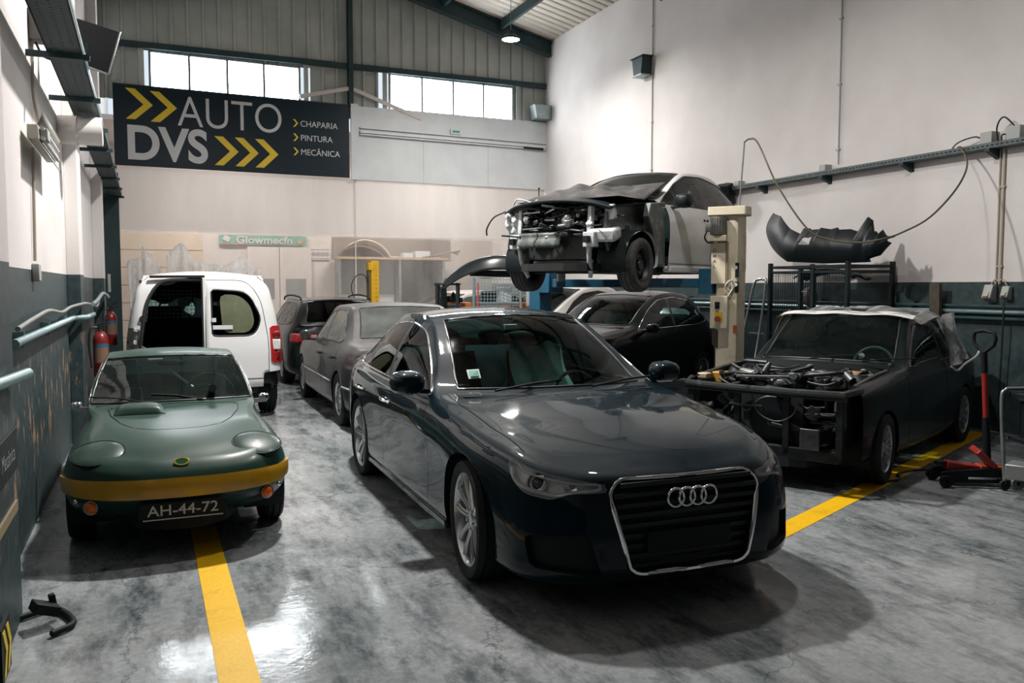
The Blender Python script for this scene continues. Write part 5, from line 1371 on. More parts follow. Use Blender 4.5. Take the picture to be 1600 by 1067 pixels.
# ------------------------------------------------------------------ white van, rear door open
def van():
    Wp = dusty('van_white', (.55, .555, .56), (.42, .40, .38), .35, rough=.35, coat=.3, scale=3)
    car = empty('panel_van', (.66, 13.0, 0), R(90), 'white panel van seen from behind with one rear door open', 'van')
    spec = dict(
        plan=[(2.25, 0), (2.2, .5), (2.0, .80), (1.4, .90), (0, .905), (-1.35, .905), (-1.9, .90), (-2.05, .86), (-2.12, .76), (-2.14, .4), (-2.14, 0)],
        prof=[(0, [(.3, .05), (.5, 0), (.8, .05), (.98, .3), (1.1, .75), (1.45, 1.15), (1.72, 1.6), (1.80, 1.75)]), (3, [(.3, .08), (.5, .01), (.8, .0), (.95, .02), (1.1, .05), (1.45, .14), (1.70, .24), (1.78, .32)]),
              (4, [(.3, .08), (.5, .01), (.8, .0), (.95, .01), (1.1, .025), (1.45, .085), (1.70, .17), (1.79, .27)]), (6, [(.3, .08), (.45, .01), (.8, .0), (.95, .005), (1.1, .02), (1.45, .085), (1.70, .17), (1.79, .27)]),
              (8, [(.42, .04), (.5, .005), (.8, .0), (.95, .008), (1.1, .03), (1.45, .085), (1.70, .17), (1.80, .26)]), (10, [(.42, .02), (.5, 0), (.8, .0), (.95, .01), (1.1, .03), (1.45, .08), (1.74, .14), (1.83, .22)])],
        corner=(3, 8),
        top=[(1.0, .9, .45, 1.80, .6, 1.83), (.3, .3, .5, 1.83, .3, 1.85), (-.8, -.8, .5, 1.835, -.8, 1.865), (-1.5, -1.5, .45, 1.835, -1.5, 1.86)])
    YZ = lambda V: V[:, [1, 2]]
    rear = lambda V: V[:, 0] < -1.75
    op = roundpoly([(-.4, 1.745), (.50, 1.745), (.655, 1.50), (.73, 1.0), (.73, .52), (-.4, .52)], [0, .17, .2, .1, .03, 0])
    f_op = lambda V, A: np.where(rear(V) & (A[:, 0] == 0), sd_poly(YZ(V), op), 1)
    wn = roundpoly([(.07, 1.63), (.50, 1.60), (.655, 1.26), (.56, 1.065), (.07, 1.065)], [.02, .13, .1, .1, .02])
    f_wn = lambda V, A: np.where(rear(V) & (A[:, 0] == 0), sd_poly(YZ(V), wn), 1)
    tl = roundpoly([(.745, 1.175), (.90, 1.175), (.92, .72), (.755, .72)], [.03, .03, .03, .03])
    f_tl = lambda V, A: np.where(rear(V) & (A[:, 0] == 0), sd_poly(YZ(V), tl), 1)
    f_gap = lambda V, A: np.where(rear(V) & (A[:, 0] == 0), abs(sd_poly(YZ(V), op)) - .004, 1)
    pt_ = roundpoly([(.16, 1.575), (.40, 1.56), (.53, 1.43), (.57, 1.22), (.50, 1.10), (.19, 1.10)], .09)
    f_pt = lambda V, A: np.where(rear(V) & (A[:, 0] == 0), sd_poly(YZ(V), pt_), 1)
    low = lambda V, A: np.where(rear(V) & (A[:, 0] == 0), sd_poly(YZ(V), roundpoly([(.66, .60), (1.0, .62), (1.0, .3), (.66, .3)], [.04, 0, 0, 0])), 1)
    cfg = dict(axles=[(1.38, .33, .36), (-1.35, .33, .36)], ww=(.88, .5), regions=[('open', f_op), ('lamp', f_tl), ('win', f_wn), ('patch', f_pt), ('gap', f_gap), ('cutout', low)], ymin=.5,
               masks=[('front_glass', lambda C, A, l: (A[:, 0] == 0) & (C[:, 2] > 1.08) & (C[:, 2] < 1.66) & (C[:, 0] > .62))])
    s, sel, lab = car_body(car, spec, cfg, Wp, .045)
    faces_to_mesh('windscreen', s, sel('front_glass'), M_GLASS, car)
    # right-hand rear door stays shut (viewer's right is the van's right: y < 0)
    d = faces_to_mesh('rear_door', s, sel('open'), Wp, car, both=False, side=-1, solid=.04)
    w = faces_to_mesh('rear_window', s, sel('win', 'patch'), glass_mat('van_glass', (.10, .13, .12), .06), d, both=False, side=-1)
    tag(trim_tubes('window_seal', s, sel('win', 'patch'), .010, M_SEAL, w, both=False, side=-1), kind='stuff')
    # dusty wiped patch in the pane: olive film just inside the glass
    faces_to_mesh('dusty_patch', s, sel('patch'), mat('olive_film', (.075, .085, .040), .6, noise=(7, (.045, .055, .028), .4, .7)), w, both=False, side=-1, offset=.003)
    mb = MB(); mb.box((-2.115, -.09, 1.26), (.004, .05, .05)); mb.build('window_label', M_WHITE, w)
    mb = MB(); mb.box((-2.125, -.19, 1.17), (.004, .23, .05)); mb.build('window_label', M_WHITE, w)
    # door edge seen beside the opening
    mb = MB(); mb.bar((-2.10, .012, .5), (-2.0, .012, 1.775), .05, .06, (1, 0, 0)); mb.build('door_edge', Wp, d, bevel=.008)
    mb = MB(); mb.bar((-2.115, .035, .5), (-2.01, .035, 1.77), .018, .05, (1, 0, 0)); mb.build('door_seal', M_SEAL, d)
    # frame round the opening (van's left, y > 0)
    mb = MB()
    op3 = [(p[0], p[1]) for p in roundpoly([(.05, 1.75), (.50, 1.745), (.66, 1.50), (.735, 1.0), (.735, .52)], [0, .17, .2, .1, 0]) if p[0] > 0.0]
    mb.tube([(-2.12 + .14 * max(0, (z - .95) / .85) ** 1.5, y, z) for y, z in op3], .022, 8); mb.build('opening_seal', M_SEAL, car, angle=60)
    mb = MB(); mb.bar((-2.0, .0, 1.79), (-1.99, .62, 1.785), .05, .03); mb.build('roof_gutter', M_BLACK, car)
    # lamp on the right; on the left the lamp is out and the bare panel shows
    red = mat('red_lens', (.30, .01, .012), .2, coat=1)
    l = faces_to_mesh('tail_lamp', s, sel('lamp'), red, car, both=False, side=-1, offset=.02, skirt=.03)
    mb = MB(); mb.box((-2.115, -.825, .945), (.05, .10, .13), (0, 0, -.35)); mb.build('reverse_lens', mat('clear_lens', (.55, .55, .55), .2, coat=1), l, bevel=.012)
    for z in (1.07, .82):
        mb = MB(); mb.sphere((-2.10, -.825, z), .05, 12, 8, (.6, 1, 1)); mb.build('bulb_ring', mat('deep_red_lens', (.16, .004, .006), .15, coat=1), l, angle=60)
    faces_to_mesh('lamp_recess', s, sel('lamp'), mat('bare_metal', (.33, .33, .31), .5, .4, noise=(14, (.12, .13, .12), .45, .6)), car, both=False, side=1, offset=-.03, skirt=-.03)
    for z, y in ((1.15, .79), (1.0, .80), (.9, .77), (.78, .82)):
        mb = MB(); mb.box((-2.06, y, z), (.05, .05, .05), (.3, .2, .4)); mb.build('lamp_bracket', M_STEELLT, car, bevel=.006)
    mb = MB(); mb.cyl((-2.10, .70, 1.28), (-2.02, .70, 1.28), .045, seg=14); mb.build('rubber_buffer', M_RUBBER, car)
    mb = MB(); mb.bar((-2.12, .74, .95), (-2.18, .60, .86), .03, .05); mb.build('door_check', M_STEELLT, car)
    for sg in (1, -1): faces_to_mesh('bumper_corner', s, sel('cutout'), M_PLASTIC, car, both=False, side=sg, offset=-.06)
    # cabin and load space
    dark = mat('van_lining', (.012, .014, .016), .8)
    mb = MB()
    mb.add([(-2.0, -.78, .5), (-2.0, .78, .5), (.2, .78, .5), (.2, -.78, .5)], [(0, 1, 2, 3)])
    mb.add([(-1.92, -.82, .5), (.2, -.82, .5), (.2, -.70, 1.72), (-1.92, -.70, 1.72)], [(0, 1, 2, 3)]); mb.add([(-1.92, .82, .5), (.2, .82, .5), (.2, .70, 1.72), (-1.92, .70, 1.72)], [(3, 2, 1, 0)])
    mb.add([(-1.92, .70, 1.72), (.2, .70, 1.72), (.2, -.70, 1.72), (-1.92, -.70, 1.72)], [(0, 1, 2, 3)])
    mb.build('lining', dark, car, angle=0)
    mb = MB(); mb.box((.2, 0, .85), (.03, 1.5, .72)); mb.build('bulkhead', dark, car)
    gb = MB()
    for i in range(25): gb.bar((.2, -.72 + i * .06, 1.2), (.2, -.72 + i * .06, 1.60), .006)
    for i in range(8): gb.bar((.2, -.75, 1.22 + i * .055), (.2, .75, 1.22 + i * .055), .006)
    tag(gb.build('bulkhead_mesh', M_STEELLT, car, angle=0), kind='stuff')
    mb = MB(); mb.grid(lambda a, b: (.21, -.75 + 1.5 * a, 1.48 + .04 * math.sin(a * 14) + b * .24), 24, 2); mb.build('roof_flap', dark, car)
    seat(car, .62, .42, .72, M_SEATBLK, .12, .5); seat(car, .62, -.42, .72, M_SEATBLK, .12, .5)
    mb = MB(); mb.box((1.15, 0, 1.52), (.02, .22, .06)); mb.build('interior_mirror', M_BLACK, car, bevel=.01)
    mb = MB(); mb.grid(lambda a, b: (1.75 - .5 * b, -.8 + 1.6 * a, 1.08 - .03 * b), 6, 4); mb.build('dashboard', M_DASH, car)
    for x in (1.38, -1.35):
        for sg in (1, -1): wheel(car, x, sg * .79, .32, .32, .20, .20, 'steel', mat('steel_rim', (.2, .21, .21), .4, .6), sg, 0, disc=False)
    pan(car, spec, .32, .44, .75)
    mb = MB(); mb.box((-2.0, 0, .40), (.12, 1.2, .12)); mb.build('rear_crossmember', M_UNDER, car, bevel=.02)
van()
# ================================================================== STRIPPED CARS, LIFT AND GEAR ON THE RIGHT
M_DKMETAL = mat('engine_dark', (0.008, 0.012, 0.014), .5, .2, spec=.3, noise=(9, (.03, .036, .038), .48, .72))
M_MIDMETAL = mat('engine_mid', (0.09, 0.10, 0.10), .4, .6, noise=(9, (.03, .036, .038), .4, .7))
M_LTMETAL = mat('engine_alloy', (0.50, 0.51, 0.51), .38, .7, noise=(10, (.28, .29, .29), .4, .7))
M_HOSE = mat('hose_black', (0.014, 0.016, 0.018), .4)
M_TANK = mat('tank_cream', (0.46, 0.38, 0.25), .5)
M_OCHRE = mat('ochre_paint', (0.42, 0.24, 0.04), .5)
def clutter(root, box, n, seed, bright=.3, r=(.008, .022)):
    """hoses, brackets and canisters filling an engine bay; box = (x0,x1,y0,y1,z0,z1)"""
    g = random.Random(seed); x0, x1, y0, y1, z0, z1 = box
    P = lambda: Vector((g.uniform(x0, x1), g.uniform(y0, y1), g.uniform(z0, z1)))
    pick = lambda: M_LTMETAL if g.random() < bright else (M_MIDMETAL if g.random() < .5 else M_DKMETAL)
    for i in range(n):
        k = i % 4
        if k == 0:
            a = P(); a.z = g.uniform((z0 + z1) / 2, z1); pts = [a]
            for _ in range(3):
                b = pts[-1] + Vector((g.uniform(-.2, .2), g.uniform(-.25, .25), g.uniform(-.07, .06)))
                pts.append(Vector((min(max(b.x, x0), x1), min(max(b.y, y0), y1), min(max(b.z, z0), z1 + .03))))
            mb = MB(); mb.tube(chain(pts, 5), g.uniform(*r), 7); mb.build('hose', M_HOSE if g.random() > bright * .5 else M_MIDMETAL, root, angle=60)
        elif k == 1:
            c = P(); c.z = g.uniform((z0 + 2 * z1) / 3, z1) - .02
            mb = MB(); mb.box(c, (g.uniform(.04, .16), g.uniform(.03, .12), g.uniform(.03, .08)), (g.uniform(-.4, .4), g.uniform(-.4, .4), g.uniform(0, 3))); mb.build('bracket', pick(), root, bevel=.006)
        elif k == 2:
            c = P(); c.z = g.uniform((z0 + z1) / 2, z1) - .04; d = Vector((g.uniform(-1, 1), g.uniform(-1, 1), g.uniform(-.2, .6))).normalized(); L = g.uniform(.05, .14); q = g.uniform(.02, .045)
            mb = MB(); mb.lathe([(0, 0), (q, 0), (q, L * .8), (q * .7, L * .85), (q * .7, L), (0, L)], c, d, 14); mb.build('canister', pick(), root, angle=40)
        else:
            a = P(); a.z = g.uniform((z0 + z1) / 2, z1); d = Vector((g.uniform(-.3, .3), g.uniform(-.35, .35), g.uniform(-.04, .04)))
            mb = MB(); mb.tube([a, a + d], g.uniform(.006, .013), 6); mb.build('rod', pick(), root)

# ------------------------------------------------------------------ classic coupe without bonnet and nose
def coupe():
    P = mat('coupe_black', (0.003, 0.007, 0.008), .4, .0, spec=.12, coat=.3, noise=(4, (.006, .011, .012), .45, .75))
    car = empty('stripped_coupe', (6.52, 6.52, 0), R(205.5), 'dark classic coupe without bonnet, its roof wrapped in plastic film', 'car')
    spec = dict(
        plan=[(2.05, 0), (2.03, .5), (1.97, .72), (1.8, .79), (1.285, .815), (.5, .82), (-.4, .825), (-1.285, .82), (-1.8, .79), (-2.08, .70), (-2.15, .4), (-2.17, 0)],
        prof=[(0, [(.22, .1), (.26, .02), (.4, 0), (.55, .0), (.70, .01), (.80, .03), (.84, .06)]), (3, [(.22, .1), (.26, .02), (.4, 0), (.55, 0), (.70, .005), (.80, .02), (.85, .05)]),
              (4, [(.2, .1), (.24, .02), (.4, 0), (.56, 0), (.70, .008), (.81, .025), (.865, .055)]), (6, [(.18, .08), (.21, .03), (.38, .01), (.56, 0), (.72, .008), (.84, .02), (.90, .05)]),
              (8, [(.24, .08), (.27, .03), (.4, .0), (.56, 0), (.72, .008), (.86, .03), (.92, .06)]), (11, [(.3, .08), (.33, .02), (.44, 0), (.56, 0), (.72, .02), (.86, .04), (.92, .08)])],
        corner=(2, 9),
        top=[(1.75, 1.8, .62, .87, 1.85, .88), (1.285, 1.285, .66, .90, 1.3, .925), (.82, .80, .69, .935, .88, .965), (.64, .56, .69, .95, .68, .975), (.38, .28, .65, 1.17, .38, 1.195), (.12, .03, .60, 1.365, .10, 1.395),
             (-.4, -.4, .59, 1.415, -.4, 1.445), (-.85, -.88, .58, 1.375, -.9, 1.41), (-1.1, -1.15, .61, 1.18, -1.2, 1.195), (-1.38, -1.42, .67, .98, -1.45, .99), (-1.85, -1.85, .62, .95, -1.88, .97)])
    dlo = roundpoly([(.48, .93), (.24, 1.13), (.03, 1.30), (-.4, 1.35), (-.82, 1.31), (-1.0, 1.14), (-1.1, .96), (-.8, .94)], .035)
    hoodp = np.array([(2.2, -.1), (2.2, .70), (1.3, .715), (.86, .70), (.84, -.1)])
    f_h = lambda V, A: np.where(A[:, 0] == 1, sd_poly(V[:, :2], hoodp), 1)
    f_n = lambda V, A: np.where((A[:, 0] == 0) & (V[:, 0] > 1.2), np.maximum(1.80 - V[:, 0], -1), 1)
    f_roof = lambda V, A: np.where(A[:, 0] == 1, np.maximum.reduce([6.0 - A[:, 1], A[:, 1] - 9.9, 2.35 - A[:, 2]]), 1)
    cfg = dict(axles=[(1.285, .30, .33), (-1.285, .30, .33)], belt=.90, dlo=dlo, pillars=[[(-.52, .9), (-.56, .9), (-.54, 1.4), (-.5, 1.4)]], ws=(4.05, 5.95, 4.05), rw=(8.1, 9.9, 4.1), ww=(.79, .48), ymin=.45,
               lines=[[(.66, .26), (.66, .92)], [(-.55, .26), (-.56, .93)]], lw=.005, regions=[('hood', f_h), ('nose', f_n)], glass=glass_mat('coupe_glass', (.34, .48, .45), .03), ws_mat=glass_mat('coupe_screen', (.40, .56, .52), .03, .04, (.1, .16, .15)))
    cfg['masks'] = [('drop', lambda C, A, l: (l == 'hood') | (l == 'nose'))]
    s, sel, lab = car_body(car, spec, cfg, P, .04)
    # clear wrap: film drawn over roof, pillars and the rear quarter, with a white taped edge
    film = bpy.data.materials.new('wrap_film'); film.use_nodes = True; nt = film.node_tree; nt.nodes.clear()
    out = nt.nodes.new('ShaderNodeOutputMaterial'); tr = nt.nodes.new('ShaderNodeBsdfTransparent'); tr.inputs[0].default_value = (.85, .88, .88, 1)
    gl = nt.nodes.new('ShaderNodeBsdfGlossy'); gl.inputs['Roughness'].default_value = .22; gl.inputs[0].default_value = (.8, .82, .82, 1); df = nt.nodes.new('ShaderNodeBsdfDiffuse'); df.inputs[0].default_value = (.5, .5, .5, 1)
    tc = nt.nodes.new('ShaderNodeTexCoord'); n1 = nt.nodes.new('ShaderNodeTexNoise'); n1.inputs['Scale'].default_value = 5; n1.inputs['Detail'].default_value = 6
    mp = nt.nodes.new('ShaderNodeMapping'); mp.inputs['Scale'].default_value = (.5, 2, 1); nt.links.new(tc.outputs['Object'], mp.inputs[0]); nt.links.new(mp.outputs[0], n1.inputs['Vector'])
    r1 = nt.nodes.new('ShaderNodeMapRange'); r1.inputs[1].default_value = .40; r1.inputs[2].default_value = .62; r1.inputs[3].default_value = .12; r1.inputs[4].default_value = .62; nt.links.new(n1.outputs['Fac'], r1.inputs[0])
    bp = nt.nodes.new('ShaderNodeBump'); bp.inputs['Strength'].default_value = .9; bp.inputs['Distance'].default_value = .03; nt.links.new(n1.outputs['Fac'], bp.inputs['Height']); nt.links.new(bp.outputs[0], gl.inputs['Normal'])
    m1 = nt.nodes.new('ShaderNodeMixShader'); nt.links.new(r1.outputs[0], m1.inputs[0]); nt.links.new(tr.outputs[0], m1.inputs[1]); nt.links.new(df.outputs[0], m1.inputs[2])
    m2 = nt.nodes.new('ShaderNodeMixShader'); m2.inputs[0].default_value = .22; nt.links.new(m1.outputs[0], m2.inputs[1]); nt.links.new(gl.outputs[0], m2.inputs[2]); nt.links.new(m2.outputs[0], out.inputs['Surface'])
    fm = MB()
    def film_pt(a, b):      # a: front to back, b: left side to right side over the roof
        x = .08 - 1.15 * a; yy = 2 * b - 1
        w = np.interp(a, [0, .4, .8, 1], [.63, .62, .63, .70]); zt = np.interp(a, [0, .45, .85, 1], [1.425, 1.465, 1.42, 1.21])
        drop = max(0, abs(yy) - .80) / .20
        return (x + .02 * math.sin(13 * b), math.copysign(min(abs(yy), .80) / .80 * w + drop * .10 * (1 + .6 * a), yy), zt - .05 * min(abs(yy) / .8, 1) ** 3 - drop * (.05 + .30 * max(0, a - .45)) + .012 * math.sin(9 * a + 17 * b) + .008 * math.sin(31 * b))
    fm.grid(film_pt, 22, 40); fo = fm.build('roof_film', film, car, angle=180)
    tape = mat('masking_tape', (.58, .58, .56), .6, bump=(20, .3))
    mb = MB(); mb.grid(lambda a, b: (.135 - .10 * b - .035 * (2 * a - 1) ** 2 + .012 * math.sin(21 * a), .66 * (2 * a - 1), 1.395 + .030 * b - .030 * (2 * a - 1) ** 4 + .006 * math.sin(17 * a)), 30, 3); mb.build('tape_edge', tape, fo, angle=180)
    for sg in (1,):
        mb = MB(); mb.grid(lambda a, b: (-.62 - .62 * a + .05 * math.sin(7 * b), sg * (.68 + .17 * b + .03 * math.sin(9 * a + 4 * b)), 1.34 - .48 * b + .07 * a * (1 - b) + .05 * a * b), 14, 12); mb.build('film_flap', film, fo, angle=180)
        mb = MB(); mb.tube(chain([(-.60, sg * .84, .865), (-.72, sg * .87, .82), (-.95, sg * .88, .87), (-1.22, sg * .92, .93), (-1.30, sg * .94, .99)], 5), .012, 6); mb.build('flap_edge', tape, fo, angle=60)
    mb = MB(); mb.grid(lambda a, b: (.02 - .28 * a, -.66 - .10 * b - .04 * a, 1.365 - .20 * b + .06 * a), 4, 4); mb.build('card_patch', mat('card_tan', (.42, .28, .18), .7), fo, solid=.004)
    # cabin
    for y in (.35, -.35): seat(car, -.25, y, .48, M_SEATBLK, .3, .48)
    mb = MB(); mb.grid(lambda a, b: (.66 - .36 * b, -.66 + 1.32 * a, .95 - .03 * b - .2 * max(0, b - .8) * 5), 8, 6); mb.build('dashboard', M_DASH, car, angle=180)
    steering_wheel(car, .22, .34, .90, .19, -.35, mat('wheel_leather', (.08, .10, .10), .3, coat=.5))
    mb = MB(); mb.box((-1.5, 0, .6), (.8, 1.2, .5)); mb.build('boot_blocker', M_BLACK, car)  # dark box added behind the seats to stop light
    for y in (-.08, .42):
        mb = MB(); mb.tube([(.78, y, .985), (.66, y + .22, 1.015), (.62, y + .42, 1.03)], .006, 6); mb.build('wiper', M_BLACK, car)
    # front end structure
    sl = mat('slam_panel', (.02, .026, .028), .45, .3, noise=(10, (.09, .10, .10), .55, .75))
    mb = MB(); mb.tube([(1.78, -.76, .835), (1.97, -.70, .815), (2.0, -.3, .81), (2.0, .3, .81), (1.97, .70, .815), (1.78, .76, .835)], .028, 8); mb.build('slam_panel', sl, car)
    mb = MB(); mb.bar((1.96, -.72, .79), (1.96, .72, .79), .05, .06); mb.build('slam_rail', M_DKMETAL, car, bevel=.008)
    mb = MB(); mb.bar((1.93, -.66, .30), (1.93, .66, .30), .08, .10); mb.build('lower_rail', M_DKMETAL, car, bevel=.01)
    for y in (-.66, -.22, .22, .66):
        mb = MB(); mb.bar((1.95, y, .28), (1.95, y, .80), .05, .04, (1, 0, 0)); mb.build('support_post', M_DKMETAL, car)
    for y in (-.45, .45):
        mb = MB(); mb.box((1.78, y, .44), (.5, .10, .12)); mb.build('chassis_leg', M_DKMETAL, car, bevel=.01)
        mb = MB(); mb.box((2.03, y, .44), (.03, .16, .17)); mb.build('bumper_mount', M_MIDMETAL, car, bevel=.006)
    mb = MB(); mb.box((1.80, 0, .55), (.06, .62, .42)); mb.build('radiator', mat('radiator_black', (.012, .014, .015), .6), car)
    mb = MB(); mb.lathe([(.19, -.01), (.20, 0), (.19, .01), (.05, .015), (0, .015)], (1.87, .05, .55), (1, 0, 0), 24); mb.build('fan_ring', M_PLASTIC, car)
    for y in (-.66, .66):
        mb = MB(); mb.box((1.25, y, .60), (1.2, .03, .46)); mb.build('inner_wing', M_DKMETAL, car)
        mb = MB(); mb.lathe([(0, .05), (.07, .05), (.085, .02), (.11, 0), (.11, -.2)], (1.25, y * .86, .86), (0, 0, 1), 18); mb.build('strut_tower', M_DKMETAL, car)
    mb = MB(); mb.box((.86, 0, .66), (.04, 1.3, .5)); mb.build('firewall', M_DKMETAL, car)
    mb = MB(); mb.grid(lambda a, b: (.86 + .04 * b - .03 * (2 * a - 1) ** 2, -.68 + 1.36 * a, .965 - .10 * b), 10, 3); mb.build('scuttle', P, car, angle=180)
    mb = MB(); mb.box((1.4, .0, .30), (.95, 1.1, .06)); mb.build('undertray', M_UNDER, car)
    # engine
    mb = MB(); mb.box((1.32, 0, .62), (.72, .34, .34)); mb.build('engine_block', M_DKMETAL, car, bevel=.03)
    mb = MB(); mb.box((1.30, -.03, .82), (.62, .20, .09)); mb.build('cam_cover', M_MIDMETAL, car, bevel=.03)
    for i in range(6):
        x = 1.08 + i * .09
        mb = MB(); mb.tube(chain([(x, .02, .82), (x, .16, .90), (x, .30, .86), (x, .34, .76)], 4), .020, 8); mb.build('intake_runner', M_MIDMETAL if i % 2 else M_DKMETAL, car, angle=60)
    mb = MB(); mb.cyl((1.05, .36, .78), (1.60, .36, .78), .05, seg=14); mb.build('plenum', M_MIDMETAL, car)
    mb = MB(); mb.lathe([(0, 0), (.09, 0), (.10, .03), (.10, .10), (.04, .13), (0, .13)], (1.63, -.42, .66), (0, 0, 1), 18); mb.build('air_filter', M_DKMETAL, car)
    mb = MB(); mb.box((1.05, .53, .82), (.20, .14, .16)); mb.build('expansion_tank', M_TANK, car, bevel=.025)
    mb = MB(); mb.lathe([(0, .0), (.04, 0), (.04, .03), (0, .03)], (1.05, .53, .90), (0, 0, 1), 14); mb.build('tank_cap', M_BLACK, car)
    mb = MB(); mb.grid(lambda a, b: (1.0 + .3 * a, .42 + .14 * b, .90 + .03 * math.sin(3 * a)), 4, 3); mb.build('heat_shield', mat('shield_ochre', (.30, .19, .09), .5), car, solid=.004)
    mb = MB(); mb.box((1.48, -.63, .83), (.16, .12, .10)); mb.build('brake_reservoir', M_OCHRE, car, bevel=.01)
    mb = MB(); mb.box((1.73, -.66, .86), (.10, .10, .05)); mb.build('filler_cap', M_TANK, car, bevel=.01)
    mb = MB(); mb.tube(chain([(1.68, .46, .77), (1.86, .30, .79), (1.9, .15, .80), (1.8, -.02, .80)], 5), .028, 8); mb.build('top_hose', M_MIDMETAL, car, angle=60)
    mb = MB(); mb.tube(chain([(1.96, -.1, .80), (2.02, .0, .62), (2.03, .16, .56), (2.03, .30, .62), (2.0, .34, .74)], 6), .005, 6); mb.build('loose_cable', M_HOSE, car, angle=60)
    for sg in (1, -1):
        mb = MB(); mb.tube(chain([(.95, sg * .69, .925), (1.3, sg * .69, .905), (1.78, sg * .70, .86)], 5), .02, 6); mb.build('wing_flange', M_MIDMETAL, car)
    clutter(car, (.95, 1.78, -.56, .56, .74, .93), 76, 11, .28)
    clutter(car, (1.80, 1.90, -.6, .6, .34, .70), 16, 5, .0)
    for x in (1.285, -1.285):
        for sg in (1, -1): wheel(car, x, sg * .725, .30, .30, .205, .205, 'lattice', M_ALLOY, sg, R(5) if x > 0 else 0, disc=False)
    pan(car, spec, .18, .26, .6)
coupe()

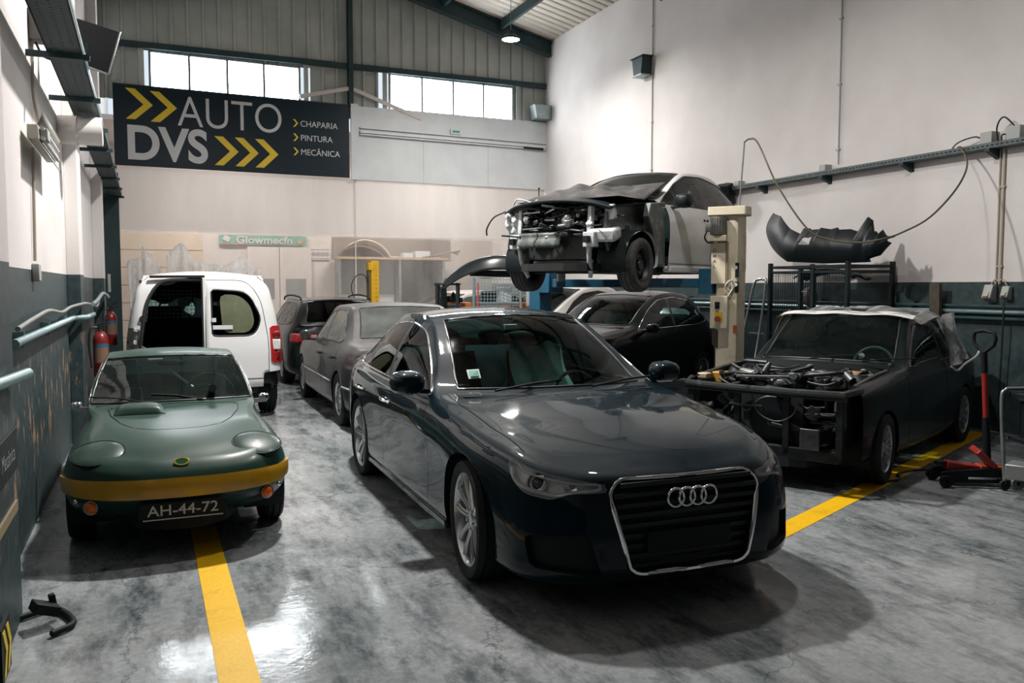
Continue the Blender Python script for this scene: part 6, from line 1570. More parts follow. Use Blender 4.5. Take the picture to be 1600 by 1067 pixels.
# ------------------------------------------------------------------ white hatchback up on the lift, front end stripped
LIFT_Z = 1.67
def hatch():
    Wp = dusty('hatch_white', (.60, .60, .60), (.42, .39, .37), .5, rough=.3, coat=.4, scale=2)
    car = empty('hatchback_car', (5.685, 9.26, LIFT_Z), R(208.1), 'white hatchback raised on the lift with its front end stripped', 'car')
    spec = dict(
        plan=[(1.98, 0), (1.95, .4), (1.8, .68), (1.5, .80), (1.23, .84), (.3, .86), (-.6, .86), (-1.23, .85), (-1.6, .81), (-1.85, .68), (-1.93, .4), (-1.95, 0)],
        prof=[(0, [(.2, .1), (.25, .02), (.4, 0), (.6, .02), (.72, .06), (.8, .12)]), (4, [(.2, .1), (.23, .03), (.4, .01), (.6, .0), (.76, .02), (.86, .07)]), (5, [(.18, .1), (.21, .03), (.4, .015), (.6, 0), (.80, .01), (.92, .05)]),
              (7, [(.2, .1), (.23, .03), (.4, .01), (.6, 0), (.82, .01), (.96, .05)]), (11, [(.26, .1), (.3, .02), (.4, 0), (.6, .02), (.84, .05), (1.0, .09)])],
        corner=(3, 9),
        top=[(1.4, 1.4, .60, .90, 1.5, .92), (1.0, .98, .66, .96, 1.1, .99), (.76, .70, .69, .99, .98, 1.01), (.36, .26, .65, 1.21, .46, 1.235), (-.04, -.16, .585, 1.38, -.02, 1.415),
             (-.6, -.6, .575, 1.415, -.6, 1.455), (-1.15, -1.15, .56, 1.36, -1.2, 1.40), (-1.45, -1.5, .59, 1.15, -1.58, 1.17), (-1.65, -1.68, .63, 1.0, -1.8, 1.02)])
    dlo = roundpoly([(.72, .945), (.60, 1.0), (.22, 1.215), (-.14, 1.345), (-.6, 1.37), (-1.1, 1.31), (-1.36, 1.14), (-1.46, 1.02), (-1.1, .975), (-.3, .95)], .04)
    cfg = dict(axles=[(1.23, .27, .335), (-1.23, .27, .335)], belt=.925, dlo=dlo, pillars=[[(.36, .9), (.40, .9), (.34, 1.3), (.30, 1.3)], [(-.36, .9), (-.48, .9), (-.44, 1.4), (-.34, 1.4)], [(-1.05, .9), (-1.12, .9), (-1.04, 1.4), (-.99, 1.4)]], ws=(3.05, 4.95, 4.0), rw=(7.1, 8.9, 4.1), ww=(.82, .46),
               lines=[[(-.42, .26), (-.42, .96)], [(.66, .26), (-.95, .26)], [(-.92, .28), (-.98, .5), (-1.15, .66), (-1.22, .96)]], lw=.004,
               masks=[('drop', lambda C, A, l: (C[:, 0] > .66) & (C[:, 2] < .955 + np.clip(C[:, 0] - .66, 0, 1) * .12) & (A[:, 0] == 0)), ('drop', lambda C, A, l: (A[:, 0] == 1) & (A[:, 1] < 2.9) & (C[:, 0] > .66))],
               regions=[('x', lambda V, A: np.where(A[:, 0] == 0, .66 - V[:, 0], 1)), ('y', lambda V, A: np.where(A[:, 0] == 1, A[:, 1] - 2.9, 1))], glass=glass_mat('hatch_glass', (.55, .64, .62), .03, .03))
    cfg['masks'].append(('body', lambda C, A, l: (l == 'x') | (l == 'y')))
    s, sel, lab = car_body(car, spec, cfg, Wp, .04)
    # cut-off shut pillar and inner structure
    gm = mat('primer_grey', (.085, .10, .095), .5, .2, noise=(9, (.20, .21, .20), .5, .68))
    for sg in (1, -1):
        mb = MB(); poly = [(.66, .22), (.80, .24), (.86, .40), (.95, .62), (1.05, .78), (1.0, .93), (.66, .96)]
        mb.prism(poly, lambda p: (p[0], sg * .80, p[1]), lambda p: (p[0], sg * .72, p[1])); mb.build('hinge_pillar', gm, car, bevel=.01)
        a = [(1.23 + .36 * math.cos(t), .27 + .36 * math.sin(t)) for t in np.linspace(math.pi * .95, math.pi * .1, 14)]
        poly = [(.72, .30), (.72, .92), (1.25, .92), (1.62, .80), (1.66, .55)] + [p for p in a[::-1]]
        mb = MB(); mb.prism(poly, lambda p: (p[0], sg * .62, p[1]), lambda p: (p[0], sg * .585, p[1])); mb.build('inner_wing', gm, car, angle=30)
        mb = MB(); mb.lathe([(.345, -.12), (.355, 0), (.345, .10)], (1.23, sg * .68, .28), (0, 1, 0), 28, arc=(math.pi * .15 - math.pi / 2, math.pi * .95 - math.pi / 2)) if False else None
        mb = MB(); mb.bar((.6, sg * .50, .46), (1.72, sg * .50, .48), .09, .12); mb.build('chassis_leg', M_LTMETAL if sg < 0 else M_MIDMETAL, car, bevel=.01)
        wm = mat('bracket_white', (.52, .55, .56), .45, .2, noise=(14, (.30, .32, .33), .5, .7))
        # upright, crash can and lower hook
        mb = MB(); mb.bar((1.74, sg * .47, .40), (1.70, sg * .47, .86), .05, .07, (1, 0, 0)); mb.box((1.76, sg * .50, .50), (.10, .14, .16)); o = mb.build('front_upright', wm, car, bevel=.008)
        mb = MB(); mb.box((1.83, sg * .50, .50), (.08, .06, .07)); mb.build('upright_slot', M_BLACK, o)
        mb = MB(); mb.tube(chain([(1.74, sg * .47, .42), (1.72, sg * .46, .28), (1.66, sg * .44, .16), (1.64, sg * .42, .10)], 5), [.028] * 11 + [.024] * 5, 8); mb.build('lower_stay', wm, car, angle=60)
        mb = MB(); mb.cyl((1.24, sg * .60, .30), (1.20, sg * .53, .90), .05, seg=14); mb.cyl((1.24, sg * .60, .40), (1.21, sg * .56, .66), .075, seg=14); mb.build('suspension_strut', M_DKMETAL, car)
        mb = MB(); mb.bar((1.15, sg * .22, .20), (1.23, sg * .66, .17), .12, .05); mb.build('control_arm', M_DKMETAL, car, bevel=.01)
        mb = MB(); mb.cyl((1.23, sg * .12, .30), (1.23, sg * .66, .24), .022, seg=10); mb.cyl((1.23, sg * .14, .30), (1.23, sg * .26, .29), .05, .04, seg=12); mb.build('drive_shaft', M_MIDMETAL, car)
    wm = MATS['bracket_white']
    # bumper beam (right half still in place), carriers, radiator
    mb = MB(); mb.grid(lambda a, b: (1.80 - .05 * (2 * a - 1) ** 2 + .012 * math.sin(b * 6.28), -.62 + .72 * a, .43 + .16 * b), 10, 6); mb.build('bumper_beam', gm, car, solid=.03, angle=40)
    mb = MB(); mb.box((1.62, -.02, .52), (.06, .84, .44)); mb.build('radiator', mat('radiator_black', (.012, .014, .015), .6), car)
    for (dx, dy, dz, rr) in ((0, -.66, .72, .085), (.02, -.55, .76, .075), (-.02, -.60, .64, .07), (.04, -.64, .80, .05)):
        mb = MB(); mb.lathe([(0, -.05), (rr * .6, -.05), (rr, -.02), (rr, .03), (rr * .75, .05), (rr * .5, .08), (0, .08)], (1.64 + dx, dy, dz), (1, -.25, .1), 14); mb.build('lamp_back', wm, car, angle=40)
    mb = MB(); mb.box((1.62, -.60, .70), (.12, .26, .20), (.1, .2, -.2)); mb.build('lamp_carrier', wm, car, bevel=.03)
    mb = MB(); mb.box((1.60, .58, .56), (.30, .30, .14), (0, .15, .3)); mb.build('battery_tray', wm, car, bevel=.03)
    mb = MB(); mb.box((1.55, .62, .80), (.10, .10, .16), (.1, .1, .2)); mb.build('lamp_carrier', wm, car, bevel=.012)
    mb = MB(); mb.cyl((1.48, .22, .86), (1.42, .40, .82), .055, .05, seg=14); mb.cyl((1.50, .18, .88), (1.48, .22, .86), .03, seg=10); mb.build('air_pipe', mat('pipe_tan', (.36, .32, .26), .4, .3), car)
    mb = MB(); mb.box((1.2, 0, .55), (.62, .80, .46)); mb.build('engine_block', M_DKMETAL, car, bevel=.04)
    mb = MB(); mb.bar((1.45, -.40, .20), (1.45, .40, .20), .16, .06); mb.bar((1.05, -.42, .18), (1.05, .42, .18), .12, .06); mb.build('subframe', M_DKMETAL, car, bevel=.012)
    mb = MB(); mb.cyl((1.52, -.42, .27), (1.52, .40, .27), .032, seg=10); mb.build('cross_tube', M_LTMETAL, car)
    mb = MB(); mb.tube(chain([(1.40, -.45, .22), (1.2, -.1, .2), (.8, .05, .19), (0, .1, .2), (-1, .1, .2)], 6), .03, 8); mb.build('exhaust_pipe', M_MIDMETAL, car, angle=60)
    mb = MB(); mb.box((.70, 0, .6), (.04, 1.3, .7)); mb.build('firewall', M_BLACK, car)
    # sagging black bonnet liner and the cloth heaped behind it
    cloth = mat('black_cloth', (.035, .034, .034), .85, noise=(6, (.075, .07, .066), .45, .7), bump=(22, .5))
    lin = MB()
    lin.grid(lambda a, b: (1.86 - .98 * b - .20 * (2 * a - 1) ** 2 * (1 - b), (-.72 + 1.40 * a), .875 + .11 * b ** .7 + .05 * math.sin(math.pi * a) * (1 - .4 * b) - .05 * (2 * a - 1) ** 4), 24, 12)
    lo = lin.build('bonnet_liner', M_PLASTIC, car, solid=.014, angle=60)
    mb = MB(); mb.tube(chain([(1.68, -.72, .835), (1.80, -.45, .895), (1.86, 0, .925), (1.80, .42, .90), (1.66, .68, .835)], 6), .022, 8); mb.build('liner_edge', M_BLACK, lo, angle=60)
    h = MB(); rnd = random.Random(3); ph = [rnd.uniform(0, 6) for _ in range(8)]
    def heap(a, b):
        x = 1.55 - 1.05 * b; y = -.66 + 1.38 * a
        base = .955 + (.0 if x > .98 else (.98 - x) * .50)
        e = max(0, (1 - (2 * a - 1) ** 4)) * max(0, math.sin(math.pi * min(1, b * 1.08))) ** .6
        wr = .022 * math.sin(9 * a + ph[0] + 5 * b) + .018 * math.sin(17 * a - 7 * b + ph[1]) + .012 * math.sin(31 * a + 13 * b + ph[2])
        return (x + .02 * math.sin(8 * a), y, base + .01 + e * (.15 + 1.3 * wr + .04 * math.sin(4 * a + 1)))
    h.grid(heap, 40, 26); h.build('cloth_heap', cloth, car, angle=180, solid=.004)
    mb = MB(); mb.tube(chain([(1.70, -.60, .93), (1.74, -.50, .99), (1.66, -.36, .95), (1.70, -.25, .97)], 4), .008, 6); mb.build('loose_wire', wm, car, angle=60)
    mb = MB(); mb.tube([(1.45, -.42, .95), (1.45, -.42, 1.12)], .006, 6); mb.sphere((1.45, -.42, 1.13), .012, 8, 6); mb.build('prop_stay', M_BLACK, car)
    mb = MB(); mb.tube(chain([(1.72, -.70, .86), (1.74, -.86, .80), (1.72, -.98, .68), (1.70, -1.0, .60)], 5), .010, 6); mb.build('loose_loom', M_HOSE, car, angle=60)
    clutter(car, (1.42, 1.62, -.50, .56, .50, .88), 36, 21, .5, (.006, .015))
    clutter(car, (1.66, 1.78, -.42, .44, .26, .84), 56, 33, .42, (.005, .013))
    for sg in (1, -1):
        tyre = mat('dusty_tyre', (.032, .033, .033), .85, noise=(14, (.075, .072, .068), .4, .75))
        wheel(car, 1.23, sg * .745, .235, .298, .19, .195, 'steel', mat('black_rim', (.02, .022, .024), .5, .3), sg, R(6), disc=False, tyre_m=tyre)
        wheel(car, -1.23, sg * .745, .235, .298, .19, .195, 'steel', mat('black_rim', (.02, .022, .024), .5, .3), sg, 0, disc=False, tyre_m=tyre)
        mirror(car, .50, .86, .98, M_PLASTIC, M_MIRROR, (.12, .20, .17), sg)
        mb = MB(); mb.bar((.62, sg * .80, .20), (-.95, sg * .80, .20), .10, .07); mb.build('sill', Wp, car, bevel=.012)
    for x in (-.22, -.30):
        mb = MB(); mb.cyl((x, .80, .80), (x, .866, .80), .014, seg=10); mb.build('handle_hole', M_BLACK, car)
    pan(car, spec, .17, .25, .75)
    for y in (.36, -.36): seat(car, -.15, y, .50, M_SEATBLK, .25)
    seat(car, -.95, 0, .5, M_SEATBLK, .3, 1.1, headrest=False)
    mb = MB(); mb.grid(lambda a, b: (.92 - .5 * b, -.68 + 1.36 * a, .985 - .03 * b), 6, 4); mb.build('dashboard', M_DASH, car)
    steering_wheel(car, .30, .36, .92, .18, -.4, M_DASH)
hatch()

# ------------------------------------------------------------------ dark hatchback and pale car standing beyond the lift
def dark_hatch():
    P = mat('hatch_black', (.003, .005, .006), .4, .0, spec=.1, coat=.6)
    car = empty('dark_hatchback', (6.93, 11.75, 0), R(205), 'black hatchback standing on the floor beyond the lift column', 'car')
    spec = dict(
        plan=[(2.0, 0), (1.97, .4), (1.82, .70), (1.5, .82), (1.23, .86), (.3, .88), (-.6, .88), (-1.23, .87), (-1.6, .83), (-1.85, .70), (-1.93, .4), (-1.95, 0)],
        prof=[(0, [(.2, .1), (.25, .02), (.4, 0), (.6, .02), (.76, .08), (.84, .15)]), (4, [(.2, .1), (.23, .03), (.4, .01), (.6, .0), (.80, .02), (.92, .07)]), (5, [(.18, .1), (.21, .03), (.4, .015), (.6, 0), (.84, .01), (.99, .06)]),
              (7, [(.2, .1), (.23, .03), (.4, .01), (.6, 0), (.88, .01), (1.03, .06)]), (11, [(.26, .1), (.3, .02), (.4, 0), (.6, .02), (.88, .05), (1.05, .09)])],
        corner=(3, 9),
        top=[(1.4, 1.4, .60, .97, 1.5, .99), (1.0, .98, .66, 1.04, 1.1, 1.06), (.76, .70, .70, 1.07, .95, 1.09), (.36, .26, .66, 1.33, .44, 1.355), (-.04, -.16, .61, 1.51, -.04, 1.54),
             (-.6, -.6, .60, 1.56, -.6, 1.60), (-1.15, -1.15, .585, 1.50, -1.2, 1.54), (-1.45, -1.5, .61, 1.30, -1.58, 1.32), (-1.65, -1.68, .65, 1.08, -1.8, 1.1)])
    dlo = roundpoly([(.62, 1.02), (.22, 1.30), (-.12, 1.45), (-.6, 1.495), (-1.1, 1.43), (-1.36, 1.25), (-1.46, 1.10), (-1.1, 1.05)], .04)
    cfg = dict(axles=[(1.23, .31, .335), (-1.23, .31, .335)], belt=.99, dlo=dlo, pillars=[[(-.36, .9), (-.44, .9), (-.42, 1.6), (-.36, 1.6)]], ws=(3.05, 4.95, 4.0), rw=(7.1, 8.9, 4.1), ww=(.82, .5), glass=M_GLASS, trim=M_CHROME, tr=.006)
    s, sel, lab = car_body(car, spec, cfg, P, .05)
    for x in (1.23, -1.23):
        for sg in (1, -1): wheel(car, x, sg * .765, .305, .305, .2, .2, 'holes', M_ALLOY, sg, 0, disc=False)
    for sg in (1, -1): mirror(car, .5, .88, 1.05, P, M_MIRROR, (.1, .2, .14), sg)
    for y in (.36, -.36): seat(car, -.15, y, .56, M_SEATBLK, .25)
    seat(car, -.95, 0, .56, M_SEATBLK, .3, 1.1, headrest=False)
    steering_wheel(car, .30, .36, .98, .18, -.4, M_DASH)
    mb = MB(); mb.grid(lambda a, b: (.9 - .5 * b, -.68 + 1.36 * a, 1.06 - .03 * b), 6, 4); mb.build('dashboard', M_DASH, car)
    pan(car, spec, .2, .3, .7)
    mb = MB(); mb.tube([(-.9, 0, 1.57), (-1.2, 0, 1.86)], .004, 6); mb.build('aerial', M_BLACK, car)
dark_hatch()
def pale_car():
    P = mat('pale_car_paint', (.42, .41, .39), .3, coat=.5)
    car = empty('pale_car', (7.15, 14.6, 0), R(204), 'pale grey car mostly hidden behind the black hatchback', 'car')
    spec = dict(
        plan=[(2.0, 0), (1.97, .4), (1.82, .70), (1.5, .82), (1.23, .86), (.3, .88), (-.6, .88), (-1.23, .87), (-1.6, .83), (-1.85, .70), (-1.93, .4), (-1.95, 0)],
        prof=[(0, [(.2, .1), (.25, .02), (.4, 0), (.6, .02), (.80, .08), (.9, .15)]), (4, [(.2, .1), (.23, .03), (.4, .01), (.6, .0), (.84, .02), (.98, .07)]), (7, [(.2, .1), (.23, .03), (.4, .01), (.6, 0), (.92, .01), (1.08, .06)]), (11, [(.26, .1), (.3, .02), (.4, 0), (.6, .02), (.92, .05), (1.1, .09)])],
        corner=(3, 9),
        top=[(1.4, 1.4, .60, 1.05, 1.5, 1.07), (.9, .86, .68, 1.14, 1.0, 1.16), (.4, .3, .66, 1.42, .5, 1.45), (-.04, -.16, .62, 1.60, -.0, 1.64), (-.7, -.7, .60, 1.66, -.7, 1.71), (-1.2, -1.2, .59, 1.60, -1.3, 1.64), (-1.65, -1.68, .65, 1.15, -1.8, 1.18)])
    dlo = roundpoly([(.62, 1.1), (.22, 1.38), (-.12, 1.53), (-.6, 1.58), (-1.1, 1.51), (-1.36, 1.33), (-1.46, 1.16), (-1.1, 1.13)], .04)
    cfg = dict(axles=[(1.23, .31, .335), (-1.23, .31, .335)], belt=1.07, dlo=dlo, ws=(2.05, 3.95, 4.0), ww=(.82, .5), glass=M_GLASSD)
    s, sel, lab = car_body(car, spec, cfg, P, .06)
    for x in (1.23, -1.23):
        for sg in (1, -1): wheel(car, x, sg * .765, .305, .305, .2, .2, 'steel', mat('steel_rim', (.2, .21, .21), .4, .6), sg, 0, disc=False)
    pan(car, spec, .2, .3, .7)
pale_car()
# ================================================================== TWO-POST LIFT
M_LIFT = mat('lift_cream', (.60, .54, .40), .5, noise=(4, (.40, .34, .24), .5, .75), bump=(30, .1))
M_BLUE = mat('lift_blue', (.012, .095, .17), .45, noise=(6, (.02, .06, .09), .45, .7))
def lift():
    ang = R(208.1); ux = Vector((math.cos(ang), math.sin(ang), 0)); uy = Vector((-ux.y, ux.x, 0))     # car forward and left
    TH = R(131.3); e = empty('two_post_lift', (6.36, 8.22, 0), TH, 'cream lift column with motor and control box beside the raised hatchback, blue arms under it', 'car lift')
    Rl = Matrix.Rotation(ang - TH, 3, 'Z'); K = lambda x, y, z: Rl @ Vector((x, y, z))      # car frame (x forward, y left) to the column's own frame
    w, dpt, H = .34, .28, 2.6
    mb = MB(); prof = [(-w / 2, -dpt / 2), (-w / 2 + .05, dpt / 2 - .02), (-w / 2 + .09, dpt / 2), (w / 2 - .09, dpt / 2), (w / 2 - .05, dpt / 2 - .02), (w / 2, -dpt / 2)]
    mb.prism(prof, lambda p: (p[0], p[1], .02), lambda p: (p[0], p[1], H - .10)); col_ = mb.build('column', M_LIFT, e, bevel=.006)
    mb = MB(); mb.box((0, 0, .015), (.55, .55, .03)); mb.build('base_plate', M_LIFT, e)
    mb = MB(); mb.prism(roundpoly([(-.22, -.19), (.22, -.19), (.25, 0), (.22, .19), (-.22, .19), (-.25, 0)], .03), lambda p: (p[0], p[1], H - .10), lambda p: (p[0], p[1], H)); mb.build('top_plate', M_LIFT, e, bevel=.006)
    mm = MB(); mm.cyl((.09, .20, H - .33), (.09, .20, H - .12), .085, seg=24)
    for i in range(20):
        a = 2 * math.pi * i / 20; mm.bar((.09 + .088 * math.cos(a), .20 + .088 * math.sin(a), H - .32), (.09 + .088 * math.cos(a), .20 + .088 * math.sin(a), H - .14), .006, .012, (math.cos(a), math.sin(a), 0))
    mo = mm.build('motor', mat('motor_grey', (.10, .105, .10), .5, noise=(8, (.16, .15, .13), .45, .7)), e, angle=40)
    mb = MB(); mb.box((.20, .20, H - .24), (.07, .09, .10)); mb.build('terminal_box', mat('motor_grey', (.10, .105, .10), .5), mo, bevel=.006)
    mb = MB(); mb.tube(chain([(.22, .22, H - .29), (.24, .24, H - .36), (.2, .22, H - .42), (.13, .18, H - .40)], 5), .010, 6); mb.build('motor_lead', M_HOSE, mo, angle=60)
    mb = MB(); mb.box((.10, .18, H - .37), (.22, .16, .07)); mb.build('motor_bracket', M_LIFT, e, bevel=.006)
    mb = MB(); mb.box((.09, .15, H - .66), (.17, .04, .48)); pn = mb.build('name_panel', M_LIFT, e, bevel=.004)
    for i, ch in enumerate('OMAL'):
        text_obj('letter', ch, .055, mat('stencil_grey', (.10, .10, .09), .6), pn, (.135, .171, H - .53 - i * .062), (R(90), 0, R(180)), .001, .001, 1, 'CENTER')
    mb = MB(); mb.box((-.01, .15, H - .66), (.02, .05, .5)); mb.build('guide_bar', mat('rusty', (.20, .15, .08), .6), e)
    cb = MB(); cb.box((.06, .20, 1.37), (.20, .13, .38)); cb = cb.build('control_box', M_LIFT, e, bevel=.008)
    mb = MB(); mb.box((.075, .27, 1.45), (.055, .02, .08)); mb.cyl((.075, .27, 1.45), (.075, .31, 1.45), .018, seg=12); mb.build('rocker_switch', M_BLACK, cb, bevel=.004)
    mb = MB(); mb.box((.06, .268, 1.315), (.09, .01, .11)); mb.build('switch_plate', mat('switch_yellow', (.62, .40, .02), .5), cb)
    mb = MB(); mb.cyl((.065, .27, 1.29), (.065, .31, 1.29), .034, seg=18); mb.build('stop_button', mat('stop_red', (.22, .05, .02), .4), cb)
    mb = MB(); mb.tube(chain([(-.05, .16, H - 1.0), (.0, .20, H - .93), (-.06, .19, H - .86), (-.09, .16, H - .93), (-.02, .17, H - 1.06)], 5), .012, 6); mb.build('cable_loop', mat('cable_pale', (.40, .38, .33), .5), e, angle=60)
    for z, hgt, m_ in ((1.86, .17, M_BLACK), (1.66, .13, M_BLACK)):
        mb = MB(); mb.box((-.105, .128, z), (.075, .006, hgt), (0, 0, .0)); st = mb.build('warning_label', m_, e)
        mb = MB(); mb.lathe([(0, .002), (.022, .002), (.022, 0)], (-.105, .131, z + .03), (0, 1, 0), 14); mb.build('label_mark', M_WHITE, st)
    mb = MB(); mb.box((-.11, .135, 1.17), (.05, .006, .09)); mb.build('red_label', mat('label_red', (.35, .07, .04), .5), e)
    mb = MB(); mb.prism([(-.04, 1.10), (.16, 1.18), (.16, .98), (.02, .88)], lambda p: (p[0], .137, p[1]), lambda p: (p[0], .129, p[1])); mb.build('dark_patch', mat('patch_dark', (.07, .06, .04), .7), e)  # dark slanted patch on the column below the control box
    # carriage, arms and pads
    az = LIFT_Z + .06
    mb = MB(); mb.box(K(0, -.22, az), (.34, .18, .30), Rl); mb.build('carriage', M_BLUE, e, bevel=.01)
    for dx in (.75, -1.15):
        mb = MB(); mb.bar(K(.05 if dx > 0 else -.05, -.28, az - .02), K(dx, -.72, az - .02), .11, .11); mb.build('arm', M_BLUE, e, bevel=.008)
        mb = MB(); mb.cyl(K(dx, -.72, az), K(dx, -.72, LIFT_Z + .17), .055, seg=14); mb.build('pad', M_STEELLT, e)
    fx, fy = .12, -2.72
    mb = MB(); mb.prism([(p[0] * .8, -p[1] * .8) for p in prof[::-1]], lambda p: K(fx + p[0], fy + p[1], .02), lambda p: K(fx + p[0], fy + p[1], H - .72)); mb.build('far_column', M_BLUE, e, bevel=.006)
    mb = MB(); mb.box(K(fx, fy + .2, az), (.34, .18, .30), Rl); mb.build('carriage', M_BLUE, e, bevel=.01)
    for dx in (.8, -1.1):
        mb = MB(); mb.bar(K(fx, fy + .28, az - .02), K(dx, fy + .85, az - .02), .11, .11); mb.build('arm', M_BLUE, e, bevel=.008)
        mb = MB(); mb.cyl(K(dx, fy + .85, az), K(dx, fy + .85, LIFT_Z + .17), .055, seg=14); mb.build('pad', M_STEELLT, e)
    # stiff whip carrying the supply cable, then the cable slung across to the wall tray
    Wl = lambda p: Matrix.Rotation(-TH, 3, 'Z') @ (Vector(p) - Vector((6.36, 8.22, 0)))
    mb = MB(); mb.tube([Wl((6.47, 8.187, H)), Wl((6.546, 8.21, 3.373))], .010, 6); mb.build('cable_whip', mat('whip_grey', (.12, .12, .11), .5), e)
lift()

def simple(name, lab, cat, mb, m, group=None, **k): return tag(mb.build(name, m, None, **k), lab, cat, group)
M_CABLE = mat('supply_cable', (.10, .085, .05), .5)
mb = MB(); mb.tube(chain([(6.546, 8.21, 3.373), (6.544, 8.104, 3.394), (6.565, 7.98, 3.317), (6.618, 7.702, 2.812), (6.775, 7.379, 2.305), (6.946, 7.187, 2.179), (7.126, 6.998, 2.146), (7.303, 6.815, 2.182), (7.5, 6.75, 2.25), (7.85, 6.7, 2.42), (8.3, 6.75, 2.75), (8.65, 6.9, 3.05), (8.80, 7.1, 3.28), (8.86, 7.2, 3.31)], 6), .011, 6)
simple('supply_cable', 'thin brown cable slung from the lift column to the wall tray', 'cable', mb, M_CABLE, angle=60)

# ================================================================== RIGHT WALL FITTINGS
tr_ = empty('cable_tray', (XR - .08, 8.2, 3.24), 0, 'long perforated grey cable tray running along the right wall', 'cable tray')
mb = MB()
def trp(p): return Vector(p) - Vector(tr_.location)
for z, x0, x1 in ((3.235, XR - .17, XR - .01),):
    mb.box(trp((XR - .09, 8.6, 3.235)), (.16, 6.4, .008)); mb.box(trp((XR - .17, 8.6, 3.265)), (.008, 6.4, .06)); mb.box(trp((XR - .012, 8.6, 3.265)), (.008, 6.4, .06))
mb.build('channel', M_TRAY, tr_, angle=0)
for y in (10.69, 9.34, 7.95, 6.76, 5.6):
    mb = MB(); mb.prism([(0, 0), (-.19, 0), (-.19, -.03), (0, -.11)], lambda p: trp((XR + p[0], y - .03, 3.228 + p[1])), lambda p: trp((XR + p[0], y + .03, 3.228 + p[1]))); mb.build('bracket', M_STEEL, tr_, angle=0)
hm = MB()
for i in range(106):
    y = 5.45 + i * .06; hm.box(trp((XR - .175, y, 3.262)), (.004, .03, .014))
tag(hm.build('slots', M_BLACK, tr_, angle=0), kind='stuff')
for y, z, sz, lab in ((6.83, 3.355, .15, 'grey junction box on the right wall tray, second from the frame edge'), (6.50, 3.36, .17, 'grey junction box on the right wall tray at the frame edge'), (9.38, 3.33, .12, 'small grey junction box on the tray below the tall conduit'), (11.28, 3.32, .11, 'small grey junction box on the tray behind the lifted car'), (11.62, 3.33, .11, 'small grey junction box at the far end of the right tray')):
    mb = MB(); mb.box((XR - .065, y, z), (.13, sz, sz)); simple('junction_box', lab, 'box', mb, M_GREYBOX, 'junction boxes on the right tray', bevel=.008)
for k, pts in enumerate(([(XR - .07, 7.35, 3.27), (XR - .12, 7.2, 3.36), (XR - .10, 7.0, 3.40), (XR - .07, 6.91, 3.36)], [(XR - .08, 6.7, 3.25), (XR - .12, 6.70, 3.46), (XR - .12, 6.62, 3.56), (XR - .07, 6.52, 3.45)], [(XR - .08, 6.66, 3.26), (XR - .14, 6.62, 3.36), (XR - .07, 6.58, 3.36)])):
    mb = MB(); mb.tube(chain(pts, 6), .009, 6); simple('box_lead', ('dark looped lead entering the second junction box', 'tall dark looped lead above the junction box at the frame edge', 'short dark lead between the two large junction boxes')[k], 'cable', mb, M_HOSE, angle=60)
for y, z0, z1, lab in ((13.98, 1.9, 7.3, 'thin conduit down the right wall behind the lifted car'), (9.19, 3.38, 7.45, 'thin tall conduit above the hanging bumpers'), (6.67, 1.70, 3.22, 'pale conduit dropping to the wall sockets')):
    mb = MB(); rr_ = .016 if y < 7 else .011; mb.cyl((XR - .018, y, z0), (XR - .018, y, z1), rr_, seg=8)
    if y < 7: mb.cyl((XR - .018, y + .05, z0), (XR - .018, y + .05, z1), .010, seg=8)
    for i in range(int((z1 - z0) / .9) + 1): mb.box((XR - .015, y + .01, z0 + .2 + .9 * i), (.03, .07, .02))
    simple('conduit', lab, 'conduit', mb, M_BEIGEPIPE if y < 7 else M_GREYBOX)
fl = empty('flood_light', (XR - .02, 14.17, 5.7), 0, 'dark green tapered flood light high on the right wall', 'light')
mb = MB(); mb.prism([(-.20, .22), (.20, .22), (.145, -.10), (-.145, -.10)], lambda p: (-.02, p[0], p[1] + .1), lambda p: (-.22, p[0] * .95, p[1] + .1)); mb.build('housing', M_STEEL, fl, bevel=.008)
mb = MB(); mb.box((-.12, 0, .33), (.24, .46, .02)); mb.build('top_flange', M_STEEL, fl); mb = MB(); mb.box((-.12, 0, -.01), (.23, .33, .025)); mb.build('lower_rim', M_STEELLT, fl)
# pipes along the right wall
for z, r_, m_, lab in ((1.376, .026, mat('air_pipe', (.30, .42, .44), .3, .6), 'pale metal air pipe running low along the right wall'), (1.44, .02, M_STEEL, 'dark pipe just above the pale air pipe on the right wall'), (1.30, .022, M_STEEL, 'dark pipe just below the pale air pipe on the right wall')):
    mb = MB(); mb.cyl((XR - .07, 4.0, z), (XR - .07, 18.4, z), r_, seg=12)
    for i in range(9): mb.box((XR - .04, 4.6 + 1.6 * i, z), (.08, .03, .09))
    simple('air_pipe', lab, 'pipe', mb, m_)
for y, lab, sc in ((6.76, 'larger grey socket box on the right wall below the conduit', 1.0), (6.56, 'smaller grey socket box on the right wall below the conduit', .8)):
    e = empty('socket_box', (XR - .01, y, 1.60), 0, lab, 'socket')
    mb = MB(); mb.prism([(0, .09), (-.07, .09), (-.12, -.06), (-.07, -.09), (0, -.12)], lambda p: (p[0] * sc, -.055 * sc, p[1] * sc), lambda p: (p[0] * sc, .055 * sc, p[1] * sc)); mb.build('housing', M_GREYBOX, e, bevel=.008)
    mb = MB(); mb.box((-.10 * sc, 0, -.03 * sc), (.05, .07 * sc, .06 * sc), (0, .5, 0)); mb.build('flap', M_BEIGEPIPE, e, bevel=.006)
    mb = MB(); mb.tube(chain([(-.03, 0, .09 * sc), (-.03, (6.67 - y) * .5, .15), (-.02, 6.67 - y, .12)], 5), .007, 6); mb.build('lead', M_BEIGEPIPE, e, angle=60)
mb = MB(); mb.tube(chain([(XR - .09, 6.56, 1.50), (XR - .10, 6.55, 1.2), (XR - .09, 6.57, .6), (XR - .12, 6.56, .02)], 8), .010, 6)
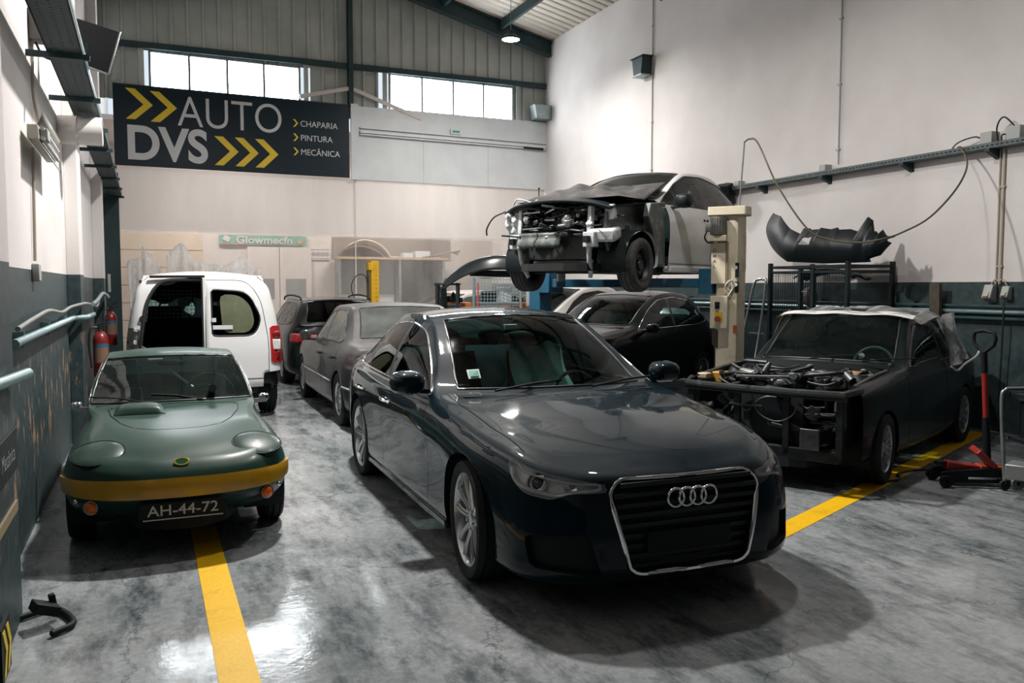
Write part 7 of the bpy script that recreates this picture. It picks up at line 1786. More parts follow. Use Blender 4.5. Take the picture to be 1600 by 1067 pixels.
simple('hanging_lead', 'black lead hanging from the wall sockets to the floor', 'cable', mb, M_HOSE, angle=60)
mb = MB(); mb.box((XR - .14, 7.40, .86), (.05, .14, 1.70), (0, -.03, 0)); simple('timber_plank', 'dark timber plank leaning upright on the right wall', 'plank', mb, mat('plank_brown', (.05, .042, .03), .7, noise=(7, (.09, .075, .05), .45, .7)), bevel=.004)
sp = empty('speaker_box', (XR - .22, 11.45, 2.98), R(25), 'black speaker box tilted from the right wall beside the lifted car', 'speaker')
mb = MB(); mb.box((0, 0, .18), (.20, .26, .34), (0, -.35, 0)); mb.build('cabinet', M_BLACK, sp, bevel=.012)
mb = MB(); mb.bar((.09, 0, .18), (.24, -.09, .22), .03); mb.build('bracket', M_STEEL, sp)

# ================================================================== CAGE WITH BUMPER COVERS
cg = empty('wire_cage', (8.50, 8.84, 0), 0, 'dark steel wire cage carrying the black bumper covers by the right wall', 'cage')
M_CAGE = mat('cage_steel', (.012, .022, .026), .5, .3)
for y in (-.72, -.12, .12, .72):
    for x in ((-.38, .38) if abs(y) > .5 else (-.38,)):
        mb = MB(); mb.box((x, y, 1.0 if abs(y) > .5 else .98), (.05, .05, 1.98 if abs(y) > .5 else 1.84)); mb.build('post', M_CAGE, cg)
for z in (1.93, 1.86, 1.0, .15):
    mb = MB(); mb.box((-.38, 0, z), (.035, 1.44, .035)); mb.build('rail', M_CAGE, cg)
    mb = MB(); mb.box((.38, 0, z), (.035, 1.44, .035)); mb.build('rail', M_CAGE, cg)
    for y in (-.72, .72):
        mb = MB(); mb.box((0, y, z), (.76, .035, .035)); mb.build('rail', M_CAGE, cg)
wm_ = MB()
for i in range(36): wm_.bar((-.385, -.70 + i * .04, .16), (-.385, -.70 + i * .04, 1.86), .004)
for i in range(18): wm_.bar((-.385, -.72, .2 + i * .095), (-.385, .72, .2 + i * .095), .004)
for i in range(18): wm_.bar((-.36 + i * .042, .725, .16), (-.36 + i * .042, .725, 1.86), .004)
tag(wm_.build('wire_mesh', M_CAGE, cg, angle=0), kind='stuff')
mb = MB(); mb.box((0, 0, 1.02), (.74, 1.4, .02)); mb.build('shelf', M_CAGE, cg)
mb = MB(); mb.box((-.40, .0, 1.60), (.04, .10, .012)); mb.build('latch', M_STEELLT, cg)
mb = MB(); mb.sphere((8.36, 9.05, 1.53), .13, 14, 10, (.9, .85, 1)); 
mb.cyl((8.36, 9.05, 1.04), (8.36, 9.05, 1.45), .02, seg=8); simple('hose_reel', 'round grey reel standing inside the wire cage', 'reel', mb, mat('reel_grey', (.09, .085, .075), .6), angle=50)
mb = MB(); mb.grid(lambda a, b: (8.3 + .3 * b, 8.2 + 1.1 * a, 1.88 - .10 * (2 * a - 1) ** 2 + .03 * math.sin(6 * b)), 14, 5); simple('trim_panel', 'flat black trim panel lying in the top of the wire cage', 'car part', mb, M_PLASTIC, solid=.02, angle=60)
def bumper_shell(name, lab, top, bot, x0, bulge, th=.012, hole=None, n=60, m=14):
    """cover shell: top and bottom outlines as (y, z), bowed towards the room"""
    top = sorted(top); bot = sorted(bot); ya, yb = max(top[0][0], bot[0][0]), min(top[-1][0], bot[-1][0])
    T = lambda y: np.interp(y, [p[0] for p in top], [p[1] for p in top]); B = lambda y: np.interp(y, [p[0] for p in bot], [p[1] for p in bot])
    mb = MB(); V = []; F = []
    for i in range(n + 1):
        y = ya + (yb - ya) * i / n
        for j in range(m + 1):
            b = j / m; z = B(y) + (T(y) - B(y)) * b; c = (2 * i / n - 1)
            V.append((x0 - bulge * (1 - c * c) - .10 * math.sin(math.pi * b) + .05 * b, y, z))
    for i in range(n):
        for j in range(m):
            q = [V[i * (m + 1) + j], V[(i + 1) * (m + 1) + j + 1]]; cy = (q[0][1] + q[1][1]) / 2; cz = (q[0][2] + q[1][2]) / 2
            if hole and sd_poly(np.array([[cy, cz]]), hole)[0] < 0: continue
            F.append((i * (m + 1) + j, (i + 1) * (m + 1) + j, (i + 1) * (m + 1) + j + 1, i * (m + 1) + j + 1))
    mb.add(V, F); o = mb.build(name, M_PLASTIC, None, angle=60, solid=th); return tag(o, lab, 'bumper', 'bumper covers on the cage')
bumper_shell('bumper_cover', 'large black bumper cover with a square hole lying on the wire cage',
    [(9.93, 2.74), (9.888, 2.727), (9.548, 2.655), (9.258, 2.458), (9.0, 2.364), (8.97, 2.45), (8.85, 2.44), (8.84, 2.42), (8.70, 2.42), (8.69, 2.44), (8.542, 2.41), (8.45, 2.43), (8.44, 2.40), (8.3, 2.40), (8.212, 2.365), (8.17, 2.45), (8.113, 2.549), (8.06, 2.5), (8.04, 2.3)],
    [(9.945, 2.295), (9.572, 2.143), (9.244, 2.01), (8.525, 1.97), (8.092, 1.975), (8.04, 1.98)], 8.42, .30, hole=[(8.95, 2.23), (8.89, 2.32), (8.76, 2.32), (8.755, 2.22)], n=190, m=50)
bumper_shell('bumper_cover', 'broken black bumper end piece on the wire cage, nearest the sockets',
    [(8.03, 2.30), (8.0, 2.42), (7.96, 2.40), (7.849, 2.31), (7.82, 2.35), (7.79, 2.31), (7.751, 2.36), (7.72, 2.28), (7.67, 2.275)], [(8.03, 1.975), (7.85, 2.01), (7.74, 2.05), (7.67, 2.2)], 8.36, .16, n=40, m=12)
# hand truck handle by the cage
ht = empty('hand_truck', (8.0, 9.75, 0), 0, 'chrome tube hand truck leaning between the column and the wire cage', 'hand truck')
mb = MB(); mb.tube(chain([(-.30, .12, .12), (-.12, .08, 1.0), (.03, .05, 1.68), (.06, .0, 1.76), (.07, -.10, 1.765), (.06, -.17, 1.70), (-.06, -.19, 1.0), (-.24, -.2, .12)], 6), .018, 8); mb.build('frame', M_CHROME, ht, angle=60)
for z in (.5, 1.0):
    mb = MB(); mb.bar((-.15 + (z - .5) * .3, .10, z), (-.12 + (z - .5) * .3, -.19, z), .02); mb.build('crossbar', M_STEELLT, ht)
mb = MB(); mb.box((-.45, -.05, .02), (.3, .4, .02)); mb.build('toe_plate', M_STEELLT, ht)
for y in (.22, -.3):
    mb = MB(); mb.lathe([(.05, -.03), (.12, -.03), (.12, .03), (.05, .03)], (-.22, y, .12), (0, 1, 0), 18, closed=True); mb.build('wheel', M_RUBBER, ht)

# ================================================================== FLOOR JACK, TOOL TROLLEY, HOSE
M_REDP = mat('jack_red', (.30, .022, .018), .4, noise=(6, (.18, .015, .012), .45, .7))
jk = empty('floor_jack', (6.38, 4.92, 0), R(-30), 'red floor jack with a long upright handle on the right', 'jack')
for y in (-.11, .11):
    mb = MB(); mb.prism(roundpoly([(-.32, .04), (.32, .04), (.34, .10), (.10, .17), (-.30, .13)], .02), lambda p: (p[0], y - .012, p[1]), lambda p: (p[0], y + .012, p[1])); mb.build('side_plate', M_BLACK, jk, bevel=.004)
for x in (-.28, .28):
    for y in (-.15, .15):
        mb = MB(); mb.lathe([(.015, -.02), (.05, -.022), (.055, 0), (.05, .022), (.015, .02)], (x, y, .055), (0, 1, 0), 18, closed=True); mb.build('caster', M_STEELLT if x > 0 else M_BLACK, jk, angle=40)
mb = MB(); mb.bar((.05, 0, .13), (-.24, 0, .17), .12, .07); mb.build('lift_arm', M_REDP, jk, bevel=.01)
mb = MB(); mb.lathe([(0, .02), (.05, .03), (.055, 0), (0, 0)], (-.27, 0, .17), (0, 0, 1), 16); mb.build('saddle', M_BLACK, jk)
mb = MB(); mb.bar((.02, 0, .13), (.24, 0, .12), .13, .10); mb.build('pump_body', mat('pump_orange', (.48, .08, .025), .4), jk, bevel=.012)
mb = MB(); mb.box((.06, -.02, .24), (.20, .20, .05), (.1, .75, 0)); mb.build('handle_yoke', M_REDP, jk, bevel=.01)
mb = MB(); mb.bar((-.1, -.13, .085), (.24, -.13, .085), .012, .018); mb.build('chrome_bar', M_CHROME, jk)
d0, d1 = Vector((.10, 0, .20)), Vector((.045, .03, 1.30)); ld = (d1 - d0)
mb = MB(); mb.cyl(d0, d0 + ld * .34, .032, .030, seg=14); mb.build('lower_tube', M_BLACK, jk)
mb = MB(); mb.cyl(d0 + ld * .34, d0 + ld * .68, .024, seg=14); mb.build('middle_tube', M_REDP, jk)
mb = MB(); mb.cyl(d0 + ld * .68, d0 + ld * .84, .026, seg=14)
c_ = d0 + ld * .84; mb.tube([c_ + Vector((0, 0, -.01)), c_ + Vector((-.045, .075, .06)), c_ + Vector((-.05, .095, .12)), c_ + Vector((-.04, .08, .165)), c_ + Vector((0, 0, .18)), c_ + Vector((.04, -.08, .165)), c_ + Vector((.05, -.095, .12)), c_ + Vector((.045, -.075, .06))], .016, 8, closed=True)
mb.build('handle_grip', M_BLACK, jk, angle=60)
tt_ = empty('tool_trolley', (6.62, 4.28, 0), R(-25), 'tube framed black tool trolley at the right edge of the picture', 'trolley')
for y in (-.28, .28):
    mb = MB(); mb.tube(chain([(-.34, y, .06), (-.37, y, .40), (-.39, y, .76), (-.36, y, .83), (-.28, y, .84), (.30, y, .84), (.34, y, .76), (.32, y, .06)], 5), .016, 8); mb.build('frame', M_STEELLT, tt_, angle=60)
for z in (.14, .44, .80):
    mb = MB(); mb.box((0, 0, z), (.66, .56, .03)); mb.build('tray', M_BLACK, tt_, bevel=.005)
mb = MB(); mb.box((.02, 0, .60), (.56, .50, .30)); mb.build('drawer_box', M_BLACK, tt_, bevel=.01)
for x in (-.34, .32):
    for y in (-.28, .28):
        mb = MB(); mb.lathe([(.01, -.015), (.04, -.015), (.045, 0), (.04, .015), (.01, .015)], (x, y, .045), (0, 1, 0), 14, closed=True); mb.build('caster', M_RUBBER, tt_)
def on_tr(x, y, z): return Matrix.Translation((6.62, 4.28, 0)) @ Matrix.Rotation(R(-25), 4, 'Z') @ Vector((x, y, z))
mb = MB(); mb.box(on_tr(0, 0, .90), (.5, .42, .13)); simple('tool_case', 'flat black tool case lying on top of the tool trolley', 'case', mb, M_PLASTIC, bevel=.012)
mb = MB(); mb.box(on_tr(.08, .02, 1.06), (.34, .3, .17)); simple('black_box', 'black box stacked on the tool case', 'box', mb, M_BLACK, bevel=.012)
mb = MB(); mb.cyl(on_tr(-.34, -.02, .99), on_tr(-.10, -.10, .985), .026, .024, seg=12); simple('wooden_mallet', 'pale wooden mallet lying on the tool case', 'tool', mb, mat('handle_wood', (.50, .30, .16), .5), angle=40)
mb = MB(); mb.sphere(on_tr(-.10, .02, 1.22), .06, 12, 8, (1.2, .8, .9)); mb.box(on_tr(-.16, 0, 1.17), (.10, .05, .03), (.2, .5, .4)); simple('orange_tool', 'orange and black hand tool on the black box', 'tool', mb, mat('tool_orange', (.60, .24, .03), .4), angle=50)
mb = MB(); mb.box(on_tr(-.34, .0, .22), (.22, .24, .12), (0, 0, .4)); simple('grey_tin', 'grey tin standing on the lowest trolley tray', 'tin', mb, mat('tin_grey', (.25, .26, .26), .4, .4), bevel=.01)
mb = MB(); mb.tube(chain([(5.35, 5.5, .012), (5.52, 5.42, .012), (5.72, 5.27, .016), (5.95, 5.3, .012), (6.06, 5.42, .012), (6.26, 5.49, .012), (6.49, 5.47, .012), (6.8, 5.25, .012), (7.2, 5.0, .012), (7.5, 4.9, .012)], 8), .012, 8)
simple('air_hose', 'black air hose lying across the yellow line by the coupe', 'hose', mb, M_HOSE, angle=60)

# ================================================================== LEFT WALL FITTINGS
ct = empty('cable_ladder', (-.50, 10, 3.38), 0, 'wide dark perforated cable tray running high along the left wall', 'cable tray')
def lc_(p): return Vector(p) - Vector((-.50, 10, 3.38))
mb = MB(); mb.box(lc_((-.505, 10.6, 3.40)), (.23, 15.4, .01)); mb.box(lc_((-.62, 10.6, 3.44)), (.01, 15.4, .09)); mb.box(lc_((-.39, 10.6, 3.44)), (.01, 15.4, .09)); mb.build('channel', M_STEEL, ct, angle=0)
mb = MB(); mb.box(lc_((-.384, 10.6, 3.445)), (.004, 15.4, .022)); mb.build('bright_edge', M_STEELLT, ct, angle=0)
for y in (4.1, 5.6, 7.17, 8.77, 10.4, 11.9, 13.5, 15.0, 16.5, 18.0):
    mb = MB(); mb.bar((lc_((XL, y, 3.375))), lc_((-.34, y, 3.375)), .045, .04); mb.build('arm', M_STEEL, ct, angle=0)
hb = MB()
for i in range(240):
    y = 3.2 + i * .062
    for x in (-.57, -.50, -.44): hb.box(lc_((x, y, 3.394)), (.012, .034, .003))
tag(hb.build('slots', mat('slot_pale', (.07, .08, .08), .6), ct, angle=0), kind='stuff')
tv = empty('monitor', (-.33, 7.92, 3.45), 0, 'flat black monitor hanging from the left cable tray', 'monitor')
P_ = [Vector(p) - Vector((-.33, 7.92, 3.45)) for p in ((-.482, 8.05, 3.905), (-.149, 7.92, 3.795), (-.244, 7.92, 3.445), (-.551, 8.05, 3.565))]
nr_ = (P_[1] - P_[0]).cross(P_[3] - P_[0]).normalized()
mb = MB(); q = P_ + [p - nr_ * .05 if nr_.y < 0 else p + nr_ * .05 for p in P_]
mb.add(q, [(0, 1, 2, 3), (7, 6, 5, 4), (0, 4, 5, 1), (1, 5, 6, 2), (2, 6, 7, 3), (3, 7, 4, 0)]); mb.build('screen', M_BLACK, tv, bevel=.004)
mb = MB(); mb.bar(P_[1] + Vector((.006, .01, 0)), P_[2] + Vector((.006, .01, 0)), .012, .03, (0, 1, 0)); mb.build('side_bezel', mat('bezel_glint', (.75, .72, .74), .25, .8), tv)  # reflection on the screen's side put into this bright part
mb = MB(); mb.bar(P_[2] + Vector((0, .01, -.006)), P_[3] + Vector((0, .01, -.006)), .03, .015); mb.build('lower_bezel', M_STEELLT, tv)
mb = MB(); mb.bar((-.06, .09, .25), (-.12, .09, -.04), .03); mb.build('bracket', M_STEEL, tv)
du = empty('air_duct', (XL, 9.55, 3.22), 0, 'short white round air duct sticking out of the left wall', 'duct')
mb = MB(); mb.lathe([(.14, 0), (.14, .16), (.15, .17), (.14, .18), (.14, .40), (.125, .40), (.125, .2), (.125, .0)], (0, 0, 0), (1, .0, .0), 28); mb.build('pipe', mat('duct_white', (.58, .56, .53), .5), du, angle=40)
mb = MB(); mb.lathe([(0, 0), (.14, 0)], (.395, 0, 0), (1, 0, 0), 24); mb.build('end_cover', mat('duct_white', (.58, .56, .53), .5), du)
fx_ = empty('strip_light', (XL + .02, 7.35, 2.74), 0, 'double fluorescent strip light on the left wall', 'light')
mb = MB(); mb.box((.05, 0, 0), (.07, 1.25, .10)); mb.build('body', mat('fitting_cream', (.42, .40, .34), .5), fx_, bevel=.006)
for sg in (1, -1):
    mb = MB(); mb.grid(lambda a, b: (.07 + .05 * b, -.62 + 1.24 * a, sg * (.03 + .10 * b)), 2, 3); mb.build('reflector', mat('fitting_grey', (.22, .22, .19), .45), fx_, solid=.006)
    mb = MB(); mb.cyl((.105, -.58, sg * .035), (.105, .58, sg * .035), .014, seg=10); mb.build('tube', M_WHITE, fx_)
mb = MB(); mb.box((.11, -.45, 0), (.05, .16, .08)); mb.build('end_cap', M_GREYBOX, fx_, bevel=.006)
mb = MB(); mb.box((XL + .05, 7.43, 3.64), (.10, .16, .24)); simple('switch_box', 'dark grey switch box high on the left wall above the tray', 'box', mb, mat('dark_box', (.12, .12, .11), .5), bevel=.012)
mb = MB(); mb.tube(chain([(XL + .05, 7.50, 3.62), (XL + .12, 7.58, 3.58), (-.62, 7.66, 3.50)], 5), .009, 6); mb.tube(chain([(XL + .04, 7.43, 3.52), (XL + .08, 7.5, 3.44), (-.62, 7.62, 3.44)], 5), .009, 6)
simple('box_lead', 'dark leads from the left switch box to the cable tray', 'cable', mb, M_HOSE, angle=60)
mb = MB(); mb.tube(chain([(XL + .02, 7.40, 3.52), (XL + .018, 7.40, 3.4), (XL + .018, 7.38, 3.1), (XL + .05, 7.5, 2.86)], 5), .011, 6); mb.tube([(XL + .018, 7.22, 2.7), (XL + .018, 7.10, 1.86)], .011, 6)
simple('conduit', 'thin brown conduit on the left wall between switch box and socket', 'conduit', mb, M_BEIGEPIPE, angle=60)
mb = MB(); mb.box((XL + .025, 7.10, 1.775), (.05, .13, .13)); simple('power_socket', 'small grey wall socket on the edge of the left dark paint', 'socket', mb, M_GREYBOX, bevel=.008)
M_APIPE = mat('air_pipe', (.30, .42, .44), .3, .6)
mb = MB(); mb.tube([(XL + .06, 5.55, 1.345), (XL + .06, 9.85, 1.345), (-.58, 9.97, 1.345), (-.57, 10.7, 1.345), (-.57, 11.0, 1.345)], .028, 10)
for y in (6.0, 7.5, 9.0): mb.box((XL + .03, y, 1.345), (.06, .025, .10))
simple('air_pipe', 'straight pale air pipe low on the left wall', 'pipe', mb, M_APIPE, angle=40)
mb = MB(); mb.tube(chain([(XL + .05, 5.8, 1.42), (XL + .06, 6.6, 1.46), (XL + .05, 7.6, 1.48), (XL + .06, 8.6, 1.44), (XL + .08, 9.3, 1.47), (-.60, 9.9, 1.49), (-.58, 10.6, 1.47), (-.56, 11.6, 1.43), (-.58, 13.0, 1.55), (-.56, 14.9, 1.53)], 6), .016, 8)
simple('air_hose', 'wavy grey air hose fixed along the left wall', 'hose', mb, mat('hose_grey', (.20, .20, .19), .5), angle=60)
mb = MB(); mb.tube(chain([(-.55, 10.55, 1.47), (-.56, 11.8, 1.50), (-.56, 13.3, 1.57), (-.55, 14.8, 1.50)], 6), .024, 8)
simple('air_pipe', 'bowed pale pipe on the left wall beyond the pilaster', 'pipe', mb, M_APIPE, angle=60)
mb = MB(); mb.cyl((-.62, 4.2, 1.245), (-.55, 4.78, 1.245), .028, seg=12); simple('pipe_stub', 'pale pipe stub on the nearest left pilaster', 'pipe', mb, M_APIPE)
def extinguisher(loc, lab, sc=1.0):
    e = empty('fire_extinguisher', loc, R(20), lab, 'extinguisher', 'fire extinguishers'); e.scale = (sc, sc, sc)
    mb = MB(); mb.lathe([(0, 0), (.075, 0), (.08, .01), (.08, .40), (.072, .45), (.05, .485), (.025, .50), (.025, .52), (0, .52)], seg=24); mb.build('cylinder', mat('extinguisher_red', (.16, .012, .012), .35, coat=.3), e, angle=50)
    mb = MB(); mb.lathe([(.0815, .16), (.0815, .34)], (0, 0, 0), (0, 0, 1), 12, arc=(-1.2, .9)); mb.build('label', mat('label_cream', (.16, .09, .06), .6), e); mb = MB(); mb.lathe([(.082, .33), (.082, .37)], (0, 0, 0), (0, 0, 1), 12, arc=(-1.2, .9)); mb.build('label_band', mat('label_blue', (.02, .09, .16), .5), e)
    mb = MB(); mb.box((0, 0, .55), (.05, .04, .05)); mb.bar((-.02, 0, .57), (.09, 0, .66), .025, .012); mb.bar((-.02, 0, .55), (.10, 0, .585), .022, .012); mb.build('valve', M_BLACK, e)
    mb = MB(); mb.tube(chain([(-.02, 0, .55), (-.10, 0, .53), (-.12, 0, .35), (-.10, 0, .10)], 6), .012, 8); mb.build('hose', M_HOSE, e, angle=60)
extinguisher((-.50, 10.9, .62), 'red fire extinguisher on the left wall just behind the green coupe', 1.05)
extinguisher((-.50, 14.2, .78), 'red fire extinguisher further back, in the shade beside the van')
mb = MB(); mb.box((-.56, 15.6, 1.72), (.04, .08, .30)); simple('narrow_plate', 'small narrow pale plate on the far left pilaster', 'sign', mb, M_GREYBOX, bevel=.004)
# plate and floor things on the nearest pilaster
pt = empty('sign_plate', (-.615, 4.35, .88), 0, 'black sign plate with faint lettering on the nearest left pilaster', 'sign')
mb = MB(); mb.box((0, .1, .0), (.012, .72, .20)); mb.build('plate', M_BLACK, pt, bevel=.003)
text_obj('letters', 'Mecânica', .11, mat('faint_letters', (.20, .24, .25), .5), pt, (.0075, -.06, -.04), (R(90), 0, R(90)), .0005)
mb = MB(); mb.box((-.615, 4.0, .60), (.012, 1.5, .05)); simple('painted_stripe', 'dull ochre stripe across the nearest left pilaster', 'stripe', mb, mat('stripe_ochre', (.22, .17, .10), .6))
st_ = empty('floor_stand', (-.50, 4.66, 0), R(20), 'black angled stand on the floor by the nearest left pilaster', 'stand')
mb = MB(); mb.tube(chain([(-.10, .14, .02), (.08, .16, .02), (.10, -.10, .02), (-.02, -.18, .02)], 5), .016, 8); mb.build('base', M_BLACK, st_, angle=60)
mb = MB(); mb.bar((.06, .05, .02), (.04, .04, .14), .03); mb.box((.0, .0, .09), (.12, .10, .05), (0, .4, 0)); mb.build('upright', M_DKMETAL, st_, bevel=.005)
ch_ = empty('warning_panel', (-.60, 4.12, 0), 0, 'black and yellow chevron panel low at the left picture edge', 'sign')
mb = MB(); mb.box((0, 0, .12), (.015, .24, .24)); mb.build('panel', M_BLACK, ch_)
for i in range(2):
    mb = MB(); mb.prism([(-.10 + .10 * i, .22), (-.05 + .10 * i, .22), (.02 + .10 * i, .12), (-.05 + .10 * i, .02), (-.10 + .10 * i, .02), (-.03 + .10 * i, .12)], lambda p: (.008, p[0], p[1]), lambda p: (.011, p[0], p[1])); mb.build('chevron', M_CHEV, ch_, angle=0)
# far left corner: dark steel column
# ================================================================== FAR ROW: YELLOW LIFT, CAGE TROLLEY, CAR BEHIND THE CURTAIN
yl = empty('yellow_lift', (4.42, 17.72, 0), R(15), 'yellow lift column standing in front of the plastic curtain', 'car lift')
M_YLIFT = mat('lift_yellow', (.62, .36, .01), .45, noise=(6, (.5, .28, .01), .45, .7))
mb = MB(); mb.box((.03, 0, 1.1), (.19, .16, 2.2)); mb.build('column', M_YLIFT, yl, bevel=.008)
mb = MB(); mb.box((-.10, -.02, 1.12), (.05, .10, 2.1)); mb.build('guide', mat('guide_dark', (.16, .09, .02), .5), yl)
mb = MB(); mb.cyl((-.13, -.07, .4), (-.13, -.07, 1.9), .014, seg=8); mb.build('cylinder_rod', M_STEEL, yl); mb = MB(); mb.box((-.09, -.05, 2.08), (.10, .10, .16)); mb.build('head', M_YLIFT, yl, bevel=.01)
for i in range(12):
    mb = MB(); mb.cyl((.05, -.079, .9 + i * .09), (.05, -.084, .9 + i * .09), .010, seg=8); mb.build('hole', M_BLACK, yl)
mb = MB(); mb.tube(chain([(-.13, -.05, 1.75), (-.22, -.05, 1.90), (-.40, -.05, 1.88), (-.52, -.05, 1.66), (-.45, -.05, 1.40), (-.36, -.05, 1.25)], 7), .011, 6); mb.build('hose', M_HOSE, yl, angle=60)
mb = MB(); mb.box((0, 0, .02), (.5, .5, .04)); mb.build('base_plate', M_YLIFT, yl)

cgt = empty('cage_trolley', (5.13, 12.45, 0), R(-23), 'pale wire cage trolley full of parts in the far row', 'trolley')
M_WIRE = mat('wire_pale', (.30, .38, .40), .4, .5)
mb = MB()
for y, n in ((-.30, 0), (.30, 1)):
    for i in range(15): mb.bar((-.35 + i * .05, y, .3), (-.35 + i * .05, y, 1.80), .008)
    for i in range(30): mb.bar((-.35, y, .32 + i * .05), (.35, y, .32 + i * .05), .008)
tag(mb.build('wire_sides', M_WIRE, cgt, angle=0), kind='stuff')
mb = MB(); mb.tube([(-.37, -.31, .1), (-.37, -.31, 1.80), (.37, -.31, 1.80), (.37, -.31, .1)], .016, 8); mb.build('frame', M_WIRE, cgt, angle=60); mb = MB(); mb.tube([(-.37, .31, .1), (-.37, .31, 1.80), (.37, .31, 1.80), (.37, .31, .1)], .016, 8); mb.build('frame', M_WIRE, cgt, angle=60)
mb = MB(); mb.box((0, 0, .28), (.74, .62, .03)); mb.build('deck', M_WIRE, cgt)
mb = MB(); mb.box((0, 0, 1.40), (.66, .55, .02)); mb.build('shelf', M_WIRE, cgt)
for x in (-.33, .33):
    for y in (-.28, .28):
        mb = MB(); mb.lathe([(.02, -.02), (.06, -.02), (.06, .02), (.02, .02)], (x, y, .06), (0, 1, 0), 14, closed=True); mb.build('caster', M_RUBBER, cgt)
mb = MB(); mb.bar((-.30, -.325, .9), (-.30, -.325, 1.72), .025); mb.build('red_strap', mat('strap_red', (.40, .05, .05), .5), cgt)
def ct_(x, y, z): return Matrix.Translation((5.13, 12.45, 0)) @ Matrix.Rotation(R(-23), 4, 'Z') @ Vector((x, y, z))
for k, (x, y, z, sz, c, lab) in enumerate(((.1, 0, 1.53, (.20, .2, .24), M_WHITE, 'white carton inside the pale cage trolley'), (-.14, .08, 1.50, (.2, .2, .18), M_DKMETAL, 'dark metal part inside the pale cage trolley'))):
    mb = MB(); mb.box(ct_(x, y, z), sz, (0, 0, .3 * k)); simple('carton' if k == 0 else 'metal_part', lab, 'box' if k == 0 else 'car part', mb, c, bevel=.012)
# black bumper bowed over rack and trolley
bp_ = MB()
def bfn(a, b):
    t = (a - .5) * 2; x = 5.10 + .76 * t; y = 12.32 - .32 * t
    return (x - .10 * b, y - .42 * (1 - t * t) * .6 - .05 * b, 2.14 - .34 * abs(t) ** 2.6 - .22 * b + .05 * math.sin(3.1 * b))
bp_.grid(bfn, 40, 10); simple('bumper_cover', 'long black bumper cover bowed over the pale cage trolley', 'bumper', bp_, mat('bumper_gloss', (.012, .018, .02), .25, coat=.4), solid=.014, angle=60)
bp2 = MB(); bp2.grid(lambda a, b: (4.64 + 1.05 * a, 12.40 - .44 * a, 1.93 - .10 * b - .02 * math.sin(3 * a)), 14, 3); simple('bumper_beam', 'straight dark beam lying across the pale cage trolley', 'car part', bp2, M_DKMETAL, solid=.03, angle=40)
rk = empty('parts_rack', (4.40, 12.75, 0), R(-23), 'dark steel parts rack beside the pale cage trolley', 'rack')
for x in (-.16, .16):
    for y in (-.2, .2):
        mb = MB(); mb.box((x, y, .86), (.04, .04, 1.72)); mb.build('post', M_CAGE, rk)
for z in (.4, 1.0, 1.36, 1.70):
    mb = MB(); mb.box((0, 0, z), (.40, .46, .03)); mb.build('shelf', M_CAGE if z > .5 else M_DKMETAL, rk)
for k, (x, y, z) in enumerate(((-.08, 0, 1.44), (.09, .05, 1.47))):
    g_ = Matrix.Translation((4.40, 12.75, 0)) @ Matrix.Rotation(R(-23), 4, 'Z') @ Vector((x, y, z))
    mb = MB(); mb.lathe([(0, -.06), (.05, -.06), (.06, 0), (.04, .06), (0, .09 + .03 * k)], g_, (0, .2, 1), 14); simple('metal_part', ('squat dark metal part on the parts rack', 'taller dark metal part on the parts rack')[k], 'car part', mb, M_DKMETAL, angle=40)
for k, (x, y, w_) in enumerate(((4.66, 13.25, .54), (5.66, 12.95, .34))):
    mb = MB(); mb.box((x, y, .70), (w_, .34, 1.40)); o = simple('orange_cabinet', ('wide orange steel cabinet behind the parts rack', 'narrow orange steel cabinet right of the cage trolley')[k], 'cabinet', mb, mat('cabinet_orange', (.55, .17, .03), .5), bevel=.01)
    mb = MB(); mb.box((x - w_ * .2, y - .05, 1.455), (.10, .12, .11)); mb.box((x + w_ * .15, y, 1.44), (.14, .14, .08)); simple('small_tins', ('pair of small dark tins on the wide orange cabinet', 'pair of small dark tins on the narrow orange cabinet')[k], 'tins', mb, M_DKMETAL, bevel=.006)
mb = MB(); mb.box((5.93, 12.75, .85), (.31, .05, 1.70)); simple('white_board', 'plain white board standing beside the blue lift column', 'board', mb, M_WHITE, bevel=.006)
mb = MB(); mb.grid(lambda a, b: (4.22 + .10 * a - .04 * b, 12.45 + .05 * a, .9 + .75 * b + .03 * math.sin(9 * b)), 6, 14); simple('black_sack', 'black sheet hanging at the left end of the parts rack', 'sheet', mb, M_PLASTIC, solid=.03, angle=60)

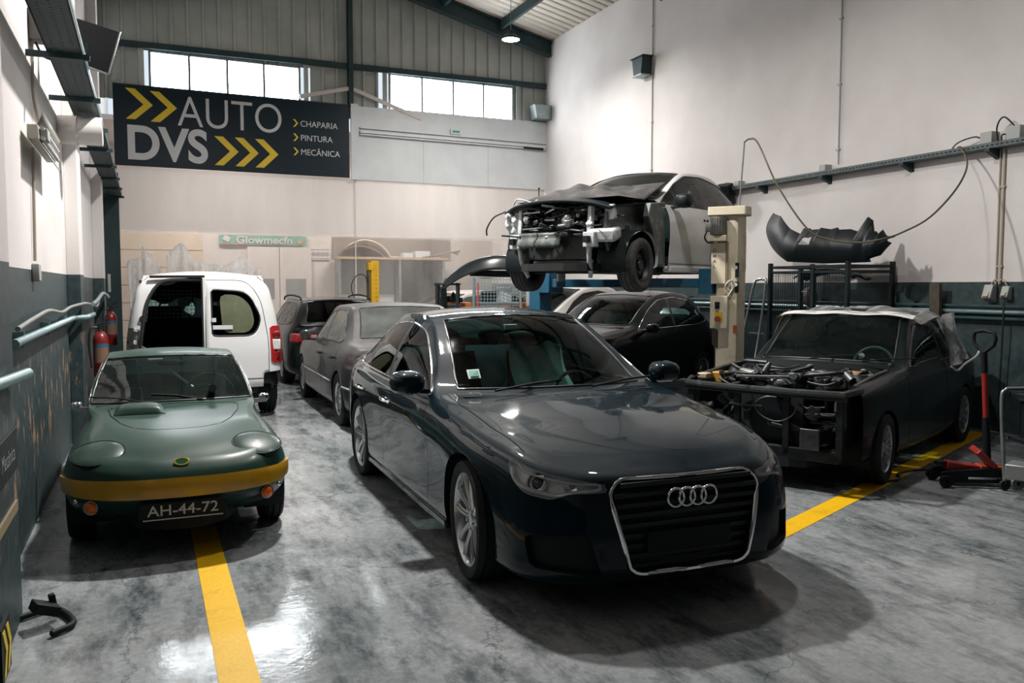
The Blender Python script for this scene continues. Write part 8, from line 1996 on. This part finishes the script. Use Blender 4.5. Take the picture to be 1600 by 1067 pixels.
# small white and red car parked behind the curtain
def far_car():
    P = mat('far_white', (.58, .56, .53), .4)
    car = empty('far_car', (6.85, 20.0, 0), R(200), 'white car with a red wing parked behind the plastic curtain', 'car')
    spec = dict(
        plan=[(2.0, 0), (1.97, .4), (1.82, .70), (1.5, .80), (1.23, .83), (0, .85), (-1.23, .84), (-1.6, .81), (-1.85, .68), (-1.95, 0)],
        prof=[(0, [(.2, .1), (.25, .02), (.45, 0), (.65, .02), (.8, .1)]), (4, [(.2, .1), (.23, .03), (.45, .01), (.65, .0), (.88, .06)]), (6, [(.2, .1), (.23, .03), (.45, .01), (.65, 0), (.95, .06)]), (9, [(.26, .1), (.3, .02), (.45, 0), (.65, .02), (1.0, .09)])],
        corner=(3, 8), top=[(1.4, 1.4, .60, .93, 1.5, .95), (.9, .86, .68, 1.0, 1.0, 1.02), (.4, .3, .66, 1.28, .5, 1.31), (-.04, -.16, .62, 1.46, -.0, 1.50), (-.7, -.7, .60, 1.52, -.7, 1.57), (-1.2, -1.2, .59, 1.46, -1.3, 1.50), (-1.6, -1.64, .65, 1.0, -1.75, 1.03)])
    dlo = roundpoly([(.62, .98), (.22, 1.24), (-.12, 1.39), (-.6, 1.44), (-1.1, 1.37), (-1.36, 1.19), (-1.46, 1.03), (-1.1, 1.0)], .04)
    cfg = dict(axles=[(1.23, .31, .335), (-1.23, .31, .335)], belt=.93, dlo=dlo, ws=(2.05, 3.95, 4.0), ww=(.80, .5), glass=M_GLASS)
    s, sel, lab = car_body(car, spec, cfg, P, .06)
    for x in (1.23, -1.23):
        for sg in (1, -1): wheel(car, x, sg * .74, .305, .305, .2, .2, 'steel', mat('steel_rim', (.2, .21, .21), .4, .6), sg, 0, disc=False)
    mb = MB(); mb.box((.62, .80, 1.0), (.12, .18, .13)); mb.build('red_mirror', mat('mirror_red', (.45, .10, .09), .4), car, bevel=.02)
far_car()

# crumpled clear sheet above the van, its glare streaks put into white colour
film2 = bpy.data.materials.new('crumpled_film'); film2.use_nodes = True; nt = film2.node_tree; nt.nodes.clear()
out = nt.nodes.new('ShaderNodeOutputMaterial'); a1 = nt.nodes.new('ShaderNodeBsdfTransparent'); a2 = nt.nodes.new('ShaderNodeBsdfDiffuse'); a2.inputs[0].default_value = (.97, .97, .97, 1); a3 = nt.nodes.new('ShaderNodeBsdfTranslucent'); a3.inputs[0].default_value = (.9, .9, .9, 1)
b1 = nt.nodes.new('ShaderNodeMixShader'); b1.inputs[0].default_value = .5; nt.links.new(a2.outputs[0], b1.inputs[1]); nt.links.new(a3.outputs[0], b1.inputs[2])
b2 = nt.nodes.new('ShaderNodeMixShader'); nt.links.new(a1.outputs[0], b2.inputs[1]); nt.links.new(b1.outputs[0], b2.inputs[2])
tc = nt.nodes.new('ShaderNodeTexCoord'); mp = nt.nodes.new('ShaderNodeMapping'); mp.inputs['Scale'].default_value = (6, 1, .8); n1 = nt.nodes.new('ShaderNodeTexNoise'); n1.inputs['Scale'].default_value = 3; n1.inputs['Detail'].default_value = 6
nt.links.new(tc.outputs['Object'], mp.inputs[0]); nt.links.new(mp.outputs[0], n1.inputs['Vector']); r1 = nt.nodes.new('ShaderNodeMapRange'); r1.inputs[1].default_value = .4; r1.inputs[2].default_value = .6; r1.inputs[3].default_value = .25; r1.inputs[4].default_value = .95
nt.links.new(n1.outputs['Fac'], r1.inputs[0]); nt.links.new(r1.outputs[0], b2.inputs[0]); nt.links.new(b2.outputs[0], out.inputs['Surface'])
def sheet(name, lab, x0, x1, z0, fn_h, y, seed):
    r_ = random.Random(seed); ph = [r_.uniform(0, 6.3) for _ in range(6)]
    mb = MB()
    def f(a, b):
        x = x0 + (x1 - x0) * a; h = fn_h(a)
        fold = .06 * math.sin(23 * a + ph[0] + 2 * b) + .035 * math.sin(47 * a + ph[1] - 3 * b)
        return (x + .10 * b * math.sin(9 * a + ph[2]), y + fold * (1 - .5 * b), z0 + h * b)
    mb.grid(f, 90, 14); return tag(mb.build(name, film2, None, angle=180, solid=.003), lab, 'plastic sheet')
sheet('plastic_sheet', 'white crumpled plastic sheet fanned out behind the van roof', .35, 2.15, .02, lambda a: 2.20 + .34 * max(0, math.sin(a * 9.5 + .4)) ** 2 * (1 - .5 * a) - .20 * a, 18.05, 2)
sheet('plastic_sheet', 'small white crumpled plastic bundle behind the left roof corner of the van', -.24, .20, .02, lambda a: 2.05 + .34 * math.sin(math.pi * a) + .05 * math.sin(25 * a), 18.0, 5)
# ================================================================== HIGH-BAY LAMPS
def high_bay(x, y, z, lab, power=1.0):
    e = empty('high_bay_lamp', (x, y, z), 0, lab, 'lamp', 'high bay lamps')
    mb = MB(); mb.lathe([(.0, .17), (.05, .17), (.06, .10), (.11, .09), (.175, .03), (.175, .0), (.165, .0), (.165, .02), (0, .02)], seg=28); mb.build('housing', M_STEEL, e)
    mb = MB(); mb.lathe([(0, .004), (.164, .004), (.164, .016), (0, .016)], seg=28); mb.build('diffuser', mat('lamp_diffuser', (1, 1, 1), .5, emit=((1, .97, .93), 60.0)), e)
    mb = MB(); mb.cyl((0, 0, .16), (0, 0, roof_z(x) - z - .02), .006, seg=6); mb.build('cord', M_STEELLT, e)
    l = bpy.data.lights.new('lamp_light', 'AREA'); l.shape = 'DISK'; l.size = .32; l.energy = LAMP_POWER * power; l.color = LAMP_COLOR; l.spread = R(170)
    o = bpy.data.objects.new('lamp_light', l); COL.objects.link(o); o.parent = e; o.location = (0, 0, -.01)
high_bay(6.46, 15.0, 6.32, 'lit round lamp hanging by the far end of the right wall', .72)
high_bay(2.0, 8.4, 6.3, 'round lamp hanging above the green coupe and the van', 1.75)
high_bay(4.3, 6.2, 6.3, 'round lamp hanging above the blue saloon and the coupe', .34)

# unseen lights added to brighten the bay beyond the curtain
for k, (x, y) in enumerate(((1.6, 20.3), (6.0, 20.3))):
    e = empty('strip_light', (x, y, 4.9), 0, ('fluorescent strip light in the bay behind the left curtain', 'fluorescent strip light in the bay behind the right curtain')[k], 'light', 'strip lights of the far bay')
    mb = MB(); mb.box((0, 0, .06), (1.5, .12, .06)); mb.build('body', M_WHITE, e)
    mb = MB(); mb.cyl((-.7, 0, .015), (.7, 0, .015), .018, seg=10); mb.build('tube', mat('lamp_diffuser', (1, 1, 1), .5, emit=((1, .97, .93), 60.0)), e)
    li = bpy.data.lights.new('bay_fill', 'AREA'); li.shape = 'RECTANGLE'; li.size = 1.4; li.size_y = .1; li.energy = BAY_POWER; li.color = (1, .93, .86)
    o = bpy.data.objects.new('bay_fill', li); COL.objects.link(o); o.parent = e; o.location = (0, 0, -.01)
